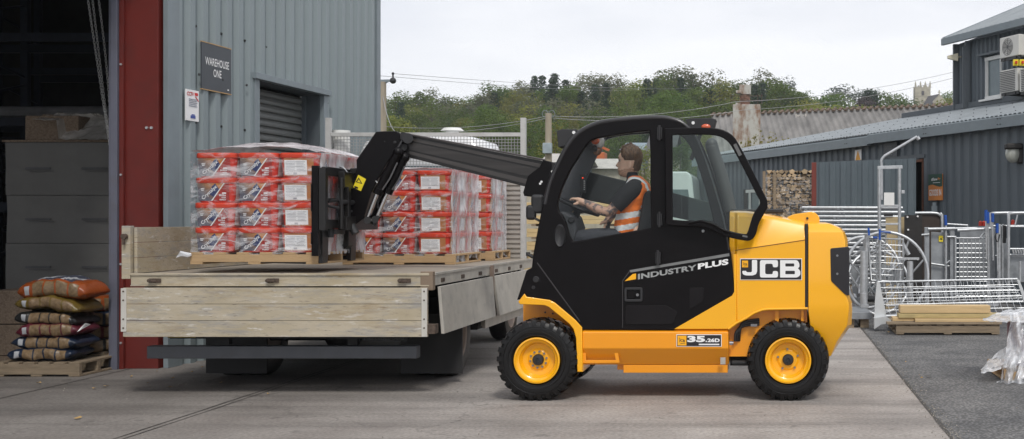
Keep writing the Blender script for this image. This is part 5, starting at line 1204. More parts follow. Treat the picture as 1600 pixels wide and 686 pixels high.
def wrap(name, label, x0, x1, y0, y1, z0, z1, seed=0, peak=.03, skirt=.05, tails=6):
    """stretch film round a load: grids on the sides, a loose cover on top, ragged skirt"""
    mb = MB(); g = .010; rng = random.Random(seed)
    def grid(P_, nu, nv, mi, amp, sk=False):
        mb.mi = mi; V = {}
        for a in range(nu + 1):
            for b in range(nv + 1):
                p, n = P_(a / nu, b / nv); q = noise.noise(Vector((p.x * 7, p.y * 7, p.z * 5 + seed))) + .3 * noise.noise(Vector((p.x * 17 + p.z * 12, p.y * 17, p.z * 10)))
                e = 0 if (a in (0, nu)) else 1
                V[a, b] = mb.bm.verts.new(p + n * amp * (q * e + .4))
        for a in range(nu):
            for b in range(nv):
                if sk and mi == 1 and b == 0 and rng.random() < .3: continue
                mb._f((V[a, b], V[a + 1, b], V[a + 1, b + 1], V[a, b + 1]))
    X0, X1, Y0, Y1 = x0 - g, x1 + g, y0 - g, y1 + g
    def side(ax):
        # lids stick out, the film dips between them
        def fz(v): 
            z = z0 - skirt + (z1 - z0 + skirt) * v; t = ((z - z0) / BH) % 1; return z, -.010 * math.sin(math.pi * t) if z > z0 else 0
        if ax == 0: return lambda u, v: (Vector((X0 + (X1 - X0) * u, Y0 - fz(v)[1], fz(v)[0])), Vector((0, -1, 0)))
        if ax == 1: return lambda u, v: (Vector((X1 + fz(v)[1], Y0 + (Y1 - Y0) * u, fz(v)[0])), Vector((1, 0, 0)))
        if ax == 2: return lambda u, v: (Vector((X1 + (X0 - X1) * u, Y1, fz(v)[0])), Vector((0, 1, 0)))
        return lambda u, v: (Vector((X0, Y1 + (Y0 - Y1) * u, fz(v)[0])), Vector((-1, 0, 0)))
    grid(side(0), 46, 38, 0, .009, True); grid(side(1), 42, 38, 1, .014, True); grid(side(2), 10, 10, 1, .01); grid(side(3), 20, 20, 0, .01)
    grid(lambda u, v: (Vector((X0 + (X1 - X0) * u, Y0 + (Y1 - Y0) * v, z1 + .006 + peak * (math.sin(math.pi * min(1, u * 1.05)) ** .6) * (.35 + .65 * min(1, v * 2.5)))), Vector((0, 0, 1))), 34, 24, 2, .014)
    # frayed tails at the lower edge
    mb.mi = 1
    for k in range(tails):
        c = Vector((X1 + .005, Y0 + (Y1 - Y0) * rng.random(), z0 - skirt)) if k < 6 else Vector((X0 + (X1 - X0) * rng.random(), Y0 - .004, z0 - skirt)); w = rng.uniform(.03, .10); l = rng.uniform(.02, .06)
        d = Vector((0, 1, 0)) if k < 6 else Vector((1, 0, 0)); o = Vector((1, 0, 0)) if k < 6 else Vector((0, -1, 0))
        mb.quad(c - d * w, c + d * w, c + d * w * .4 + o * .02 - Vector((0, 0, l)), c - d * w * .2 + o * .035 - Vector((0, 0, l * 1.1)))
    return tag(mb.done(name, [M_film, M_filmside, M_filmtop], smooth=60, recalc=False, doubles=False), label, 'film', 'stretch film wrapped round the tub loads')
# load on the forks
L1x, L1y, L1z = wx(299, 9.35), 9.37, wz(395, 9.35)
pallet('wooden_pallet', 'pine pallet lifted on the forks under the left load of tubs', wx(297, 9.35), wx(497, 9.35), 9.35, 10.40, wz(413, 9.35), .097, M_wood, group='pallets on the truck bed')
load(L1x, L1y, L1z + .001, 'raised load on the forks')
wrap('stretch_film', 'clear film round the raised left load of tubs with a milky cover on top', L1x, L1x + 3 * BW, L1y, L1y + 3 * BD, L1z, L1z + 4 * BH, 1, .10, .02, 0)
mb = MB(); c = W(299, 398, 9.33); rng = random.Random(5)
for k in range(5): mb.tube([c, c + Vector((-.03 - .012 * k, -.012, -.008 + .006 * k)), c + Vector((-.07 - .01 * k, -.02, -.006 * k))], [.012, .016, .004], 6)
tag(mb.done('film_knot', M_polythene), 'white knotted end of film sticking out left of the raised pallet', 'film')
# load standing on the deck behind, and the one against the headboard
L2y = 11.22; L2x = wx(537, 11.2); L2z = DZt + .105
pallet('wooden_pallet', 'pine pallet on the truck deck under the middle load of tubs', wx(535, 11.2), wx(711, 11.2), 11.2, 12.2, DZt + .002, .10, M_wood, group='pallets on the truck bed')
load(L2x, L2y, L2z, 'load behind the boom', mixed=('A', 'A', 'B'))
wrap('stretch_film', 'clear film round the middle load of tubs, bunched and torn at its lower right', L2x, L2x + 3 * BW, L2y, L2y + 3 * BD, L2z, L2z + 4 * BH, 2, .03, .06)
L3y = 12.36; L3x = wx(766, 12.34) - 3 * BW; L3z = L2z
pallet('wooden_pallet', 'pine pallet against the headboard at the front of the truck deck', L3x - .02, L3x + 3 * BW + .05, 12.32, 13.07, DZt + .002, .10, M_wood, group='pallets on the truck bed')
load(L3x, L3y, L3z, 'load against the headboard', ny=2, mixed=('A', 'A', 'B'))
wrap('stretch_film', 'clear film round the furthest load of tubs by the headboard', L3x, L3x + 3 * BW, L3y, L3y + 2 * BD, L3z, L3z + 4 * BH, 3, .02, .06)
# loose film hanging between the loads
def drape(name, label, c, w, d, h, seed, m=None, flat=.3):
    mb = MB(); n = 26; V = {}; c = Vector(c)
    for i in range(n + 1):
        for j in range(n + 1):
            u, v = i / n * 2 - 1, j / n * 2 - 1; rr_ = max(abs(u), abs(v)); q = Vector((u * 1.7 + seed, v * 1.7, seed))
            z = h * max(0, 1 - rr_ ** 2.2) * (.7 + .6 * noise.noise(q)) + .05 * abs(noise.noise(q * 3.1)) + .03 * abs(noise.noise(q * 8))
            V[i, j] = mb.bm.verts.new(c + Vector((u * w * (1 + .25 * noise.noise(q * 1.3 + Vector((9, 0, 0)))), v * d * (1 + .25 * noise.noise(q * 1.3 + Vector((0, 9, 0)))), z + .004)))
    for i in range(n):
        for j in range(n): mb._f((V[i, j], V[i + 1, j], V[i + 1, j + 1], V[i, j + 1]))
    return tag(mb.done(name, m or M_polythene, smooth=60, recalc=False), label, 'film')
# ------------------------------------------------------------------ the yellow and black handler
FY = 9.0
fk = thing('telescopic_forklift', 'yellow and black telescopic forklift, side on, with its boom reaching over the truck', 'forklift', (-.9, 9.65, 0))
fx = lambda p, Y=FY: wx(p, Y)
fz = lambda p, Y=FY: wz(p, Y)
NY, RY = 9.03, 10.30                                       # near and far sides of the machine
def loft(mb, rings, cap=True):
    R_ = [[mb.bm.verts.new(p) for p in r] for r in rings]; n = len(R_[0])
    for a, b in zip(R_[:-1], R_[1:]):
        for i in range(n): mb._f((a[i], a[(i + 1) % n], b[(i + 1) % n], b[i]))
    if cap: mb._f(R_[0][::-1]); mb._f(R_[-1])
    return mb
# chassis beam: flat upper band, the lower band tucked under
mb = MB(); zt, zm, zb = fz(514), fz(545), fz(573)
sec = [(NY + .04, zt), (NY, zt - .03), (NY, zm), (NY + .10, zb), (RY - .10, zb), (RY, zm), (RY, zt - .03), (RY - .04, zt)]
loft(mb, [[Vector((fx(x), y, z)) for y, z in sec] for x in (909, 1138)]); cha = mb.done('chassis', M_jy_shade, fk, bevel=.008, seg=3)
mb = MB(); mb.bb(fx(959), fx(972), 9.20, 10.1, fz(583), fz(573.3)); mb.bb(fx(970.5), fx(1136), 9.13, 10.2, fz(586), fz(573.3)); mb.done('belly_plate', M_jy_shade, cha, bevel=.004)
# step recess: frame with a set back tread
plate('step', [(909, 545), (963, 547), (967, 567), (909, 568)], [[(914, 549), (959, 551), (962, 564), (914, 564)]], NY + .028, NY + .045, M_jy_shade, cha, FY + .03, .003)
# front mudguard band, inner wheel arch
band = [(811, 471.5), (819, 461), (822, 465), (858, 470), (866, 474), (898, 501), (908, 512), (909, 580), (903, 580), (901, 528), (897, 514), (890, 505), (858, 479), (851, 476), (813, 474.5)]
plate('mudguard', band, [], NY - .01, NY + .36, M_jy, fk, FY + .02, .006)
plate('wheel_arch', [(818, 475), (852, 477), (890, 506), (897, 515), (901, 530), (902, 575), (818, 575)], [], NY + .37, NY + .40, M_jy_shade, fk, 9.4, .003)
plate('wheel_arch', [(818, 475), (852, 477), (890, 506), (897, 515), (901, 530), (902, 575), (818, 575)], [], 9.92, 9.95, M_jy_shade, fk, 9.4, .003)
mb = MB()
for x, y in ((852, 488), (864, 490), (852, 499), (857, 496)): mb.tube([(fx(x, 9.4), 9.399, fz(y, 9.4)), (fx(x, 9.4), 9.392, fz(y, 9.4))], .007, 8)
mb.done('fixing_holes', M_int, fk)
# cab body
pr = [(813, 462), (836, 402), (880, 392), (1128, 398), (1140, 400), (1144, 458), (1052, 510), (912, 510), (868, 473)]
mb = MB(); mb.prism([(fx(x, 9.05), fz(y, 9.05)) for x, y in pr], 9.096, 9.78); mb.done('cab_floor', M_blk, fk, bevel=.01)
outer = [(811.5, 466), (825, 424), (833.5, 419), (835.5, 400), (847, 338), (860, 284), (876, 247), (889, 224), (904, 207), (926, 194.5), (952, 188), (1001, 183.6), (1035, 183), (1056, 187), (1071, 195), (1083, 208), (1096, 236), (1108, 270), (1119, 306), (1129, 342), (1138, 386), (1141, 398), (1146, 455), (1143, 461), (1052, 514), (909.5, 513), (868, 475.5), (850, 468.5), (821, 465)]
sharp = (0, 1, 2, 3, 21, 22, 23, 24, 25, 26, 27, 28)
outer_s = smooth_poly(outer, True, 4, sharp)
win = [(942, 213), (980, 206.5), (1017, 203), (1018.5, 240), (1019.5, 357.5), (960, 368), (902, 378.5), (893, 376), (888, 366), (884, 352), (878, 338), (872, 331), (870, 320), (873, 306), (879, 289), (890, 265), (901, 248), (917, 224), (928, 216)]
win_s = smooth_poly(win, True, 3, (2, 4, 3))
win2 = [(1039, 204), (1055, 206), (1068, 213), (1078, 224), (1090, 252), (1103, 292), (1112, 325), (1118, 352), (1040, 350)]
win2_s = smooth_poly(win2, True, 3, (0, 7, 8))
cs_ = plate('cab_frame', outer_s, [win_s, win2_s], 9.035, 9.095, M_blk, fk, 9.06, .010)
# far side of the cab: same frame, wide openings
g = 9.06
far_out = [(fx(x, g), fz(y, g)) for x, y in [(v[0], v[1]) for v in outer_s]]
low = [(835, 402), (847, 338), (860, 284), (876, 247), (889, 224), (904, 207), (926, 194.5), (952, 188), (1001, 183.6), (1035, 183), (1056, 187), (1071, 195), (1083, 208), (1096, 236), (1108, 270), (1119, 306), (1129, 342), (1138, 386), (1138, 402)]
lw = smooth_poly(low, False, 3)
hf = smooth_poly([(858, 340), (868, 300), (884, 262), (902, 230), (918, 213), (940, 203), (980, 198), (1015, 197), (1016, 300), (1016, 384), (860, 384)], True, 3, (7, 8, 9, 10))
hb_ = [(1028, 198), (1048, 199), (1060, 206), (1074, 226), (1090, 262), (1104, 304), (1114, 344), (1116, 384), (1028, 384)]
plate('far_cab_frame', [(fx(x, g), fz(y, g)) for x, y in lw], [[(fx(x, g), fz(y, g)) for x, y in hf], [(fx(x, g), fz(y, g)) for x, y in hb_]], 9.74, 9.79, M_blk, fk, None, .006)
# roof skin across the cab, following the outline
rc = smooth_poly([(889, 224), (904, 207), (926, 194.5), (952, 188), (1001, 183.6), (1035, 183), (1056, 187), (1071, 195), (1083, 208)], False, 3)
mb = MB(); rings = []
for i, p in enumerate(rc):
    a, b = rc[max(0, i - 1)], rc[min(len(rc) - 1, i + 1)]; t_ = (b - a).normalized(); nn = Vector((-t_.y, t_.x))
    q = p + nn * 5
    rings.append([Vector((fx(p.x, g), 9.055, fz(p.y + .8, g))), Vector((fx(p.x, g), 9.78, fz(p.y + .8, g))), Vector((fx(q.x, g), 9.78, fz(q.y, g))), Vector((fx(q.x, g), 9.055, fz(q.y, g)))])
k0, k1 = 7, 17
loft(mb, rings[:k0 + 1]); mb2 = MB(); loft(mb2, rings[k1:]); mb.done('cab_roof', M_blk, fk, smooth=50); mb2.done('cab_roof', M_blk, fk, smooth=50)
for ya_, yb_ in ((9.055, 9.13), (9.70, 9.78)):
    mb = MB(); loft(mb, [[Vector((p.x, ya_ if j in (0, 3) else yb_, p.z)) for j, p in enumerate(r)] for r in rings[k0:k1 + 1]]); mb.done('roof_side_bar', M_blk, fk, smooth=50)
mb = MB(); 
for r, r2 in zip(rings[k0:k1], rings[k0 + 1:k1 + 1]): mb.quad((r[0].x, 9.13, r[0].z - .006), (r2[0].x, 9.13, r2[0].z - .006), (r2[0].x, 9.70, r2[0].z - .006), (r[0].x, 9.70, r[0].z - .006))
mb.done('added_roof_window', M_glass, fk, smooth=60, doubles=True)  # unseen roof glass, added to let light onto the driver
mb = MB(); mb.tube([(fx(p.x, 9.05), 9.05, fz(p.y + 1.2, 9.05)) for p in smooth_poly([(852, 318), (860, 284), (876, 247), (889, 224), (904, 207), (926, 194.5), (952, 188), (1001, 183.6), (1035, 183), (1056, 187), (1071, 195), (1083, 208)], False, 4)], .020, 10); mb.done('roof_rail', mat('rail_black', (.022, .021, .023), .3, coat=.3), fk, smooth=60)
# windscreen (thin curved sheet) and glazing
mb = MB(); ws = smooth_poly([(838, 398), (848, 338), (861, 284), (877, 248), (890, 225)], False, 4)
for a, b in zip(ws[:-1], ws[1:]): mb.quad((fx(a.x, g), 9.10, fz(a.y, g)), (fx(b.x, g), 9.10, fz(b.y, g)), (fx(b.x, g), 9.74, fz(b.y, g)), (fx(a.x, g), 9.74, fz(a.y, g)))
mb.done('windscreen', M_glass, fk, smooth=60, doubles=True)
mb = MB(); mb._f([mb.bm.verts.new((fx(p.x, g), 9.064, fz(p.y, g))) for p in win_s]); mb.done('side_window', M_glass, fk, smooth=0)
mb = MB(); mb._f([mb.bm.verts.new((fx(x, g), 9.764, fz(y, g))) for x, y in hf]); mb.done('far_window', M_glass, fk, smooth=0)
mb = MB(); mb._f([mb.bm.verts.new((fx(x, g), 9.764, fz(y, g))) for x, y in hb_]); mb.done('far_window', M_glass_g, fk, smooth=0)
mb = MB(); rw = smooth_poly([(1083, 210), (1096, 238), (1108, 272), (1119, 308), (1129, 344), (1137, 390)], False, 3)
for a, b in zip(rw[:-1], rw[1:]): mb.quad((fx(a.x, g), 9.10, fz(a.y, g)), (fx(b.x, g), 9.10, fz(b.y, g)), (fx(b.x, g), 9.74, fz(b.y, g)), (fx(a.x, g), 9.74, fz(a.y, g)))
mb.done('rear_window', M_glass_g, fk, smooth=60, doubles=True)
# edge trim lines of the curved rear quarter
mb = MB()
mb.tube([(fx(p.x + 2, 9.07), 9.04, fz(p.y, 9.07)) for p in rw], .007, 6); mb.done('rear_seal', M_chrome if 0 else M_trimg, fk, smooth=60)
# black body panels with shut lines and inset panels
def line(mb, x0, y0, x1, y1, w=.008, Y=9.033): mb.bar((fx(x0), Y, fz(y0)), (fx(x1), Y, fz(y1)), .004, w, up=(0, 1, 0)) if 0 else mb.bar((fx(x0), Y, fz(y0)), (fx(x1), Y, fz(y1)), .004, w)
mb = MB(); line(mb, 972, 439, 972, 513, .006); line(mb, 972, 439, 983, 424, .006); line(mb, 838, 411, 905, 503, .007)
mb.done('shut_lines', mat('shut_line_grey', (.05, .047, .05), .4), fk)
plate('inset_panel', round_poly([(977, 478), (1040, 478), (1058, 488), (1050, 507), (977, 507)], 3), [], 9.030, 9.036, mat('inset_black', (.0085, .0072, .0082), .36, spec=.2), fk, FY, .0015)
plate('inset_panel', round_poly([(1077, 450), (1099, 450), (1099, 470), (1080, 482), (1077, 482)], 3), [], 9.030, 9.036, MATS['inset_black'], fk, FY, .0015)
plate('window_sill', round_poly([(880, 372), (889, 384), (899, 386), (1020, 366), (1022, 372), (900, 391), (886, 390)], 3), [], 9.028, 9.036, M_blk, fk, FY, .003) if 0 else None
hd = plate('door_handle', round_poly([(975.5, 450), (1003, 450), (1003, 471), (975.5, 471)], 3), [round_poly([(978, 452.5), (1000.5, 452.5), (1000.5, 468.5), (978, 468.5)], 2)], 9.018, 9.036, M_int, fk, FY, .003)
mb = MB(); mb.bb(fx(979), fx(992), 9.024, 9.032, fz(467), fz(454)); mb.done('grip', M_blk, hd, bevel=.004)
mb = MB(); mb.tube([(fx(995.5), 9.032, fz(461)), (fx(995.5), 9.018, fz(461))], .011, 12); mb.done('lock', M_steel, hd)
# the vent wheel at the front of the cab side, round caps low down
mb = MB(); c = Vector((fx(871.5), 9.04, fz(372))); mb.ball(c, .001); 
mb.done('x', M_int, fk) if 0 else mb.bm.free()
for (px, py, rx, rz) in ((874, 369, .045, .095),):
    mb = MB(); mb.lathe([(.0, -.004), (.6, -.010), (.85, -.02), (1, -.004), (1, .01)], (0, 0, 0), 'Y', 28)
    for v in mb.bm.verts: v.co = Vector((v.co.x * rx, v.co.y * 1, v.co.z * rz)) + Vector((fx(px), 9.034, fz(py)))
    mb.done('side_vent', M_int, fk, smooth=50)
for px, py, r in ((836, 437, .026), (832, 449.5, .014)):
    mb = MB(); mb.lathe([(0, -.006), (r * .8, -.006), (r, 0), (r, .01)], (fx(px), 9.034, fz(py)), 'Y', 24); mb.done('body_cap', M_int, fk, smooth=40)
# hinges of the doors
for py in (208, 343, 403):
    mb = MB(); x = 1030.5 if py < 380 else 1028; mb.bb(fx(x - 4), fx(x + 4), 8.995, 9.034, fz(py + 9), fz(py - 9)); mb.tube([(fx(x), 8.992, fz(py + 12)), (fx(x), 8.992, fz(py - 12))], .011, 10); mb.done('hinge', M_int, fk, bevel=.003)
# open upper door, swung flat against the cab side
do = smooth_poly([(1040.5, 202.5), (1085, 201), (1122, 202.5), (1143, 212), (1156, 231), (1174, 266), (1192, 302), (1197.5, 314), (1197, 326), (1190, 338), (1184, 350), (1179.5, 366), (1173, 373.5), (1163, 374.5), (1134, 368), (1110, 357.5), (1094, 353.5), (1066, 352.5), (1042, 350)], True, 3, (0, 17, 18))
di = smooth_poly([(1049.5, 210), (1085, 209), (1119, 210.5), (1136, 218.5), (1147, 233), (1165, 267), (1183, 303), (1188.5, 314), (1187, 322), (1179, 334), (1173.5, 350), (1169, 364), (1163, 367), (1136, 361), (1113, 352), (1096, 346.5), (1068, 346), (1050, 344.5)], True, 3, (0, 16, 17))
dr = plate('upper_door', do, [di], 8.945, 8.985, M_blk, fk, 8.97, .007)
mb = MB(); mb._f([mb.bm.verts.new((fx(p.x, 8.97), 8.965, fz(p.y, 8.97))) for p in di]); mb.done('glass', M_glass_g, dr, smooth=0)
mb = MB(); mb.bar(W(1148, 225, 8.94), W(1157, 243, 8.94), .008, .026); mb.bar(W(1160, 368.5, 8.942), W(1168, 370, 8.942), .006, .014); mb.done('reflector', mat('grey_sticker', (.12, .12, .12), .4), dr)
mb = MB(); mb.tube([(W(1076, 349, 8.93)), W(1096, 345, 8.91), W(1113, 350, 8.91), W(1130, 360, 8.93), W(1143, 364, 8.94)], .009, 8); mb.done('latch_bar', M_blk, dr, smooth=50)
mb = MB(); mb.lathe([(0, -.014), (.010, -.012), (.012, 0), (.012, .03)], W(1098.5, 361, 9.03), 'Y', 14); mb.done('latch_pin', M_galv, fk)
# stripe, flash and lettering on the black side
plate('side_stripe', [(983, 422.5), (1139, 396), (1139.5, 400.3), (984.5, 426)], [], 9.028, 9.032, M_decal_g, fk, FY, .0005)
plate('yellow_flash', [(975.4, 439.6), (987.8, 428.6), (993, 427.8), (993, 436.4)], [], 9.030, 9.0335, M_jy, fk, FY, .0004)
sl = Vector((1137 - 996, 0, (437 - 414))).normalized()
mb = MB(); put_text(mb, 'INDUSTRY', (fx(996), 9.032, fz(437.2)), sl, (0, 0, 1), (1088 - 996) / 200 / sl.x, .044, .035, 1.02, shear=.0); t_ = mb.done('lettering', mat('letter_grey', (.30, .31, .31), .45), fk, smooth=0)
mb = MB(); put_text(mb, 'PLUS', (fx(1090), 9.032, fz(421.4)), sl, (0, 0, 1), (1138 - 1090) / 200 / sl.x, .046, .045, 1.02); mb.done('lettering', M_letter, fk, smooth=0)
# ------------------------------------------------------------------ engine cover and counterweight
st = [(1139, 329, 391, 514), (1147, 329, 391, 457), (1152, 329, 389, 500), (1165, 329.3, 386.5, 500), (1188, 332.3, 383.3, 485.2), (1210, 336.3, 380.3, 482.4), (1258, 345.6, 374, 481.4)]
mb = MB(); rings = []
for i, (x, t0, cr_, b0) in enumerate(st):
    b0 = (513, 512, 507, 498, 485, 482.4, 481.4)[i]; q0_ = .03 if i < 2 else 0
    def sd(sgn):
        o = lambda d: (NY + d + q0_) if sgn > 0 else (RY - d - q0_)
        return [Vector((fx(x), o(.0), fz(b0))), Vector((fx(x), o(0), fz(cr_ + 2))), Vector((fx(x), o(.014), fz(cr_ - 3))), Vector((fx(x), o(.05), fz(t0 + 9))), Vector((fx(x), o(.075), fz(t0 + 3))), Vector((fx(x), o(.13), fz(t0)))]
    a = sd(1); b = sd(-1)[::-1]; rings.append(a + b)
loft(mb, rings); ec = mb.done('engine_cover', M_jy, fk, bevel=.006, seg=3, smooth=25)
# near flank under the cab edge: the yellow wedge between the black panel and the wheel arch
plate('side_panel', smooth_poly([(1139, 400), (1147, 402), (1147.5, 457), (1144, 463), (1056, 513.5), (1136, 513.5), (1192, 483.2), (1137, 483)][:1], True, 1) if 0 else [(1146.5, 398), (1150, 398), (1150, 505), (1136, 513.4), (1056, 513.4), (1144.5, 462.5), (1148, 456)], [], NY - .001, NY + .06, M_jy, fk, FY + .03, .004)
mb = MB()
mb.tube([(fx(x, NY), NY - .001, fz(y, NY)) for x, y in ((1138, 514), (1150, 505), (1166, 497), (1178, 489), (1191, 484), (1200, 483), (1262, 482))], .010, 8); mb.done('arch_lip', M_jy, fk, smooth=60)
mb = MB(); line(mb, 1148, 391.5, 1258, 375, .006, NY - .001); line(mb, 1061, 511, 1140, 466, .004, NY - .0015) if 0 else None; mb.done('cover_seam', mat('seam_brown', (.20, .08, .004), .5), fk)
lv = [(347.5, 1263, 1292, .11, .04), (350, 1263, 1302, .07, .05), (356, 1263, 1315, .035, .06), (363, 1263, 1321.5, .012, .07), (375, 1263, 1326, .0, .08), (460, 1263, 1327.5, 0, .08), (474, 1263, 1333, 0, .10), (484, 1263, 1333.4, 0, .10), (510, 1266, 1333, .03, .12), (536, 1282, 1316, .08, .12), (561, 1294, 1300, .13, .02)]
mb = MB(); rings = []
for y, x0, x1, ins_, ch_ in lv:
    z = fz(y); a, b = fx(x0), fx(x1); o = ins_; c_ = min(ch_, (b - a) * .6)
    rings.append([Vector((a, NY + o, z)), Vector((b - c_ * .35, NY + o, z)), Vector((b, NY + o + c_, z)), Vector((b, RY - o - c_, z)), Vector((b - c_ * .35, RY - o, z)), Vector((a, RY - o, z))])
loft(mb, rings[::-1]); cw = mb.done('counterweight', M_jy, fk, bevel=.008, seg=3, smooth=20)
plate('tail_panel', round_poly([(1298, 388.5), (1326.3, 386), (1326.3, 461.5), (1321, 460), (1299, 438.5)], 2), [], NY - .007, NY + .05, M_tail, cw, FY + .03, .003)
mb = MB()
for py in (399.5, 428): mb.tube([(fx(1308.5), NY - .006, fz(py)), (fx(1308.5), NY - .012, fz(py))], .009, 10)
mb.done('panel_bolts', M_steel, cw)
plate('rear_fin', round_poly([(1229, 341), (1240, 336), (1271, 331.5), (1279.5, 339), (1279.5, 352), (1232, 350)], 4), [], NY + .16, NY + .20, M_jy, fk, FY + .18, .006)
mb = MB(); mb.tube([(fx(1262.5), NY + .161, fz(341)), (fx(1262.5), NY + .150, fz(341))], .010, 8); mb.done('fin_bolt', M_int, fk)
mb = MB(); mb.bb(fx(1258.6), fx(1262.6), NY + .02, RY - .02, fz(482), fz(350)); mb.done('cover_gap', M_int, fk)
# badge on the cover
def badge(name, x0, y0, x1, y1, Y=NY - .0):
    plate(name, [(x0, y0), (x1, y0), (x1, y1), (x0, y1)], [], Y - .004, Y - .0005, M_letter, fk, FY + .03, .0006)
    return plate(name, [(x0 + 1, y0 + 1), (x1 - 1, y0 + 1), (x1 - 1, y1 - 1), (x0 + 1, y1 - 1)], [], Y - .006, Y - .0042, M_tail, fk, FY + .03, .0006)
bd_ = badge('badge', 1156.5, 404, 1253, 437.5)
YB = NY - .0085
Jp = [(0, 8), (0, 4.5), (6, 4.5), (6, 6), (8, 7.2), (13, 7.2), (15, 6), (15, -16), (23, -16), (23, 6), (21, 11), (16, 13), (6, 13), (1.5, 11.5)]
J_ = [(1160 + x, 419.5 + y * .83) for x, y in Jp]
Cs = round_poly([(1187.5, 406.5), (1215.5, 406.5), (1215.5, 417.5), (1207.5, 417.5), (1207.5, 412), (1195.5, 412), (1195.5, 428.5), (1207.5, 428.5), (1207.5, 423.5), (1215.5, 423.5), (1215.5, 433.5), (1187.5, 433.5)], 3)
Bs = round_poly([(1219, 406.5, 1), (1246, 406.5, 5), (1249, 412, 4), (1249, 417, 3), (1246.5, 419.5, 1), (1250.5, 423, 3), (1250.5, 430, 5), (1246, 433.5, 4), (1219, 433.5, 1)], 3)
Bh1 = round_poly([(1227, 411.5), (1241, 411.5), (1241, 416.5), (1227, 416.5)], 1.2); Bh2 = round_poly([(1227, 423), (1242, 423), (1242, 428.5), (1227, 428.5)], 1.2)
mb = MB(); 
for o_, h_ in ((round_poly(J_, 1.6), []), (Cs, []), (Bs, [Bh1, Bh2])): plate('', o_, h_, YB, YB + .002, None, None, FY + .03, .0004, mb=mb)
mb.done('lettering', M_letter, bd_)
def emblem(x0, y0, x1, y1, par, Y):
    o_ = plate('emblem', [(x0, y0), (x1, y0), (x1, y1), (x0, y1)], [], Y, Y + .0015, M_jy, par, FY + .03, .0003)
    mb = MB(); w = (x1 - x0) / 200; put_text(mb, 'JCB', (fx(x0, NY) + w * .18, Y - .0008, fz(y1, NY) + w * .38), Vector((1, 0, -.12)), Z3, w * .66, w * .36, .03)
    mb.bar((fx(x0, NY) + w * .16, Y - .001, fz(y1, NY) + w * .84), (fx(x0, NY) + w * .3, Y - .001, fz(y1, NY) + w * .80), .001, w * .05)
    mb.bar((fx(x0, NY) + w * .34, Y - .001, fz(y1, NY) + w * .22), (fx(x0, NY) + w * .86, Y - .001, fz(y1, NY) + w * .28), .001, w * .05); mb.done('emblem_mark', M_tail, par, smooth=0); return o_
emblem(1159.5, 407.2, 1168.8, 417.6, bd_, YB)
bd2 = badge('badge', 1057, 522.5, 1127.5, 541.5)
emblem(1058.8, 524.4, 1072.6, 539.6, bd2, YB)
mb = MB(); z = fz(534.5, NY); put_text(mb, '35', (fx(1074, NY), YB, z), X3, Z3, .140, .050, .05); put_text(mb, '26D', (fx(1105.5, NY), YB, z), X3, Z3, .096, .030, .045); mb.box((fx(1103, NY) + .003, YB, z + .006), (.010, .001, .010))
mb.bar((fx(1092, NY), YB, fz(538, NY)), (fx(1124, NY), YB, fz(538, NY)), .001, .010); mb.done('lettering', M_letter, bd2, smooth=0)
mb = MB(); mb.bb(fx(1125), fx(1133), NY + .035, NY + .040, fz(571), fz(560)); mb.done('data_plate', M_alu_side, cha)
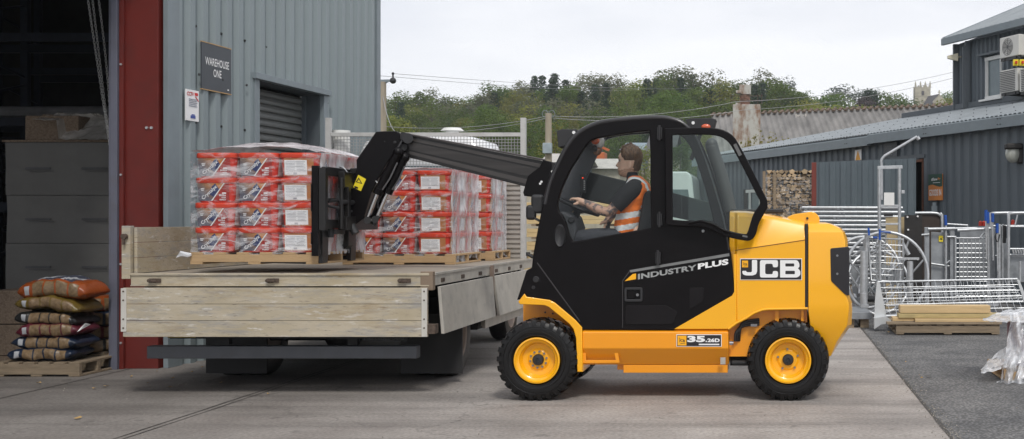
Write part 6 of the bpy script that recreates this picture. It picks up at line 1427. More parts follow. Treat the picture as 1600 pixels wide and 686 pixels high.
# ------------------------------------------------------------------ wheels
def machine_wheel(px, out, nuts):
    """axis along Y; out = -1 faces the camera; built round its centre"""
    r, w = .322, .275; root = thing('wheel', None, None); root.pop('label', None) if 0 else None
    return root
def tyre_at(cx, cy, cz, out, nuts, rr_=.176):
    r, w = .324, .27; hw = w / 2; c = (cx, cy, cz)
    mb = MB(); prof = [(rr_, -hw * .80), (rr_ + .02, -hw * .98), (r * .74, -hw * 1.04), (r * .86, -hw * 1.0), (r * .93, -hw * .86), (r * .955, -hw * .6), (r * .965, 0), (r * .955, hw * .6), (r * .93, hw * .86), (r * .86, hw), (r * .74, hw * 1.04), (rr_ + .02, hw * .98), (rr_, hw * .8)]
    mb.lathe(prof, c, 'Y', 64, cap=False)
    for rgr in (.60, .68, .80): mb.lathe([(r * rgr, out * hw * 1.03), (r * rgr + .003, out * hw * 1.052), (r * rgr + .006, out * hw * 1.03)], c, 'Y', 64, cap=False)
    nl = 26
    for s_ in (-1, 1):
        for k in range(nl):
            a0 = (k + (.5 if s_ > 0 else 0)) / nl * 2 * math.pi; da = 2 * math.pi / nl * .30
            pts = []
            for (y, sh_, r0, r1) in ((-s_ * .012, 0.10, r * .95, r * 1.0), (s_ * hw * .55, .0, r * .94, r * 1.0), (s_ * hw * .93, -.04, r * .86, r * .975), (s_ * hw * 1.02, -.05, r * .80, r * .90)):
                pts.append([Vector((cx + rr2 * math.cos(a0 + sh_ + e), cy + y, cz + rr2 * math.sin(a0 + sh_ + e))) for rr2, e in ((r0, -da), (r1, -da * .8), (r1, da * .8), (r0, da))])
            loft(mb, pts)
    ty = mb.done('tyre', M_rubber, fk, smooth=35)
    mb = MB(); o = out
    mb.lathe([(rr_ + .004, o * hw * .80), (rr_ + .004, o * hw * 1.0), (rr_ - .008, o * hw * 1.02), (rr_ - .014, o * hw * .96), (rr_ - .02, o * hw * .90), (rr_ - .034, o * hw * .84), (rr_ - .04, o * hw * .66), (rr_ - .052, o * hw * .42), (rr_ * .50, o * hw * .40), (rr_ * .40, o * hw * .48), (.0001, o * hw * .48)], c, 'Y', 56, cap=False)
    mb.lathe([(rr_ - .03, o * hw * .80), (rr_ - .03, -o * hw * .9), (rr_ + .004, -o * hw * .9)], c, 'Y', 40, cap=False)
    rim = mb.done('rim', M_jy, ty, smooth=30)
    mb = MB(); mb.lathe([(.044, o * hw * .46), (.044, o * hw * .66), (.036, o * hw * .74), (.016, o * hw * .76), (.014, o * hw * .70), (.0001, o * hw * .70)], c, 'Y', 24); mb.done('hub', M_int, ty, smooth=35)
    mb = MB(); rn = .065 if nuts == 10 else .082
    for k in range(nuts):
        a = 2 * math.pi * (k + .3) / nuts; q = (cx + rn * math.cos(a), cy + o * hw * .40, cz + rn * math.sin(a)); q2 = (q[0], cy + o * hw * .56, q[2]); mb.tube([q, q2], .009, 6)
    mb.done('wheel_nuts', M_steel, ty)
    mb = MB(); mb.tube([(cx + .11, cy + o * hw * .5, cz + .09 * -o), (cx + .12, cy + o * hw * .8, cz + .10 * -o)], .004, 5); mb.done('valve', M_int, ty)
WZ = .318
for px, n_ in ((838.5, 10), (1231.5, 5)):
    x = wx(px, 9.0)
    tyre_at(x, 9.0 + .137, WZ, -1, n_); tyre_at(x, 10.33 - .137, WZ, 1, n_)
mb = MB(); x = wx(1231.5, 9); mb.tube([(x, 9.2, WZ), (x, 10.1, WZ)], .055, 12); mb.bb(x - .10, x + .08, 9.3, 10.0, .25, .42); mb.done('rear_axle', M_chas, fk)
x = wx(838.5, 9); mb = MB(); mb.tube([(x, 9.2, WZ), (x, 10.1, WZ)], .07, 12); mb.bb(x - .1, x + .1, 9.35, 10.0, .24, .44); mb.done('front_axle', M_chas, fk)
mb = MB(); mb.tube([(fx(1143), 9.12, fz(570)), (fx(1172), 9.12, fz(570))], .022, 10); mb.bb(fx(1138), fx(1205), 9.35, 10.0, fz(580), fz(500)); mb.done('steering_link', M_chas, fk)
mb = MB(); mb.bb(fx(1138.2), fx(1262), NY + .10, NY + .12, fz(560), fz(486)); mb.bb(fx(1211), fx(1217), NY + .05, NY + .12, fz(505), fz(484)); mb.bb(fx(1252), fx(1256), NY + .05, NY + .12, fz(505), fz(484)); mb.done('inner_arch', M_jy_shade, fk)
mb = MB()
for k in range(3): mb.tube(smooth_poly([(fx(1148 + k * 3), 9.09 + .02 * k, fz(535)), (fx(1150 + k * 3), 9.08, fz(520 - k * 2)), (fx(1162), 9.10, fz(511 - k * 3)), (fx(1186), 9.12, fz(509 - k * 4))], False, 5), .011, 8)
mb.done('hydraulic_hoses', M_int, fk, smooth=60)
mb = MB(); mb.tube([W(1140, 536, 9.07), W(1146, 536, 9.07)], .014, 8); mb.box(W(1142, 536, 9.07), (.02, .02, .03)); mb.box(W(1178, 508, 9.08), (.05, .03, .02)); mb.done('hose_fittings', M_steel, fk)
# ------------------------------------------------------------------ boom
BY0, BY1 = 9.84, 10.08; bY = 9.84
def bpoly(name, pts, y0, y1, m, par=fk, bev=.006, holes=()): return plate(name, pts, list(holes), y0, y1, m, par, bY, bev)
bo = bpoly('boom', [(850, 251.5), (905, 266), (1000, 289), (1146, 327), (1206, 345), (1206, 372), (1120, 352), (1000, 328), (905, 309), (850, 300)], 9.80, 10.12, M_blk2)
bpoly('boom_collar', [(851, 251.5), (862, 254), (862, 262), (860, 306), (852, 309), (822, 305.5), (820.5, 301), (828, 276), (846, 262)], 9.785, 10.135, M_blk, fk)
mb = MB()
for x, y in ((862.5, 268), (844, 287), (846, 284)): mb.tube([W(x, y, 9.785), W(x, y, 9.777)], .010, 10)
mb.done('collar_bolts', M_letter, fk)
ib = bpoly('inner_boom', [(630, 211), (640, 211.5), (855, 253.5), (855, 299), (637, 244.5), (630, 243)], BY0, BY1, M_blk2)
bpoly('boom_face', [(640, 222), (840, 264.5), (840, 279), (640, 234)], BY0 - .004, BY0 + .002, mat('scuffed_boom', (.030, .027, .026), .4, var=.3, scale=3, stretch=(.5, 1, 14)), ib, .001)
bpoly('boom_face', [(640, 214.5), (845, 256.5), (843, 261.5), (640, 219.5)], BY0 - .0035, BY0 + .002, M_boomface, ib, .001)
bpoly('boom_face', [(640, 236.5), (838, 284), (836, 291), (640, 241)], BY0 - .0035, BY0 + .002, M_boomface, ib, .001)
mb = MB(); mb.tube([W(632, 208.5, 9.82), W(742, 229, 9.82), W(852, 250, 9.82)], .008, 6); mb.done('boom_top_edge', mat('edge_worn', (.11, .10, .10), .35, metal=.4), ib)
hp = [(593, 208.5), (600, 207.5), (624, 207.5), (628, 211), (629, 228), (619, 240), (601, 268), (588, 294), (584, 302), (578, 322), (572, 341), (560, 350), (546, 356.5), (535, 352), (529, 342), (528.5, 330), (534, 322), (543, 314), (556, 288), (563.5, 264), (563.5, 251)]
hs = smooth_poly(hp, True, 2, (0, 3, 4, 19, 20, 18, 10))
bh = bpoly('boom_head', hs, 9.755, 9.785, M_blk, fk, .006); bpoly('boom_head', hs, 10.135, 10.165, M_blk, fk, .006)
bpoly('head_web', [(596, 210), (612, 209), (600, 262), (582, 300), (560, 345), (545, 350), (536, 340), (560, 290), (568, 262)], 9.80, 10.12, M_blk2, fk, .004)
mb = MB()
for x, y, r in ((540.5, 327, .030), (617, 222.5, .014), (601, 221, .006)): mb.lathe([(0, -.010), (r * .35, -.012), (r * .6, -.010), (r * .62, -.004), (r, -.004), (r, .01)], W(x, y, 9.755), 'Y', 24)
mb.done('pivot_pins', M_int, bh, smooth=35)
mb = MB(); c = W(549, 330, 9.754); mb.lathe([(0, -.004), (.010, -.003), (.010, .003)], c, 'Y', 12); mb.done('grease_nipple', M_steel, bh)
mb = MB(); mb.tube([W(630, 213, 9.78), W(630, 213, 10.14)], .035, 16); mb.tube([W(637, 216, 9.77), W(637, 216, 9.83)], .045, 16); mb.tube([W(630.5, 230, 9.80), W(630.5, 230, 10.1)], .03, 12); mb.done('boom_pin', M_int, fk, smooth=40)
ws_ = bpoly('warning_sticker', [(565.5, 274), (577.5, 280.5), (569.5, 299), (557.5, 293)], 9.752, 9.756, M_yel, bh, .0006)
bpoly('sticker_mark', [(566.5, 278), (572, 288), (561.5, 285)], 9.7505, 9.7522, M_tail, ws_, .0003, holes=[[(566.5, 280.5), (570, 286.5), (563.8, 284.6)]])
bpoly('sticker_mark', [(560, 291), (565.5, 293), (565, 295.5), (562.5, 294.8), (561.5, 297), (560, 296.2), (560.5, 293.5), (559, 292.8)], 9.7505, 9.7522, M_tail, ws_, .0003)
for k, (a, b, c_, y) in enumerate((((622, 238), (589, 303), (574.5, 340), 9.66), ((632, 246), (605, 302), (588, 342), 9.72))):
    t0 = thing  # cylinder: barrel and rod
    Yc = 9.71 - .0 + (.05 if k else 0)
    mb = MB(); A, B, C_ = W(*a, Yc), W(*b, Yc), W(*c_, Yc); mb.tube([A, B], .037, 20); mb.tube([B + (A - B).normalized() * .05, B], .042, 20); mb.ball(A, .045, 12, 8); cy_ = mb.done('tilt_cylinder', M_blk, fk, smooth=40)
    mb = MB(); mb.tube([B, C_], .019, 16); mb.done('rod', M_chrome, cy_, smooth=50)
    mb = MB(); mb.tube([A + (B - A) * .25 + Vector((.045, -.02, 0)), A + (B - A) * .62 + Vector((.05, -.02, 0)), A + (B - A) * .9 + Vector((.035, -.02, .0))], .007, 6); mb.done('pipe', M_steel, cy_, smooth=50)
mb = MB()
for x, y in ((574, 344), (586, 343)): mb.tube([W(x, y, 9.68), W(x, y, 9.83)], .030, 14)
mb.tube([W(574, 346, 9.74), W(586, 345, 9.76)], .024, 8); mb.tube([W(583, 352, 9.72), W(592, 338, 9.74)], .018, 8); mb.done('knuckle', M_blk2, fk, smooth=40)
mb = MB(); mb.tube(smooth_poly([W(628, 220, 9.77), W(612, 250, 9.73), (W(600, 280, 9.74)), W(590, 318, 9.76), W(596, 335, 9.76)], False, 4), .010, 8); mb.tube(smooth_poly([W(531, 262, 9.80), W(541, 268, 9.78), W(549, 283, 9.78), W(548, 295, 9.8)], False, 4), .008, 8); mb.done('hydraulic_hoses', M_int, fk, smooth=60)
mb = MB(); mb.tube(smooth_poly([W(529.5, 260.5, 9.72), W(537, 262, 9.70), W(546, 274, 9.71), W(549, 281, 9.72)], False, 3), .0045, 6); mb.tube(smooth_poly([W(587, 283, 9.72), W(590, 286, 9.71), W(589, 292, 9.71), W(586, 296, 9.72)], False, 3), .006, 6); mb.done('bright_hose', M_galv, fk, smooth=60)
# carriage: stands right of the raised load
cX = wx(497, 9.35) + .035
ca = MB(); Z = lambda py, Y=9.3: wz(py, Y)
for y0, y1 in ((9.27, 9.33), (10.42, 10.48)): ca.bb(cX - .0, cX + .055, y0, y1, Z(360), Z(262))
ca.bb(cX + .0, cX + .05, 9.33, 10.42, Z(274), Z(260)); ca.bb(cX, cX + .05, 9.33, 10.42, Z(357), Z(343)); ca.bb(cX + .001, cX + .03, 9.33, 10.42, Z(314), Z(309))
car = ca.done('fork_carriage', M_blk2, fk, bevel=.004)
mb = MB(); mb.bb(cX + .05, cX + .105, 9.55, 10.3, Z(292), Z(266)); mb.bb(cX + .05, cX + .125, 9.55, 10.3, Z(360), Z(338)); mb.bb(cX + .052, cX + .12, 9.60, 9.66, Z(345), Z(290)); mb.bb(cX + .052, cX + .12, 10.2, 10.26, Z(345), Z(290))
mb.tube([(cX + .09, 9.52, Z(358)), (cX + .09, 9.52, Z(276))], .018, 10); mb.done('mounting_frame', M_blk2, car, bevel=.004)
mb = MB(); mb.bb(cX + .055, cX + .36, 9.80, 10.11, Z(265) - .05, Z(258)); mb.done('cross_tube', M_blk2, fk, bevel=.01)
mb = MB(); mb.tube([W(516, 352, 9.5), W(516, 371, 9.5)], .03, 10); mb.tube([W(548, 352, 9.7), W(556, 365, 9.7)], .035, 10); mb.box(W(521, 362, 9.6), (.12, .2, .04)); mb.tube([(cX + .1, 9.5, Z(315)), (cX + .1, 9.9, Z(315))], .02, 8); mb.tube([W(507, 316, 9.45), W(530, 312, 9.45)], .012, 6); mb.tube([W(507, 321, 9.45), W(530, 325, 9.45)], .012, 6); mb.done('hose_group', M_int, fk, smooth=40)
for yc in (9.42, 10.05):
    mb = MB(); yy0, yy1 = yc - .06, yc + .06; zt_ = Z(262); zl = wz(407, 9.42)
    px_ = cX - .006
    prof = [(px_ + .0, zt_), (px_ - .038, zt_), (px_ - .040, zl + .02), (px_ - .98, zl + .008), (px_ - 1.0, zl - .004), (px_ - .1, zl - .028), (px_ + .0, zl - .02), (px_ + .004, zl + .05)]
    mb.prism(prof, yy0, yy1); mb.done('fork', M_blk2, fk, bevel=.003)
mb = MB(); mb.bb(cX - .055, cX + .0, 9.262, 9.31, Z(400), Z(259)); 
for py in (309, 372): mb.box((cX - .05, 9.255, Z(py)), (.012, .01, .22 if py == 309 else .10))
mb.done('fork_guard', M_blk, car, bevel=.005)
mb = MB(); mb.prism([(wx(539, 9.9), wz(356, 9.9)), (wx(548, 9.9), wz(356, 9.9)), (wx(547, 9.9), wz(384, 9.9)), (wx(536, 9.9), wz(392, 9.9)), (wx(524, 9.9), wz(394, 9.9)), (wx(524, 9.9), wz(388, 9.9)), (wx(536, 9.9), wz(382, 9.9))], 9.86, 9.98); mb.done('lower_bracket', M_blk2, fk, bevel=.006)
# ------------------------------------------------------------------ lamps, mirrors, tank and cab furniture
def lampbox(name, pts, Y0, Y1, bolt):
    o = plate(name, pts, [], Y0, Y1, M_int, fk, Y0, .004); mb = MB(); mb.tube([W(*bolt, Y0), W(*bolt, Y0 - .008)], .013, 12); mb.done('bolt', M_letter, o); return o
lampbox('work_lamp', [(870.5, 205), (877, 202.5), (899, 202.5), (899, 212), (889, 226), (873, 229)], 9.06, 9.22, (896.5, 207))
rl_ = lampbox('rear_work_lamp', [(1071, 188), (1078, 185.5), (1112, 185), (1117.5, 187), (1113, 206), (1083, 204)], 9.06, 9.24, (1083, 192))
mb = MB(); mb.ball(W(1103, 198, 9.055), .028, 12, 8, (1.3, .5, .8)); mb.done('lens', M_lamp, rl_)
mb = MB(); mb.bar(W(1096, 204, 9.1), W(1080, 250, 9.1), .03, .03); mb.done('lamp_stalk', M_int, fk)
for k, (px, py, r) in enumerate(((935, 221.5, .060), (933, 234.5, .045))):
    mb = MB(); c = W(px, py, 9.30); mb.ball(c, r, 16, 12, (.85, .5, 1)); o = mb.done('beacon' if k == 0 else 'speaker', (mat('mirror_shell', (.35, .34, .34), .2, coat=.6), mat('amber_dark', (.16, .05, .012), .1, coat=.8))[k], fk, smooth=60)
    mb = MB(); mb.ball(c + Vector((-.02, -.03, .01)), r * .6, 12, 8); mb.done('lens', (M_lamp, M_int)[k], o, smooth=60)
# door mirrors at the front
for px, py, s_ in ((840, 319, 1), (830, 332, .8)):
    mb = MB(); c = W(px, py, 9.15); mb.box(c, (.10 * s_, .06, .15 * s_)); o = mb.done('mirror', M_int, fk, bevel=.025, seg=3)
mb = MB(); mb.tube([W(842, 318, 9.15), W(853, 312, 9.12)], .010, 8); mb.tube([W(830, 338, 9.15), W(843, 345, 9.12)], .010, 8); mb.tube([W(825, 397, 9.1), W(833, 402, 9.1)], .014, 8); mb.box(W(825, 397, 9.1), (.03, .02, .03)); mb.done('mirror_arm', M_int, fk)
# air intake stack behind the cab
mb = MB(); mb.tube([W(x, y, 9.7) for x, y in [(p.x, p.y) for p in smooth_poly([(1112, 224), (1114, 236), (1123, 262), (1133, 296), (1141, 330)], False, 4)]], [.048] * 2 + [.055] * 15, 16); mb.ball(W(1112, 226, 9.7), .052, 14, 8, (1, 1, 1.1)); mb.done('exhaust_stack', mat('stack_grey', (.05, .052, .055), .5), fk, smooth=60)
mb = MB(); mb.bb(fx(1140), fx(1225), 9.25, 9.55, fz(333), fz(326)); mb.done('cover_hinge', M_int, fk, bevel=.01)
# inside: dash column, steering wheel, seat, lever, console
mb = MB(); P_ = lambda x, y: (wx(x, 9.42), wz(y, 9.42))
mb.prism([P_(850, 395), (P_(858, 345)), P_(885, 330), P_(902, 338), P_(908, 356), P_(898, 400)], 9.2, 9.65); mb.done('dash_console', M_trimg, fk, bevel=.02, seg=3)
mb = MB(); mb.lathe([(0, -.012), (.020, -.012), (.026, -.004), (.026, .01)], W(893, 343.5, 9.196), 'Y', 20); mb.done('dash_vent', M_int, fk)
plate('pillar_trim', smooth_poly([(868, 340), (873, 306), (890, 265), (905, 243), (922, 222), (945, 212), (936, 232), (922, 262), (910, 290), (903, 316), (892, 330)], True, 3), [], 9.66, 9.72, M_trimg, fk, 9.66, .006)
mb = MB(); mb.box(W(911, 287, 9.60), (.045, .05, .155)); mb.done('display_unit', M_int, fk, bevel=.006)
mb = MB(); mb.box(W(910.5, 278, 9.572), (.008, .006, .008)); mb.done('indicator_lamp', mat('red_lamp', (.7, .03, .01), .3, emit=(1, .05, .01, 1.5)), fk)
mb = MB()
for k in range(5): mb.box(W(913, 283 + k * 3.2, 9.572), (.010, .004, .006))
mb.done('display_keys', M_letter, fk)
sc0, sn = W(905, 324, 9.42), Vector((.38, 0, .92)).normalized(); su = Vector((0, 1, 0)); sv_ = sn.cross(su)
mb = MB(); mb.tube([sc0 + (su * math.cos(a) + sv_ * math.sin(a)) * .165 for a in [i * math.pi / 18 for i in range(36)]], .014, 10, closed=True); sw = mb.done('steering_wheel', M_int, fk, smooth=60)
mb = MB()
for a in (.5, 2.6, 4.7): mb.tube([sc0 - sn * .03, sc0 + (su * math.cos(a) + sv_ * math.sin(a)) * .16], .010, 6)
mb.tube([sc0 - sn * .02, sc0 - sn * .22], .030, 12); mb.tube([sc0, sc0 - sn * .04], .045, 14); mb.done('steering_column', M_int, fk, smooth=50)
def srow(name, secs, m, par):
    mb = MB(); loft(mb, secs); return mb.done(name, m, par, bevel=.02, seg=3, smooth=50)
se = plate('seat', smooth_poly([(940, 378), (975, 372), (1000, 366), (1008, 335), (1012, 310), (1016, 303), (1020, 306), (1022, 335), (1016, 380), (1000, 392), (944, 392)], True, 3), [], 9.24, 9.60, M_int, fk, 9.42, .02)
mb = MB(); mb.bb(wx(950, 9.42), wx(1010, 9.42), 9.25, 9.6, wz(402, 9.42), wz(388, 9.42)); mb.done('seat_base', M_int, fk)
mb = MB(); lv_ = W(949.5, 352, 9.60); mb.tube([lv_, lv_ + Vector((0, 0, -.12))], [.018, .030], 10)
for k in range(4): mb.tube([lv_ + Vector((0, 0, -.03 - k * .025)), lv_ + Vector((0, 0, -.04 - k * .025))], .034, 12)
mb.ball(lv_ + Vector((0, 0, .02)), .026, 10, 8); mb.done('control_lever', M_int, fk, smooth=50)
mb = MB(); mb.bb(wx(925, 9.66), wx(1012, 9.66), 9.62, 9.73, wz(392, 9.66), wz(366, 9.66)); mb.done('side_console', M_trimg, fk, bevel=.015)
mb = MB(); mb.bar(W(1003, 362, 9.30), W(1008, 345, 9.3), .03, .04); mb.bar(W(1000, 330, 9.28), W(1013, 318, 9.28), .02, .02); mb.done('seat_belt', M_int, fk)
# ------------------------------------------------------------------ the driver
M_skin = mat('skin', (.80, .52, .39), .5, var=.05, scale=20, spec=.4)
M_tattoo = two_tone('inked_skin', (.58, .35, .26), (.17, .14, .14), 26, rough=.5, lo=.48, hi=.56, bump=0, detail=3)
M_stub = mat('stubble', (.50, .29, .20), .7, var=.25, scale=120)
M_hair = mat('brown_hair', (.10, .052, .026), .55, var=.45, scale=60, stretch=(1, 1, .35), bump=.6, bscale=90)
M_shirt = mat('black_shirt', (.016, .016, .019), .85, var=.2, bump=.3, bscale=25)
M_vest = mat('orange_vest', (1.0, .22, .025), .65, var=.08, scale=14, bump=.35, bscale=16)
M_refl = mat('reflective_tape', (.85, .86, .87), .3, var=.06, bump=.1)
M_trou = mat('grey_trousers', (.055, .057, .068), .85, var=.15, bump=.4, bscale=22)
driver = thing('person', 'driver in orange hi-vis vest over a black shirt, one hand on the steering wheel', 'person', W(988, 378, 9.42))
def skin_mesh(name, verts, edges, radii, mats, parent, root=0, sub=2, post=None, extra=None):
    me = bpy.data.meshes.new(name); me.from_pydata([tuple(v) for v in verts], edges, []); o = bpy.data.objects.new(name, me); COL.objects.link(o)
    o.modifiers.new('s', 'SKIN')
    if not me.skin_vertices: me.attributes.new if 0 else None
    bm_ = bmesh.new(); bm_.from_mesh(me); ly = bm_.verts.layers.skin.verify(); bm_.verts.ensure_lookup_table()
    for i, v in enumerate(bm_.verts):
        r = radii[i]; v[ly].radius = r if isinstance(r, tuple) else (r, r); v[ly].use_root = (i == root)
    bm_.to_mesh(me); bm_.free()
    md = o.modifiers.new('u', 'SUBSURF'); md.levels = sub; md.render_levels = sub
    dg = bpy.context.evaluated_depsgraph_get(); dg.update(); ev = o.evaluated_get(dg); m2 = bpy.data.meshes.new_from_object(ev)
    bpy.data.objects.remove(o); mb = MB(); mb.add_mesh(m2); bpy.data.meshes.remove(m2)
    if extra: extra(mb)
    if post: post(mb)
    return mb.done(name, mats, parent, smooth=180)
q = lambda x, y, Y: W(x, y, Y)
V = [q(987, 374, 9.42), q(988, 350, 9.42), q(992, 322, 9.42), q(993, 298, 9.42), q(991, 284, 9.42), q(987, 270, 9.42),   # 0-5 spine, neck
     q(990, 296, 9.27), q(970, 313, 9.215), q(950, 333, 9.20), q(930, 325, 9.235), q(915, 317, 9.27), q(906, 312.5, 9.29),   # 6-11 near arm
     q(988, 296, 9.57), q(972, 315, 9.62), q(957, 334, 9.63), q(952, 341, 9.62), q(949.5, 346, 9.605),                     # 12-16 far arm
     q(984, 377, 9.34), q(940, 372, 9.31), q(900, 373, 9.30), q(896, 400, 9.30), q(888, 440, 9.30),                           # 17-21 near leg
     q(984, 377, 9.50), q(940, 372, 9.54), q(902, 373, 9.55), q(898, 400, 9.55), q(890, 440, 9.55)]                          # 22-26 far leg
Rr = [(.13, .14), (.11, .12), (.12, .13), (.10, .12), .055, .052, .055, .050, .043, .041, .030, .030, .055, .050, .043, .033, .030, .085, .078, .062, .055, .045, .085, .078, .062, .055, .045]
E = [(0, 1), (1, 2), (2, 3), (3, 4), (4, 5), (3, 6), (6, 7), (7, 8), (8, 9), (9, 10), (10, 11), (3, 12), (12, 13), (13, 14), (14, 15), (15, 16), (0, 17), (17, 18), (18, 19), (19, 20), (20, 21), (0, 22), (22, 23), (23, 24), (24, 25), (25, 26)]
# fingers of the near hand lie over the wheel rim; the thumb hooks under
def fingers(base, dirv, side, n0):
    out = []
    for k in range(4):
        b = base + side * ((k - 1.5) * .020); L_ = (.070, .078, .074, .058)[k]
        p1 = b + dirv * .030; p2 = p1 + dirv * (L_ * .45) + Vector((0, 0, -.006)); p3 = p2 + dirv * (L_ * .25) + Vector((0, 0, -.020)); out.append((p1, p2, p3))
    return out
for base_i, dv, sd_, th in ((11, Vector((-.92, .15, .28)), Vector((.1, 1, .0)), Vector((-.3, .0, -.5))), (16, Vector((-.35, 0, -.95)), Vector((.2, .95, 0)), Vector((-.8, -.3, -.2)))):
    b = V[base_i]
    for p in fingers(b, dv.normalized(), sd_.normalized(), 0):
        i0 = len(V); V += list(p); Rr += [.0105, .0092, .0075]; E += [(base_i, i0), (i0, i0 + 1), (i0 + 1, i0 + 2)]
    i0 = len(V); p1 = b + th.normalized() * .035 - sd_ * .03; p2 = p1 + (dv + th).normalized() * .03; V += [p1, p2]; Rr += [.012, .009]; E += [(base_i, i0), (i0, i0 + 1)]
PX = .00523
def head_rings(grow=0, hair=False):
    hy = 9.42; lv = [(-.012, 976, 986, .030, 0), (0, 969.5, 988, .040, 0), (.010, 966.8, 990, .047, 0), (.022, 966.4, 993, .053, 0), (.034, 966.8, 995, .056, 0), (.044, 965.2, 997, .058, 0), (.050, 965.9, 998, .059, 0), (.057, 965.0, 998.5, .060, 0), (.068, 966.3, 999, .063, .5), (.076, 966.6, 999.5, .065, 3.2), (.084, 967.0, 1000, .067, 5.2), (.094, 967.4, 1000.5, .069, 4.6), (.106, 967.8, 1001, .071, 3.4), (.120, 968.3, 1001.5, .073, 2.0), (.130, 967.6, 1001.5, .074, 1.0), (.142, 965.8, 1001.5, .075, .2), (.160, 966.4, 1001.5, .075, 0), (.180, 968.2, 1001, .073, 0), (.200, 971.5, 999.5, .067, 0), (.218, 976.5, 996.5, .055, 0), (.230, 981, 992.5, .038, 0), (.237, 985, 989, .015, 0)]
    rings = []
    for z, f, b, w, ns in lv:
        ring = []; cx = (f + b) / 2; a = (b - f) / 2; zz = wz(275, hy) + z
        for k in range(40):
            t = 2 * math.pi * k / 40; c, s_ = math.cos(t), math.sin(t); tt = min(t, 2 * math.pi - t)
            ex = .85; X = cx - a * (abs(c) ** ex) * (1 if c > 0 else -1) - ns * math.exp(-(tt / .20) ** 2); Yy = w * (abs(s_) ** .95) * (1 if s_ > 0 else -1)
            if .120 < z < .140: X += 1.3 * math.exp(-((tt - .42) / .16) ** 2)
            ring.append(Vector((wx(X, hy), hy - Yy, zz)))
        rings.append(ring)
    return rings, lv
def body_extra(mb):
    rings, lv = head_rings(); loft(mb, rings)
    for s_ in (-1, 1):
        c = q(986, 258, 9.42) + Vector((0, s_ * .073, 0)); mb.ball(c, .032, 12, 8, (.62, .28, 1)); mb.ball(c + Vector((.004, s_ * .006, .012)), .018, 8, 6, (.7, .4, 1))
def body_post(mb):
    zc = wz(275, 9.42)
    for f in mb.bm.faces:
        c = f.calc_center_median(); z = c.z - zc; px = CX + c.x * F / c.y
        if -.02 < z < .062 and px < 992 and 950 < px: f.material_index = 2 if (z < .04 or px > 968 + (z - .04) * 400) and not (.040 < z < .058 and px < 968) else 0
        if px < 985 and 303 < CY + (H - c.z) * F / c.y < 350 and px > 912: f.material_index = 1
        if px > 985 and z > -.02: pass
bodyo = skin_mesh('body', V, E, Rr, [M_skin, M_tattoo, M_stub], driver, 0, 2, body_post, body_extra)
mb = MB()
for s_ in (-1, 1):
    mb.ball(q(970.2, 251, 9.42) + Vector((0, s_ * .030, 0)), .0115, 10, 8)
mb.done('eye', mat('eye_white', (.45, .42, .40), .2), driver, smooth=80)
mb = MB()
for s_ in (-1, 1): mb.ball(q(968.6, 251, 9.42) + Vector((0, s_ * .031, 0)), .0065, 8, 6)
mb.done('iris', mat('iris_dark', (.03, .02, .015), .2), driver, smooth=80)
# hair: a cap grown from the head rings, with eyebrow bars
def hair():
    rings, lv = head_rings(); mb = MB(); rows = []; zb = wz(275, 9.42); cen = q(985, 250, 9.42)
    for (z, f, b, w, ns), ring in zip(lv, rings):
        if z < .040: continue
        row = []
        for k, p in enumerate(ring):
            t = 2 * math.pi * k / 40; tt = min(t, 2 * math.pi - t)
            lim = 2.3 if z < .066 else 2.1 if z < .125 else 1.35 if z < .148 else 1.12 if z < .165 else .95 if z < .185 else .62 if z < .205 else 0
            g = .0 if tt < lim - .18 else (.007 + .013 * max(0, min(1, (z - .10) / .12))) * min(1, (tt - lim + .18) / .3 + .3)
            if tt < lim - .18: row.append(None if 0 else p - (p - cen).normalized() * .006)
            else:
                n = (p - cen); n.z *= .5 if z < .2 else 1.6; n.normalize(); row.append(p + n * (g + .010 * noise.noise(Vector((p.x * 38, p.y * 38, p.z * 22))) ))
        rows.append([mb.bm.verts.new(p) for p in row])
    for a, b in zip(rows[:-1], rows[1:]):
        for k in range(40): mb._f((a[k], a[(k + 1) % 40], b[(k + 1) % 40], b[k]))
    top = mb.bm.verts.new(cen + Vector((0, 0, .155)))
    for k in range(40): mb._f((rows[-1][k], rows[-1][(k + 1) % 40], top))
    # tufts
    rng = random.Random(2)
    for _ in range(420):
        t = rng.uniform(0, 6.28); u = rng.uniform(.1, 1); a = Vector((-math.cos(t) * .085 * u - .0, math.sin(t) * .068 * u, 0)); p = q(985, 250, 9.42) + a + Vector((0, 0, .122 * math.sqrt(max(0, 1 - u * u * .75)) + .002))
        d = Vector((-.5 + rng.uniform(-.3, .3), rng.uniform(-.3, .3), .75)).normalized() * rng.uniform(.010, .024); s_ = d.orthogonal().normalized() * .0035
        mb.quad(p - s_, p + s_, p + d + s_ * .2, p + d - s_ * .2)
    mb.done('hair', M_hair, driver, smooth=70, recalc=False)
    mb = MB()
    for s_ in (-1, 1): mb.tube([q(966.6, 246.8, 9.42) + Vector((0, s_ * .018, 0)), q(968.3, 245.8, 9.42) + Vector((0, s_ * .036, 0)), q(972.5, 247.2, 9.42) + Vector((0, s_ * .052, 0))], [.004, .0045, .002], 6)
    mb.done('eyebrow', M_hair, driver, smooth=60)
hair()
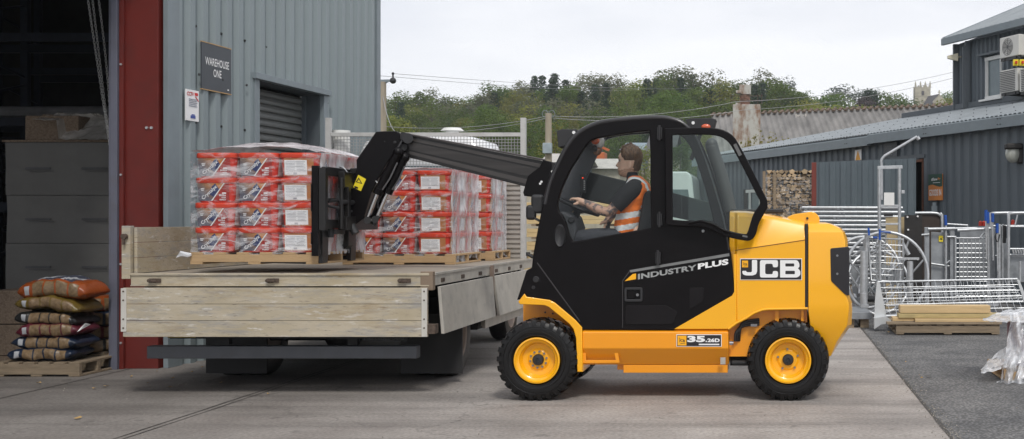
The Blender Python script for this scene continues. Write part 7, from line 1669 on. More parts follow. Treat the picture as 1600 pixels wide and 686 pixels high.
# trousers, shirt sleeves and collar, vest
skin_mesh('trousers', [q(987, 372, 9.42), q(984, 376, 9.34), q(940, 371, 9.31), q(897, 372, 9.30), q(894, 400, 9.30), q(984, 376, 9.5), q(940, 371, 9.54), q(899, 372, 9.55), q(896, 400, 9.55), q(987, 358, 9.42)],
          [(0, 1), (1, 2), (2, 3), (3, 4), (0, 5), (5, 6), (6, 7), (7, 8), (0, 9)], [(.14, .15), .095, .086, .074, .066, .095, .086, .074, .066, (.125, .14)], M_trou, driver)
def torso(name, rows, mats, mfun, amp=.004, seg=84):
    mb = MB(); rings = []
    for x, y, hx, hd in rows:
        ring = []
        for k in range(seg):
            t = 2 * math.pi * k / seg; c, s_ = math.cos(t), math.sin(t)
            p = Vector((wx(x, 9.42) - hx * PX * abs(c) ** .85 * (1 if c > 0 else -1), 9.42 - hd * abs(s_) ** .8 * (1 if s_ > 0 else -1), wz(y, 9.42)))
            n = Vector((-c, -s_, 0)); p += n * amp * (noise.noise(Vector((p.x * 16, p.y * 16, p.z * 11))) + .4 * noise.noise(p * 37)); ring.append(p)
        rings.append(ring)
    R_ = [[mb.bm.verts.new(p) for p in r] for r in rings]
    for i, (a, b) in enumerate(zip(R_[:-1], R_[1:])):
        for k in range(seg):
            f = mb._f((a[k], a[(k + 1) % seg], b[(k + 1) % seg], b[k]))
            if f: f.material_index = mfun(f.calc_center_median(), k / seg * 2 * math.pi)
    return mb.done(name, mats, driver, smooth=180)
def interp(rows, n):
    out = []
    for a, b in zip(rows[:-1], rows[1:]):
        for k in range(n): t = k / n; out.append(tuple(u + (v - u) * t for u, v in zip(a, b)))
    return out + [rows[-1]]
vr = interp([(980, 366, 19, .150), (981, 356, 20, .155), (983, 343, 21.5, .16), (987, 328, 22, .165), (993, 312, 22, .172), (996, 298, 21, .178), (996, 288, 18.5, .165), (994, 281, 14, .125), (991, 275, 9.5, .075)], 14)
def vm(c, t):
    px = CX + c.x * F / c.y; py = CY + (H - c.z) * F / c.y; sl_ = (px - 980) * .16
    if 332 < py + sl_ < 341.5 or 350.5 < py + sl_ < 359: return 1
    side = abs(c.y - 9.42)
    if py < 324 and .085 < side < .125 and c.z > 0: return 1
    if 3.14 - .0 < 0: return 0
    return 0
torso('vest', vr, [M_vest, M_refl], vm, .010)
torso('shirt', interp([(981, 360, 17, .13), (988, 320, 19, .15), (992, 292, 17, .155), (990, 280, 10.5, .085), (987.5, 272, 8.6, .066), (987, 269.5, 8.2, .064)], 3), M_shirt, lambda c, t: 0, .002)
for nm, pts, rr2 in (('sleeve', [q(992, 294, 9.30), q(981, 302, 9.235), q(970, 313, 9.212), q(961, 321.5, 9.206)], [.075, .078, .073, .068]), ('sleeve', [q(990, 294, 9.55), q(980, 304, 9.60), q(971, 315, 9.62), q(963, 323, 9.63)], [.07, .072, .068, .065])):
    mb = MB(); sp_ = smooth_poly(pts, False, 5); rad = [rr2[0] + (rr2[-1] - rr2[0]) * i / (len(sp_) - 1) for i in range(len(sp_))]; mb.tube(sp_, rad, 22, cap=False)
    mb.ball(pts[0], rr2[0], 18, 12)
    for v in mb.bm.verts: v.co += (v.co - pts[1]).normalized() * .006 * noise.noise(v.co * 24)
    mb.done(nm, M_shirt, driver, smooth=180)
# ------------------------------------------------------------------ goods in the warehouse doorway
def bag(name, label, loc, rz, L, D, Hh, col, seed, win=(.44, .31, .18), top=None, n=4, tilt=0, sag=0, xt=0):
    """filled plastic sack: printed with a row of straw coloured windows along its near side"""
    mb = MB(); nu, nv = 44, 40; V = {}
    for i in range(nu + 1):
        u = -1 + 2 * i / nu; e = 1 - abs(u) ** 6 * .80; ew = 1 - .12 * abs(u) ** 6
        for j in range(nv):
            a = 2 * math.pi * j / nv; c, s_ = math.cos(a), math.sin(a)
            y = D / 2 * ew * (abs(c) ** .5) * (1 if c > 0 else -1); z = Hh / 2 * e * (abs(s_) ** .62) * (1 if s_ > 0 else -1)
            p = Vector((u * L / 2, y, z)); q_ = Vector((p.x * 9 + seed, p.y * 9, p.z * 9)); k = .018 * noise.noise(q_) + .010 * noise.noise(q_ * 2.7) + .010 * noise.noise(Vector((p.x * 34 + seed, p.z * 12, p.y * 8))) * abs(u)
            p += Vector((0, c, s_)) * k; p.z += sag * (u * u) * -.5 + .02 * noise.noise(Vector((u * 2 + seed, 0, 0)))
            V[i, j] = mb.bm.verts.new(p)
    for i in range(nu):
        u = -1 + 2 * (i + .5) / nu
        for j in range(nv):
            f = mb._f((V[i, j], V[i + 1, j], V[i + 1, (j + 1) % nv], V[i, (j + 1) % nv])); a = (j + .5) / nv * 360
            mi = 0; t = (u + .78) / 1.62
            if 196 < a < 0: pass
            near = 148 < a < 212
            if near and 0 < t < 1:
                w = (t * (n + .75)); fr = w % 1
                if w > .75: 
                    fr = (w - .75) % 1; mi = 1 if fr > .13 else 0
                elif .18 < w < .55 and 162 < a < 200: mi = 2
            if top and 60 < a < 130 and abs(u) < .55: mi = 3 if int((u + 3) * 9 + a / 17) % 3 else 2
            if f: f.material_index = mi
    for i_ in (0, nu):
        mb._f([V[i_, j] for j in range(nv)])
    M = Matrix.Translation(Vector(loc)) @ Matrix.Rotation(rz, 4, 'Z') @ Matrix.Rotation(tilt, 4, 'Y') @ Matrix.Rotation(xt, 4, 'X')
    for v in mb.bm.verts: v.co = M @ v.co
    mats = [mat('bag_' + '_'.join(str(round(c_ * 100)) for c_ in col), col, .32, var=.1, bump=.25, bscale=18), mat('straw_print', tuple(c_ * .48 for c_ in win), .4, var=.3, scale=40, bump=.2, bscale=20), mat('bag_barcode', (.35, .36, .38), .4), mat('bag_art', (.05, .055, .08), .4, var=.5, scale=30)]
    o = mb.done(name, mats, None, smooth=70); return tag(o, label, 'bag', 'filled bags stacked on the pallet by the door')
OR, YE, BK, CR_, NV = (.25, .055, .010), (.115, .078, .015), (.014, .014, .014), (.085, .011, .02), (.010, .018, .038)
BYc = 10.66
def bx_(px, Y=10.45): return wx(px, Y)
bags = [('navy bag at the bottom of the left hand bag stack', NV, 528.0 + 8, 16, 109, 0), ('navy bag second from the bottom of the left hand stack', NV, 514, 20, 118, 0), ('crimson bag third from the bottom of the left stack', CR_, 494, 22, 120, 0),
        ('black bag in the middle of the left bag stack', BK, 493, 18, 130, 0)]
rows = [(553.5, 7, 106, NV, 'navy bag lowest in the front stack, straight on the pallet', 1), (535, 11, 112, NV, 'navy bag second from the bottom of the front stack', 2), (515, 20, 114, CR_, 'crimson edged bag third from the bottom of the front stack', 3),
        (496.5, 17, 112, BK, 'black bag fourth from the bottom, under the yellow one', 4), (473, 19, 120, YE, 'dull yellow bag directly under the top orange bag', 5), (450, 20, 128, OR, 'orange bag on top of the front stack', 6)]
for k, (yc, x0, x1, col, lab, sd_) in enumerate(rows):
    a, b = bx_(x0), bx_(x1); h_ = .128 if k < 5 else .18; zc = wz(yc, 10.48)
    bag('sack', lab, ((a + b) / 2 + .01, BYc + (.02 * (k % 2)), zc), (.02, -.02, .03, .0, -.05, -.04)[k], (b - a) * 1.02, .42, h_ * 1.04, col, sd_ * 3.3, win=(.40, .36, .22) if col == CR_ else (.36, .24, .13), top=(k == 5), tilt=(0, .02, -.02, .05, .06, .02)[k], sag=.02 * k)
side = [(-.0, 563, NV, 'navy bag low in the rear stack beside the door guide', 7), (0, 541, BK, 'dark bag second from bottom of the rear stack by the door guide', 9), (0, 519, CR_, 'crimson bag in the rear stack beside the door guide', 11), (0, 499, NV, 'blue bag under the orange one in the rear stack', 12), (0, 475, OR, 'orange bag on top of the rear stack by the door guide', 13)]
for k, (dx, yc, col, lab, sd_) in enumerate(side):
    Yb = 11.15; zc = wz(yc, 10.9) + .02
    bag('sack', lab, (wx(150 + (k % 2) * 3, 11.2), Yb + .05, zc - .03), R(48), .60, .36, .15, col, sd_ * 2.1, win=(.36, .30, .18), n=3, tilt=0)
mb = MB(); c = wx(118, 10.4); 
for i in range(5): mb.quad((c, 10.42 + .01 * i, wz(519, 10.4)), (c + .07, 10.43, wz(512, 10.4) + .01 * i), (c + .10, 10.46, wz(508, 10.4)), (c + .02, 10.46, wz(511, 10.4)))
tag(mb.done('paper_slip', M_letter, smooth=0), 'white torn slip hanging out between the bags', 'slip')
zp = wz(592, 10.40)
pallet('old_wooden_pallet', 'worn brown pallet carrying the stacked bags in front of the doorway', wx(-14, 10.4), wx(122, 10.4), 10.42, 11.05, 0.002, .128, M_woodold, group='worn pallets at the warehouse door')
pallet('old_wooden_pallet', 'worn pallet under the rear bags, just inside the door guide', wx(100, 11.1) - .1, wx(176, 11.1) - .06, 11.07, 11.7, .002, .15, M_woodold, group='worn pallets at the warehouse door')
# chipboard boxes left of the bags
M_chip = two_tone('chipboard', (.14, .10, .07), (.24, .18, .13), 60, rough=.9, lo=.35, hi=.65, bump=.2)
for k, (y0, y1) in enumerate(((592, 557), (556.5, 508), (507, 454))):
    mb = MB(); a, b = wx(-60, 10.75), wx((36, 35, 34)[k], 10.75); 
    mb.bb(a, b, 11.12, 11.8, 0 if k == 0 else wz(y0, 11.1), wz(y1, 11.1))
    tag(mb.done('chipboard_bale', M_chip, bevel=.012), ('lowest brown chipboard bale half hidden behind the front bags at the far left', 'middle brown chipboard bale behind the bags at the left edge', 'top brown chipboard bale behind the bags at the left edge')[k], 'bale', 'brown bales at the left edge')
# the tall wrapped block stack
M_wrapw = mat('grey_wrapped_blocks', (.13, .127, .12), .42, var=.08, scale=3, dirt=.35, dirtcol=(.09, .088, .085), dscale=2.5, bump=.25, bscale=7)
M_prn = mat('faded_print', (.09, .09, .095), .5, var=.2)
SY = 12.0; sx0, sx1 = wx(9, SY), wx(186, SY)
for k, (ya, yb) in enumerate(((222, 304), (305, 379), (380, 454), (455, 530))):
    z1_, z0_ = wz(ya, SY), wz(yb, SY) - .004
    if k == 3: z0_ = .15
    t = thing('block_pack', ('topmost white wrapped block pack in the tall stack inside the doorway', 'second white wrapped block pack from the top of the tall stack', 'third white wrapped block pack from the top of the tall stack', 'lowest white wrapped block pack of the tall stack behind the bags')[k], 'pack', ((sx0 + sx1) / 2, SY + .5, z0_), 'white wrapped packs in the doorway')
    mb = MB(); nx_ = 24; Vv = {}
    mb.bb(sx0 + .01 * (k % 2), sx1 - .012 * (k % 2), SY, SY + 1.0, z0_, z1_ - .003); bmesh.ops.subdivide_edges(mb.bm, edges=mb.bm.edges[:], cuts=7, use_grid_fill=True)
    for v in mb.bm.verts: v.co += Vector((noise.noise(v.co * 3), noise.noise(v.co * 3 + Vector((5, 0, 0))), 0)) * .012
    mb.done('wrapping', M_wrapw, t, bevel=0, smooth=50)
    mb = MB(); zc = (z0_ + z1_) / 2
    for cx_ in (wx(62, SY), wx(150, SY)): mb.bb(cx_ - .14, cx_ + .12, SY - .018, SY - .014, zc - .012, zc + .012); mb.bb(cx_ - .10, cx_ + .16, SY - .018, SY - .014, zc - .030, zc - .024)
    mb.done('faded_print', M_prn, t)
mb = MB(); mb.bb(sx0 - .02, sx1 + .02, SY - .03, SY + 1.02, wz(222, SY), wz(219, SY)); tag(mb.done('board', M_chip), 'brown board lying over the tall block stack', 'board')
mb = MB(); mb.bb(wx(34, SY), wx(118, SY), SY + .05, SY + .7, wz(218.6, SY), wz(180, SY)); mb.box((wx(58, SY), SY + .3, wz(178, SY)), (.1, .3, .02)); tag(mb.done('insulation_block', M_chip, bevel=.01), 'brown fibre block on top of the tall wrapped stack', 'block')
mb = MB(); rng = random.Random(8); n = 34; V = {}
for i in range(n + 1):
    for j in range(n + 1):
        u, v = i / n, j / n; x = wx(58, SY) + (wx(184, SY) - wx(58, SY)) * u; zt = wz(172 if u < .45 else 176, SY); zlow = wz(188 if u < .3 else 216, SY)
        q_ = Vector((u * 4, v * 4, 2)); z = zt + (zlow - zt) * max(0, v - .35) / .65 + .02 * noise.noise(q_ * 1.2) + .012 * noise.noise(q_ * 4) - .03 * u
        y = SY + .55 - .62 * v - .01 + .03 * noise.noise(q_ * 2) ; V[i, j] = mb.bm.verts.new((x, y, z))
for i in range(n):
    for j in range(n): mb._f((V[i, j], V[i + 1, j], V[i + 1, j + 1], V[i, j + 1]))
tag(mb.done('polythene_sheet', M_dustsheet, smooth=60, recalc=False), 'crumpled grey polythene draped over the brown block in the doorway', 'sheet')
# ------------------------------------------------------------------ galvanised gear on the right of the yard
G = M_galv
def rail(mb, pts, Y, r=.018, seg=8): mb.tube([W(x, y, Y) for x, y in pts], r, seg); return mb
def railY(mb, pts, r=.018, seg=8): mb.tube([W(*p) for p in pts], r, seg); return mb
# stack of hurdles
def hurdles():
    X0, X1, Yh = wx(1252, 20), wx(1408, 20), 20.0; src = None; n = 18
    for k in range(n):
        z = .34 + k * .077
        lab = ['lowest', 'second', 'third', 'fourth', 'fifth', 'sixth', 'seventh', 'eighth', 'ninth', 'tenth', 'eleventh', 'twelfth', 'thirteenth', 'fourteenth', 'fifteenth', 'sixteenth', 'seventeenth', 'topmost'][k]
        if src is None:
            t = thing('galvanised_hurdle', 'lowest hurdle in the stack', 'hurdle', (X0, Yh, z), 'hurdles stacked flat beyond the machine')
            mb = MB(); L_ = X1 - X0; w = 1.0
            mb.tube([(X0, Yh, z), (X1, Yh, z), (X1, Yh + w, z), (X0, Yh + w, z)], .026, 8, closed=True); mb.done('frame', G, t, smooth=50)
            mb = MB()
            for q_ in range(1, 6): mb.tube([(X0, Yh + w * q_ / 6, z), (X1, Yh + w * q_ / 6, z)], .020, 6)
            mb.done('rail', G, t, smooth=50)
            mb = MB()
            for q_ in (.03, .36, .40, .97): mb.bb(X0 + L_ * q_ - .02, X0 + L_ * q_ + .02, Yh - .035, Yh + w + .03, z - .035, z - .02)
            mb.done('brace', M_galvflat, t); src = t
        else:
            t = copy_tree(src); t.location = (X0 + random.uniform(-.06, .06), Yh + random.uniform(-.05, .05), z); t.rotation_euler = (0, 0, random.uniform(-.03, .03))
        t['label'] = f'{lab} galvanised hurdle {"from the bottom " if 0 < k < n - 1 else ""}in the flat stack behind the machine'
hurdles()
mb = MB(); 
for x in (1262, 1330, 1395): mb.bb(wx(x, 20) - .08, wx(x, 20) + .08, 20.0, 21.0, 0, .30)
tag(mb.done('timber_bearers', M_woodold), 'timber bearers on the ground under the hurdle stack', 'bearers')
# firewood in a wrapped crate
def firewood():
    Y = 24.0; x0, x1, zt = wx(1197, Y), wx(1272, Y), wz(264, Y); t = thing('firewood_stack', 'tall net wrapped stack of split firewood beside the shed doorway', 'firewood', ((x0 + x1) / 2, Y, 0))
    mlog = mat('split_logs', (.36, .27, .17), .85, var=.2, island=.5, scale=8, dirt=.3, dirtcol=(.10, .07, .05)); rng = random.Random(3)
    mb = MB(); z = .15
    while z < zt:
        x = x0
        while x < x1 - .02:
            r = rng.uniform(.035, .075); n = rng.choice((3, 4, 5)); a0 = rng.random() * 6; yy = Y + rng.uniform(-.06, .05); ring = lambda y: [Vector((x + r + math.cos(a0 + i * 6.283 / n) * r, y, z + math.sin(a0 + i * 6.283 / n) * r * .8)) for i in range(n)]
            loft(mb, [ring(yy), ring(yy + .9)]); x += r * rng.uniform(1.5, 2.0)
        z += rng.uniform(.06, .09)
    o = mb.done('logs', mlog, t, smooth=0, recalc=False); o['kind'] = 'stuff'
    mb = MB(); nu, nv = 20, 40; V = {}
    for i in range(nu + 1):
        for j in range(nv + 1):
            x = x0 - .03 + (x1 - x0 + .06) * i / nu; z = .15 + (zt - .32) * j / nv; V[i, j] = mb.bm.verts.new((x, Y - .10 + .03 * noise.noise(Vector((x * 4, 0, z * 6))), z))
    for i in range(nu):
        for j in range(nv): mb._f((V[i, j], V[i + 1, j], V[i + 1, j + 1], V[i, j + 1]))
    mb.done('net_wrap', film_mat('log_wrap', .0, .55, 9, (.6, 1, 3), (.62, .58, .55)), t, smooth=60)
    mb = MB()
    for x in (x0 - .04, x0 + .18, x1): mb.bb(x - .03, x + .03, Y - .13, Y - .08, 0, zt - .05)
    mb.bb(x0, x1, Y, Y + .9, 0, .14); mb.done('crate_post', M_woodold, t)
firewood()
# timber stack between truck and machine
def timberstack():
    Y = 15.4; x0, x1 = wx(822, Y), wx(960, Y); ml = mat('sawn_battens', (.66, .49, .25), .7, var=.1, island=.18, stretch=(1, 8, 8))
    for k in range(9):
        z = .12 + k * .175; t = thing('timber_pack', 'x', 'timber', ((x0 + x1) / 2, Y + .5, z), 'packs of sawn battens seen past the cab')
        t['label'] = f'{["lowest", "second", "third", "fourth", "fifth", "sixth", "seventh", "eighth", "topmost"][k]} layer {"up " if 0 < k < 8 else ""}of pale sawn battens stacked behind the cab'
        mb = MB()
        for i in range(8):
            for j in range(1): mb.bb(x0 + random.uniform(-.03, .03), x1 + random.uniform(-.03, .03), Y + i * .12, Y + i * .12 + .10, z + .03, z + .085); mb.bb(x0 + random.uniform(-.03, .03), x1 + random.uniform(-.03, .03), Y + i * .12, Y + i * .12 + .10, z + .088, z + .142)
        mb.done('battens', ml, t, bevel=.003)
        mb = MB()
        for x in (x0 + .1, (x0 + x1) / 2, x1 - .1): mb.bb(x - .03, x + .03, Y, Y + .95, z + .0, z + .0295)
        mb.done('spacer', M_woodold, t)
timberstack()
# tall frame with a swan neck
YP = 17.6
t = thing('swan_neck_frame', 'tall galvanised ladder frame with a bent pole rising above the shed door', 'frame', (wx(1390, YP), YP, 0))
mb = MB(); rail(mb, [(1374, 520), (1374, 262)], YP, .028); rail(mb, [(1405.5, 520), (1405.5, 262)], YP, .026); mb.done('post', G, t, smooth=50)
mb = MB(); mb.bar(W(1371, 262, YP), W(1410, 261, YP), .05, .05); mb.bar(W(1374, 322, YP), W(1407, 322, YP), .04, .04); mb.bar(W(1374, 350, YP), W(1407, 350, YP), .03, .03); mb.box(W(1411, 300, YP), (.05, .03, .05)); mb.done('crossbar', G, t, bevel=.004)
mb = MB(); rail(mb, [(p.x, p.y) for p in smooth_poly([(1377.5, 312), (1377.5, 262), (1377, 252), (1381, 245), (1390, 239), (1433, 213.5)], False, 5)], YP, .022, 10); mb.done('swan_neck', G, t, smooth=60)
mb = MB(); mb.bb(wx(1381, YP), wx(1397, YP), YP - .03, YP - .024, wz(321, YP), wz(301, YP)); mb.done('plate', M_white, t); mb = MB(); mb.tube([W(1433, 214, YP), W(1436, 218, YP)], .03, 10); mb.done('ring', G, t)
# hoops
def hoop(label, px, py, r, Y, tilt=0, legs=True, sx=1.0):
    t = thing('hoop_feeder', label, 'feeder', (wx(px, Y), Y, 0), 'galvanised hoops behind the mesh panel'); c = W(px, py, Y)
    mb = MB(); mb.tube([c + Vector((math.cos(a) * r * sx, math.sin(a) * r * tilt, math.sin(a) * r)) for a in [i * math.pi / 24 for i in range(48)]], .024, 10, closed=True); mb.done('rim', G, t, smooth=60)
    mb = MB()
    for k in range(5):
        a = math.pi * (.12 + .19 * k); mb.tube([c + Vector((math.cos(a) * r * sx, math.sin(a) * r * tilt, math.sin(a) * r)), c + Vector((math.cos(a) * r * .25, .25, -.5 * r))], .014, 6)
    mb.done('spoke', G, t, smooth=50)
    mb = MB(); mb.tube([c + Vector((-r * sx, 0, 0)), Vector((c.x - r * sx, Y, .06))], .02, 8); mb.tube([c + Vector((r * sx, 0, 0)), Vector((c.x + r * sx, Y, .06))], .02, 8); mb.done('leg', G, t, smooth=50)
hoop('large galvanised hoop standing upright beside the machine tail', 1385, 428, .60, 16.6, .15)
hoop('second galvanised hoop partly hidden behind the machine tail', 1352, 425, .52, 17.1, .3)
hoop('third thin hoop leaning behind the two front hoops', 1372, 440, .46, 17.5, .6)
mb = MB(); 
def gridpanel(name, label, quad, Ys, nx, ny, r=.006, fr=.016, cat='panel', group=None, m=None):
    """mesh panel between four pixel corners (tl, tr, br, bl) at the depths Ys"""
    P4 = [W(x, y, Y) for (x, y), Y in zip(quad, Ys)]; t = thing(name, label, cat, (P4[2] + P4[3]) / 2, group); f = lambda u, v: (P4[0] * (1 - u) + P4[1] * u) * (1 - v) + (P4[3] * (1 - u) + P4[2] * u) * v
    mb = MB()
    for i in range(1, nx): mb.tube([f(i / nx, 0), f(i / nx, 1)], r, 5)
    for j in range(1, ny): mb.tube([f(0, j / ny) + Vector((0, -r * 1.9, 0)), f(1, j / ny) + Vector((0, -r * 1.9, 0))], r, 5)
    mb.done('mesh', m or G, t, smooth=50); mb = MB(); mb.tube([f(0, 0), f(1, 0), f(1, 1), f(0, 1)], fr, 8, closed=True); mb.done('frame', G, t, smooth=50); return t, f
mb.bm.free()
gridpanel('mesh_gate', 'square mesh gate standing inside the big hoop', [(1357, 372), (1411, 374), (1411, 440), (1361, 438)], (16.3,) * 4, 9, 7, .005, .020)
t = thing('blue_latch_post', 'galvanised post with bright blue handles inside the hoops', 'post', (wx(1376, 16.2), 16.2, 0))
mb = MB(); rail(mb, [(1375, 500), (1375, 355)], 16.2, .02); rail(mb, [(1352, 500), (1354, 365)], 16.3, .03); mb.done('post', G, t, smooth=50)
mb = MB(); mb.bar(W(1374.5, 358, 16.15), W(1374.5, 375, 16.15), .03, .035); mb.bar(W(1376, 362, 16.15), W(1392, 363, 16.15), .02, .02); mb.bar(W(1357, 356, 16.2), W(1358, 368, 16.2), .03, .03); mb.bar(W(1364, 371, 16.15), W(1371, 371, 16.15), .03, .03); mb.done('blue_handle', M_blue, t, bevel=.004)
# tangled parts behind the machine tail
t = thing('dismantled_gear', 'jumble of galvanised bars and plates leaning behind the machine tail', 'gear', (wx(1355, 16.9), 16.9, 0)); rng = random.Random(12)
mb = MB()
for k in range(26):
    a = (rng.uniform(1326, 1420), rng.uniform(380, 480)); b = (a[0] + rng.uniform(-40, 40), a[1] + rng.uniform(-45, 60)); mb.tube([W(a[0], a[1], rng.uniform(16.7, 17.4)), W(min(1430, b[0]), min(492, b[1]), rng.uniform(16.7, 17.4))], rng.choice((.010, .014, .02)), 7)
mb.done('bars', G, t, smooth=50)
mb = MB(); 
for pl in ([(1342, 386), (1350, 384), (1356, 402), (1349, 408)], [(1330, 412), (1352, 424), (1347, 462), (1332, 458)], [(1378, 412), (1408, 420), (1402, 446), (1376, 440)], [(1330, 462), (1352, 470), (1349, 478), (1328, 472)]): mb.ppx(pl, 16.9, 16.9, 16.92)
mb.done('plates', M_galvflat, t)
mb = MB(); mb.ppx([(1344, 427), (1349, 426), (1349, 431), (1344, 432)], 16.85, 16.85, 16.87); mb.done('yellow_tag', M_yel, t)
mb = MB(); mb.tube([W(1349, 392, 16.1), W(1349, 478, 16.1), ], .045, 12); mb.tube([W(1422, 408, 16.1), W(1422, 480, 16.1)], .045, 12); mb.tube([W(1410, 380, 16.4), W(1420, 398, 16.4)], .03, 8); mb.box(W(1420, 404, 16.1), (.28, .1, .03)); mb.done('tall_post', G, t, smooth=50)
t = thing('low_platform', 'low galvanised platform on wooden blocks beside the machine tail', 'platform', (wx(1346, 15.4), 15.4, 0))
mb = MB(); mb.bb(wx(1326, 15.2), wx(1362, 15.2), 15.2, 16.4, .16, .20); mb.bb(wx(1326, 15.2), wx(1362, 15.2), 15.18, 15.2, .12, .21); mb.done('deck', M_galvflat, t, bevel=.004)
mb = MB(); mb.bb(wx(1345, 15.2), wx(1358, 15.2), 15.25, 15.6, 0, .118); mb.bb(wx(1327, 15.2), wx(1335, 15.2), 15.25, 15.6, 0, .118); mb.done('block', M_woodold, t)
mb = MB(); mb.tube([W(1349, 458, 15.3), W(1350, 476, 15.3)], .045, 12); mb.box(W(1351, 478, 15.3), (.10, .1, .04)); mb.done('jockey_stand', G, t)
# boards behind
YBd = 18.6
t = thing('wooden_board', 'pale plywood board standing between the tall frame posts', 'board', (wx(1399, YBd), YBd, 0)); mb = MB(); mb.bb(wx(1384, YBd), wx(1415, YBd), YBd, YBd + .03, 0, wz(339, YBd)); mb.done('sheet', M_ply_face, t)
mb = MB(); mb.bb(wx(1381, YBd), wx(1395, YBd), YBd - .02, YBd - .001, wz(338, YBd) , wz(334, YBd)); mb.done('clip', M_int, t)
t = thing('rubber_board', 'black studded board with a rounded tube edge in front of the wall', 'board', (wx(1440, 18.4), 18.4, 0))
mb = MB(); mb.bb(wx(1413, 18.4), wx(1441, 18.4), 18.4, 18.42, .05, wz(336, 18.4)); mb.done('black_sheet', M_blackboard, t)
mb = MB(); mb.ppx(round_poly([(1441, 333), (1471, 334, 12), (1471, 480, 0), (1441, 480, 0)], 0, 6), 18.5, 18.5, 18.52); mb.done('brown_sheet', mat('brown_board', (.035, .022, .016), .5, var=.2), t)
mb = MB(); rail(mb, [(p.x, p.y) for p in smooth_poly([(1430, 333), (1460, 333), (1469, 337), (1472, 348), (1472, 500)], False, 4)], 18.48, .024, 10); mb.done('edge_tube', G, t, smooth=60)
mb = MB()
for x, y in ((1418, 339), (1434, 338), (1419, 359), (1420, 405), (1434, 405)): mb.tube([W(x, y, 18.4), W(x, y, 18.37)], .016, 8)
mb.done('stud', M_letter, t)
# livestock crate
t = thing('livestock_crate', 'galvanised livestock crate with a mesh side gate and a yellow label', 'crate', (wx(1498, 17), 17, 0)); Yc = 17.0
mb = MB()
for x, yt, Y in ((1448, 355, Yc), (1487.5, 355, Yc), (1545, 358, 17.2), (1551, 356, 17.2)): mb.bar(W(x, 500, Y), W(x, yt, Y), .07, .07)
mb.bar(W(1447, 357, Yc), W(1447, 500, Yc), .05, .05); mb.done('post', M_galvflat, t, bevel=.006)
mb = MB(); mb.ppx([(1455, 362), (1485, 364), (1485, 415), (1455, 411)], 17.05, 17.05, 17.07); mb.ppx([(1455, 413), (1485, 416), (1485, 470), (1455, 470)], 17.05, 17.05, 17.07); mb.ppx([(1500, 360), (1549, 358), (1549, 436), (1500, 436)], 17.9, 17.9, 17.92); mb.done('side_sheet', M_galvflat, t)
mb = MB(); rail(mb, [(1450, 358), (1492, 357)], 16.96, .022); rail(mb, [(1446, 358), (1546, 356)], 17.05, .018); rail(mb, [(1455, 412), (1484, 416)], 17.0, .014); rail(mb, [(1478, 352), (1478, 470)], 16.98, .016); rail(mb, [(1440, 367), (1452, 366)], 16.95, .014); rail(mb, [(1480, 370), (1494, 370)], 16.95, .014); rail(mb, [(1478, 412), (1484, 407)], 16.95, .012)
rail(mb, [(1480, 350), (1512, 352), (1512, 356)], 17.3, .014); rail(mb, [(1496, 360), (1548, 357)], 16.9, .024); rail(mb, [(1532, 371), (1537, 364), (1542, 363)], 16.92, .014); mb.done('rail', G, t, smooth=50)
mb = MB()
for k in range(9): x = 1493 + k * 6.3; rail(mb, [(x, 373), (x, 470)], 16.93, .0055, 5)
for k in range(13): y = 373 + k * 7.4; rail(mb, [(1492, y), (1545, y)], 16.945, .0055, 5)
mb.done('mesh_gate', G, t, smooth=50)
mb = MB(); rail(mb, [(1493, 371), (1493, 470)], 16.93, .016); rail(mb, [(1545, 371), (1545, 470)], 16.93, .014); rail(mb, [(1493, 372), (1545, 372)], 16.93, .012); mb.done('gate_frame', G, t, smooth=50)
mb = MB(); mb.ppx([(1467, 368), (1473.5, 368.5), (1473.5, 378), (1467, 377.5)], 17.03, 17.03, 17.045); yl = mb.done('yellow_label', M_yel, t)
mb = MB(); put_text(mb, 'AE', W(1468, 375, 17.025), X3, Z3, .04, .035, .03); mb.done('lettering', M_int, yl, smooth=0)
mb = MB(); mb.tube([W(1478, 352, 16.98), W(1477, 336, 16.98)], .022, 8); mb.done('blue_handle', M_blue, t, smooth=50)
# gates at the right edge
def archgate(name, label, x0, x1, yt, yb, Y, bars, r=.024):
    t = thing(name, label, 'gate', (wx((x0 + x1) / 2, Y), Y, 0), 'round topped galvanised gates at the right'); mb = MB()
    rail(mb, [(p.x, p.y) for p in smooth_poly([(x0, yb), (x0, yt + 10), (x0 + 2, yt + 3), (x0 + 8, yt), (x1 - 6, yt), (x1, yt + 4), (x1, yb)], False, 4)], Y, r, 10); mb.done('hoop_frame', G, t, smooth=60)
    mb = MB()
    for y in bars: rail(mb, [(x0, y), (x1, y)], Y, .016)
    mb.done('bar', G, t, smooth=50); return t
ga = archgate('arched_gate', 'round topped galvanised gate left of another, rear of the right edge group', 1548, 1640, 333, 470, 17.4, (353, 400, 440))
gb = archgate('arched_gate', 'round topped galvanised gate nearest the right edge with a riveted plate', 1576, 1660, 333, 470, 16.9, (354, 389, 398))
mb = MB(); mb.ppx([(1578, 400), (1640, 400), (1640, 440), (1578, 440)], 16.95, 16.95, 16.97); mb.ppx([(1562, 372), (1575, 372), (1575, 440), (1562, 440)], 17.3, 17.3, 17.32); mb.done('sheet', M_galvflat, gb)
mb = MB()
for k in range(5): mb.tube([W(1582 + k * 4, 389, 16.86), W(1584 + k * 4, 396, 16.86)], .014, 6)
mb.done('hook', M_galv, gb)
mb = MB(); rail(mb, [(1561, 350), (1561, 470)], 17.0, .03); rail(mb, [(1567, 350), (1567, 470)], 17.0, .02); rail(mb, [(1594, 408), (1594, 440)], 16.8, .02); rail(mb, [(1586, 352), (1590, 335)], 16.9, .012); mb.done('upright', G, ga, smooth=50)
t = thing('lever_set', 'row of upright levers with blue grips on top of the galvanised gear', 'levers', (wx(1550, 16.9), 16.9, 1.0))
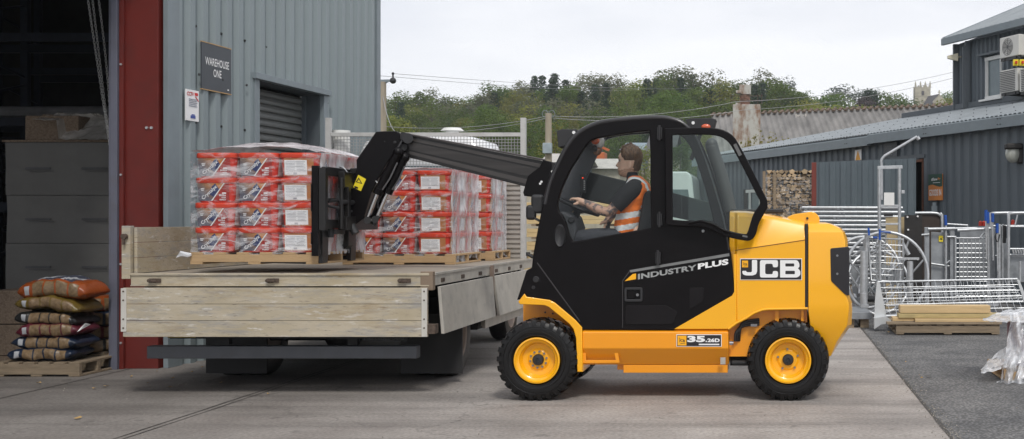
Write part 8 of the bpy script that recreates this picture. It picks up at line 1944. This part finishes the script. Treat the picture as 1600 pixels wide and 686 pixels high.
for x, y0, y1 in ((1540.5, 328, 345), (1543.5, 331, 349), (1551, 333, 347), (1558, 349, 364)):
    mb = MB(); mb.tube([W(x, y0, 16.85), W(x, y1, 16.85)], .024, 8); mb.done('blue_grip', M_blue, t, smooth=50); mb = MB(); mb.tube([W(x, y1, 16.85), W(x + 1, y1 + 60, 16.85)], .012, 6); mb.done('lever_rod', G, t, smooth=50)
for k, (x, y) in enumerate(((1532, 350), (1537.5, 350), (1582.5, 348))):
    mb = MB(); mb.tube([W(x, y + 3, 17.0), W(x, y - 2, 17.0)], [.03, .026], 10); mb.ball(W(x, y - 2, 17.0), .028, 10, 6); mb.done('red_knob', M_redk, t, smooth=50)
mb = MB(); mb.box(W(1569, 366, 17.0), (.05, .04, .26)); mb.tube(smooth_poly([W(1558, 362, 16.85), W(1555, 370, 16.83), W(1559, 378, 16.85), W(1562, 366, 16.85)], False, 4), .010, 6); mb.done('black_hose', M_int, t)
# leaning mesh panel in front
YM = 14.9
t, f = gridpanel('mesh_ramp', 'long galvanised mesh panel leaning back across the front of the gear', [(1371, 441), (1590, 436), (1610, 490), (1381, 494)], (15.9, 15.9, 14.95, 14.95), 22, 6, .0042, .018)
gridpanel('mesh_tray', 'second mesh panel lying flatter behind the leaning one', [(1385, 452), (1585, 448), (1600, 470), (1385, 478)], (16.4, 16.4, 15.5, 15.5), 26, 5, .0035, .012)
mb = MB(); mb.ppx([(1370, 440), (1374, 441), (1384, 488), (1384, 494), (1366, 497), (1367, 470)], 14.95, 14.93, 14.96); mb.ppx([(1366, 497), (1384, 494), (1392, 500), (1391, 504), (1376, 507), (1366, 514)], 14.8, 14.78, 14.93); mb.ppx([(1588, 436), (1592, 437), (1612, 488), (1606, 492)], 14.95, 14.92, 14.95); mb.done('end_plate', mat('bright_galv', (.62, .64, .65), .4, metal=.4, var=.08), t)
mb = MB(); mb.bar(W(1494, 477, 15.3), W(1560, 475, 15.3), .05, .05); mb.done('drilled_bar', M_galv, t)
# pallet of new timbers
YT_ = 14.3
pallet('dark_pallet', 'grey weathered pallet under the new timbers on the tarmac', wx(1400, YT_), wx(1562, YT_), YT_, YT_ + 1.0, .006, .125, M_woodold, group='pallets on the tarmac', slats=8)
mb = MB(); mb.bb(wx(1386, YT_), wx(1565, YT_), YT_ - .02, YT_ + .12, .132, .158); tag(mb.done('loose_board', M_woodold), 'thin grey board projecting left on top of the dark pallet', 'board')
for k, (x0, x1, y0, y1, yy, lab) in enumerate(((1430, 1567, 504, 498.5, 0, 'lowest front new timber on the pallet, shorter at its left end'), (1405, 1566, 498, 491, .08, 'middle greenish new timber on the pallet'), (1408, 1550, 490.5, 478.5, .10, 'thick pale timber lying on top of the pile'), (1396, 1430, 504, 497, .10, 'short timber end poking out at the left of the pile'), (1440, 1560, 504, 492, .32, 'new timber at the back of the pallet pile'))):
    mb = MB(); z0_, z1_ = wz(y0, YT_), wz(y1, YT_); mb.bb(wx(x0, YT_), wx(x1, YT_), YT_ + yy, YT_ + yy + .2, max(.1585, z0_ ) + (.001 * k), z1_); tag(mb.done('new_timber', M_timber if k != 1 else mat('green_timber', (.40, .32, .15), .7, var=.15, stretch=(1, 8, 8)), bevel=.005), lab, 'timber', 'new timbers on the pallet')
# reel with torn polythene at the right edge
YR_ = 10.4
pallet('broken_pallet', 'small broken pallet under the polythene covered reel', wx(1562, 10.3), wx(1690, 10.3), 10.1, 10.9, .006, .10, M_wood, group='pallets on the tarmac')
t = thing('cable_reel', 'purple cardboard reel with a plywood top, shrouded in torn polythene', 'reel', (wx(1612, 10.5), 10.5, .11))
mb = MB(); mb.tube([(wx(1612, 10.5), 10.5, .11), (wx(1612, 10.5), 10.5, wz(500, 10.5))], .22, 32); mb.done('drum', mat('purple_card', (.22, .10, .13), .5, var=.1), t, smooth=50)
mb = MB(); mb.lathe([(0, 0), (.32, 0), (.32, .018), (0, .018)], (wx(1612, 10.5), 10.5, wz(500, 10.5) + .001), 'Z', 40); mb.done('top_disc', M_timber, t, bevel=.002)
def sheet(name, label, fn, nu, nv, m=M_polythene, solid=0):
    mb = MB(); V = {}
    for i in range(nu + 1):
        for j in range(nv + 1): V[i, j] = mb.bm.verts.new(fn(i / nu, j / nv))
    for i in range(nu):
        for j in range(nv): mb._f((V[i, j], V[i + 1, j], V[i + 1, j + 1], V[i, j + 1]))
    return tag(mb.done(name, m, smooth=70, recalc=False), label, 'film', 'torn polythene round the reel')
def fn1(u, v):     # skirt hanging over the near right side, spreading to the ground
    zz = 0
    x_ = 1577 + 74 * u - 20 * v ** 2 + 5 * noise.noise(Vector((v * 4, u * 2, 3))); Yv = 10.19 - .16 * v + .05 * math.sin(u * 22 + 2 * noise.noise(Vector((v * 3, u * 3, 0)))) + .05 * noise.noise(Vector((u * 9, v * 5, 4))) + .03 * noise.noise(Vector((u * 26, v * 15, 8))); return W(x_, 488 + (610 - 488) * v * (1 - .1 * abs(noise.noise(Vector((u * 4, 0, 0))))), Yv) if v < .98 else Vector((wx(x_, Yv), Yv, .01))
    a = -1.75 + 1.9 * u; r = .25 + .12 * v ** 1.5 + .05 * noise.noise(Vector((u * 6, v * 3, 1))) + .02 * noise.noise(Vector((u * 19, v * 7, 4))) + (.02 * math.sin(u * 40)) * v
    z = wz(486, 10.5) * (1 - v) + .02 * v; return Vector((wx(1618, 10.4) + math.cos(a) * r, 10.45 + math.sin(a) * r, z + .02 * noise.noise(Vector((u * 9, v * 9, 7)))))
sheet('torn_polythene', 'white torn polythene skirt trailing to the ground in front of the reel', fn1, 60, 40)
def fn2(u, v):     # cover over the top with a tail pointing left
    x = 1536 + (1660 - 1536) * u; top = 483 if u > .35 else 497 - (u / .35) * 15; y = top + v * (20 if u > .3 else 4 + 16 * u / .3) ; Y = 10.75 - .62 * v
    return W(x, y + 3 * noise.noise(Vector((u * 9, v * 5, 3))) + 1.5 * noise.noise(Vector((u * 25, v * 11, 3))), Y) + Vector((0, .03 * noise.noise(Vector((u * 12, v * 8, 9))), .0))
sheet('torn_polythene', 'crumpled polythene flap over the reel top with a tail blowing left', fn2, 60, 22)
def fn3(u, v):     # bunch low on the left
    x = 1533 + 62 * u; top = 577 - 38 * math.sin(min(1, u * 1.25) * 1.5); y = top + (583 - top) * v * (1 - .35 * u); Y = 10.35 - .25 * v
    return W(x, y + 2.5 * noise.noise(Vector((u * 8, v * 5, 13))), Y) + Vector((0, .05 * noise.noise(Vector((u * 10, v * 8, 19))), max(0, 0)))
sheet('torn_polythene', 'bunched white polythene lying against the broken pallet at its left', fn3, 40, 20)
# ------------------------------------------------------------------ the air between the yard and the far hills
mh = bpy.data.materials.new('haze_air'); mh.use_nodes = True; nt = mh.node_tree
for n_ in list(nt.nodes): nt.nodes.remove(n_)
o_ = nt.nodes.new('ShaderNodeOutputMaterial'); pv = nt.nodes.new('ShaderNodeVolumePrincipled'); pv.inputs['Color'].default_value = (.86, .90, .97, 1); pv.inputs['Density'].default_value = .00045; pv.inputs['Anisotropy'].default_value = .1
nt.links.new(pv.outputs[0], o_.inputs['Volume'])
mb = MB(); mb.bb(-710, 710, -60, 720, -1.1, 100); tag(mb.done('haze', mh, smooth=0), 'thin pale haze over the yard and the hills', 'haze', kind='stuff')
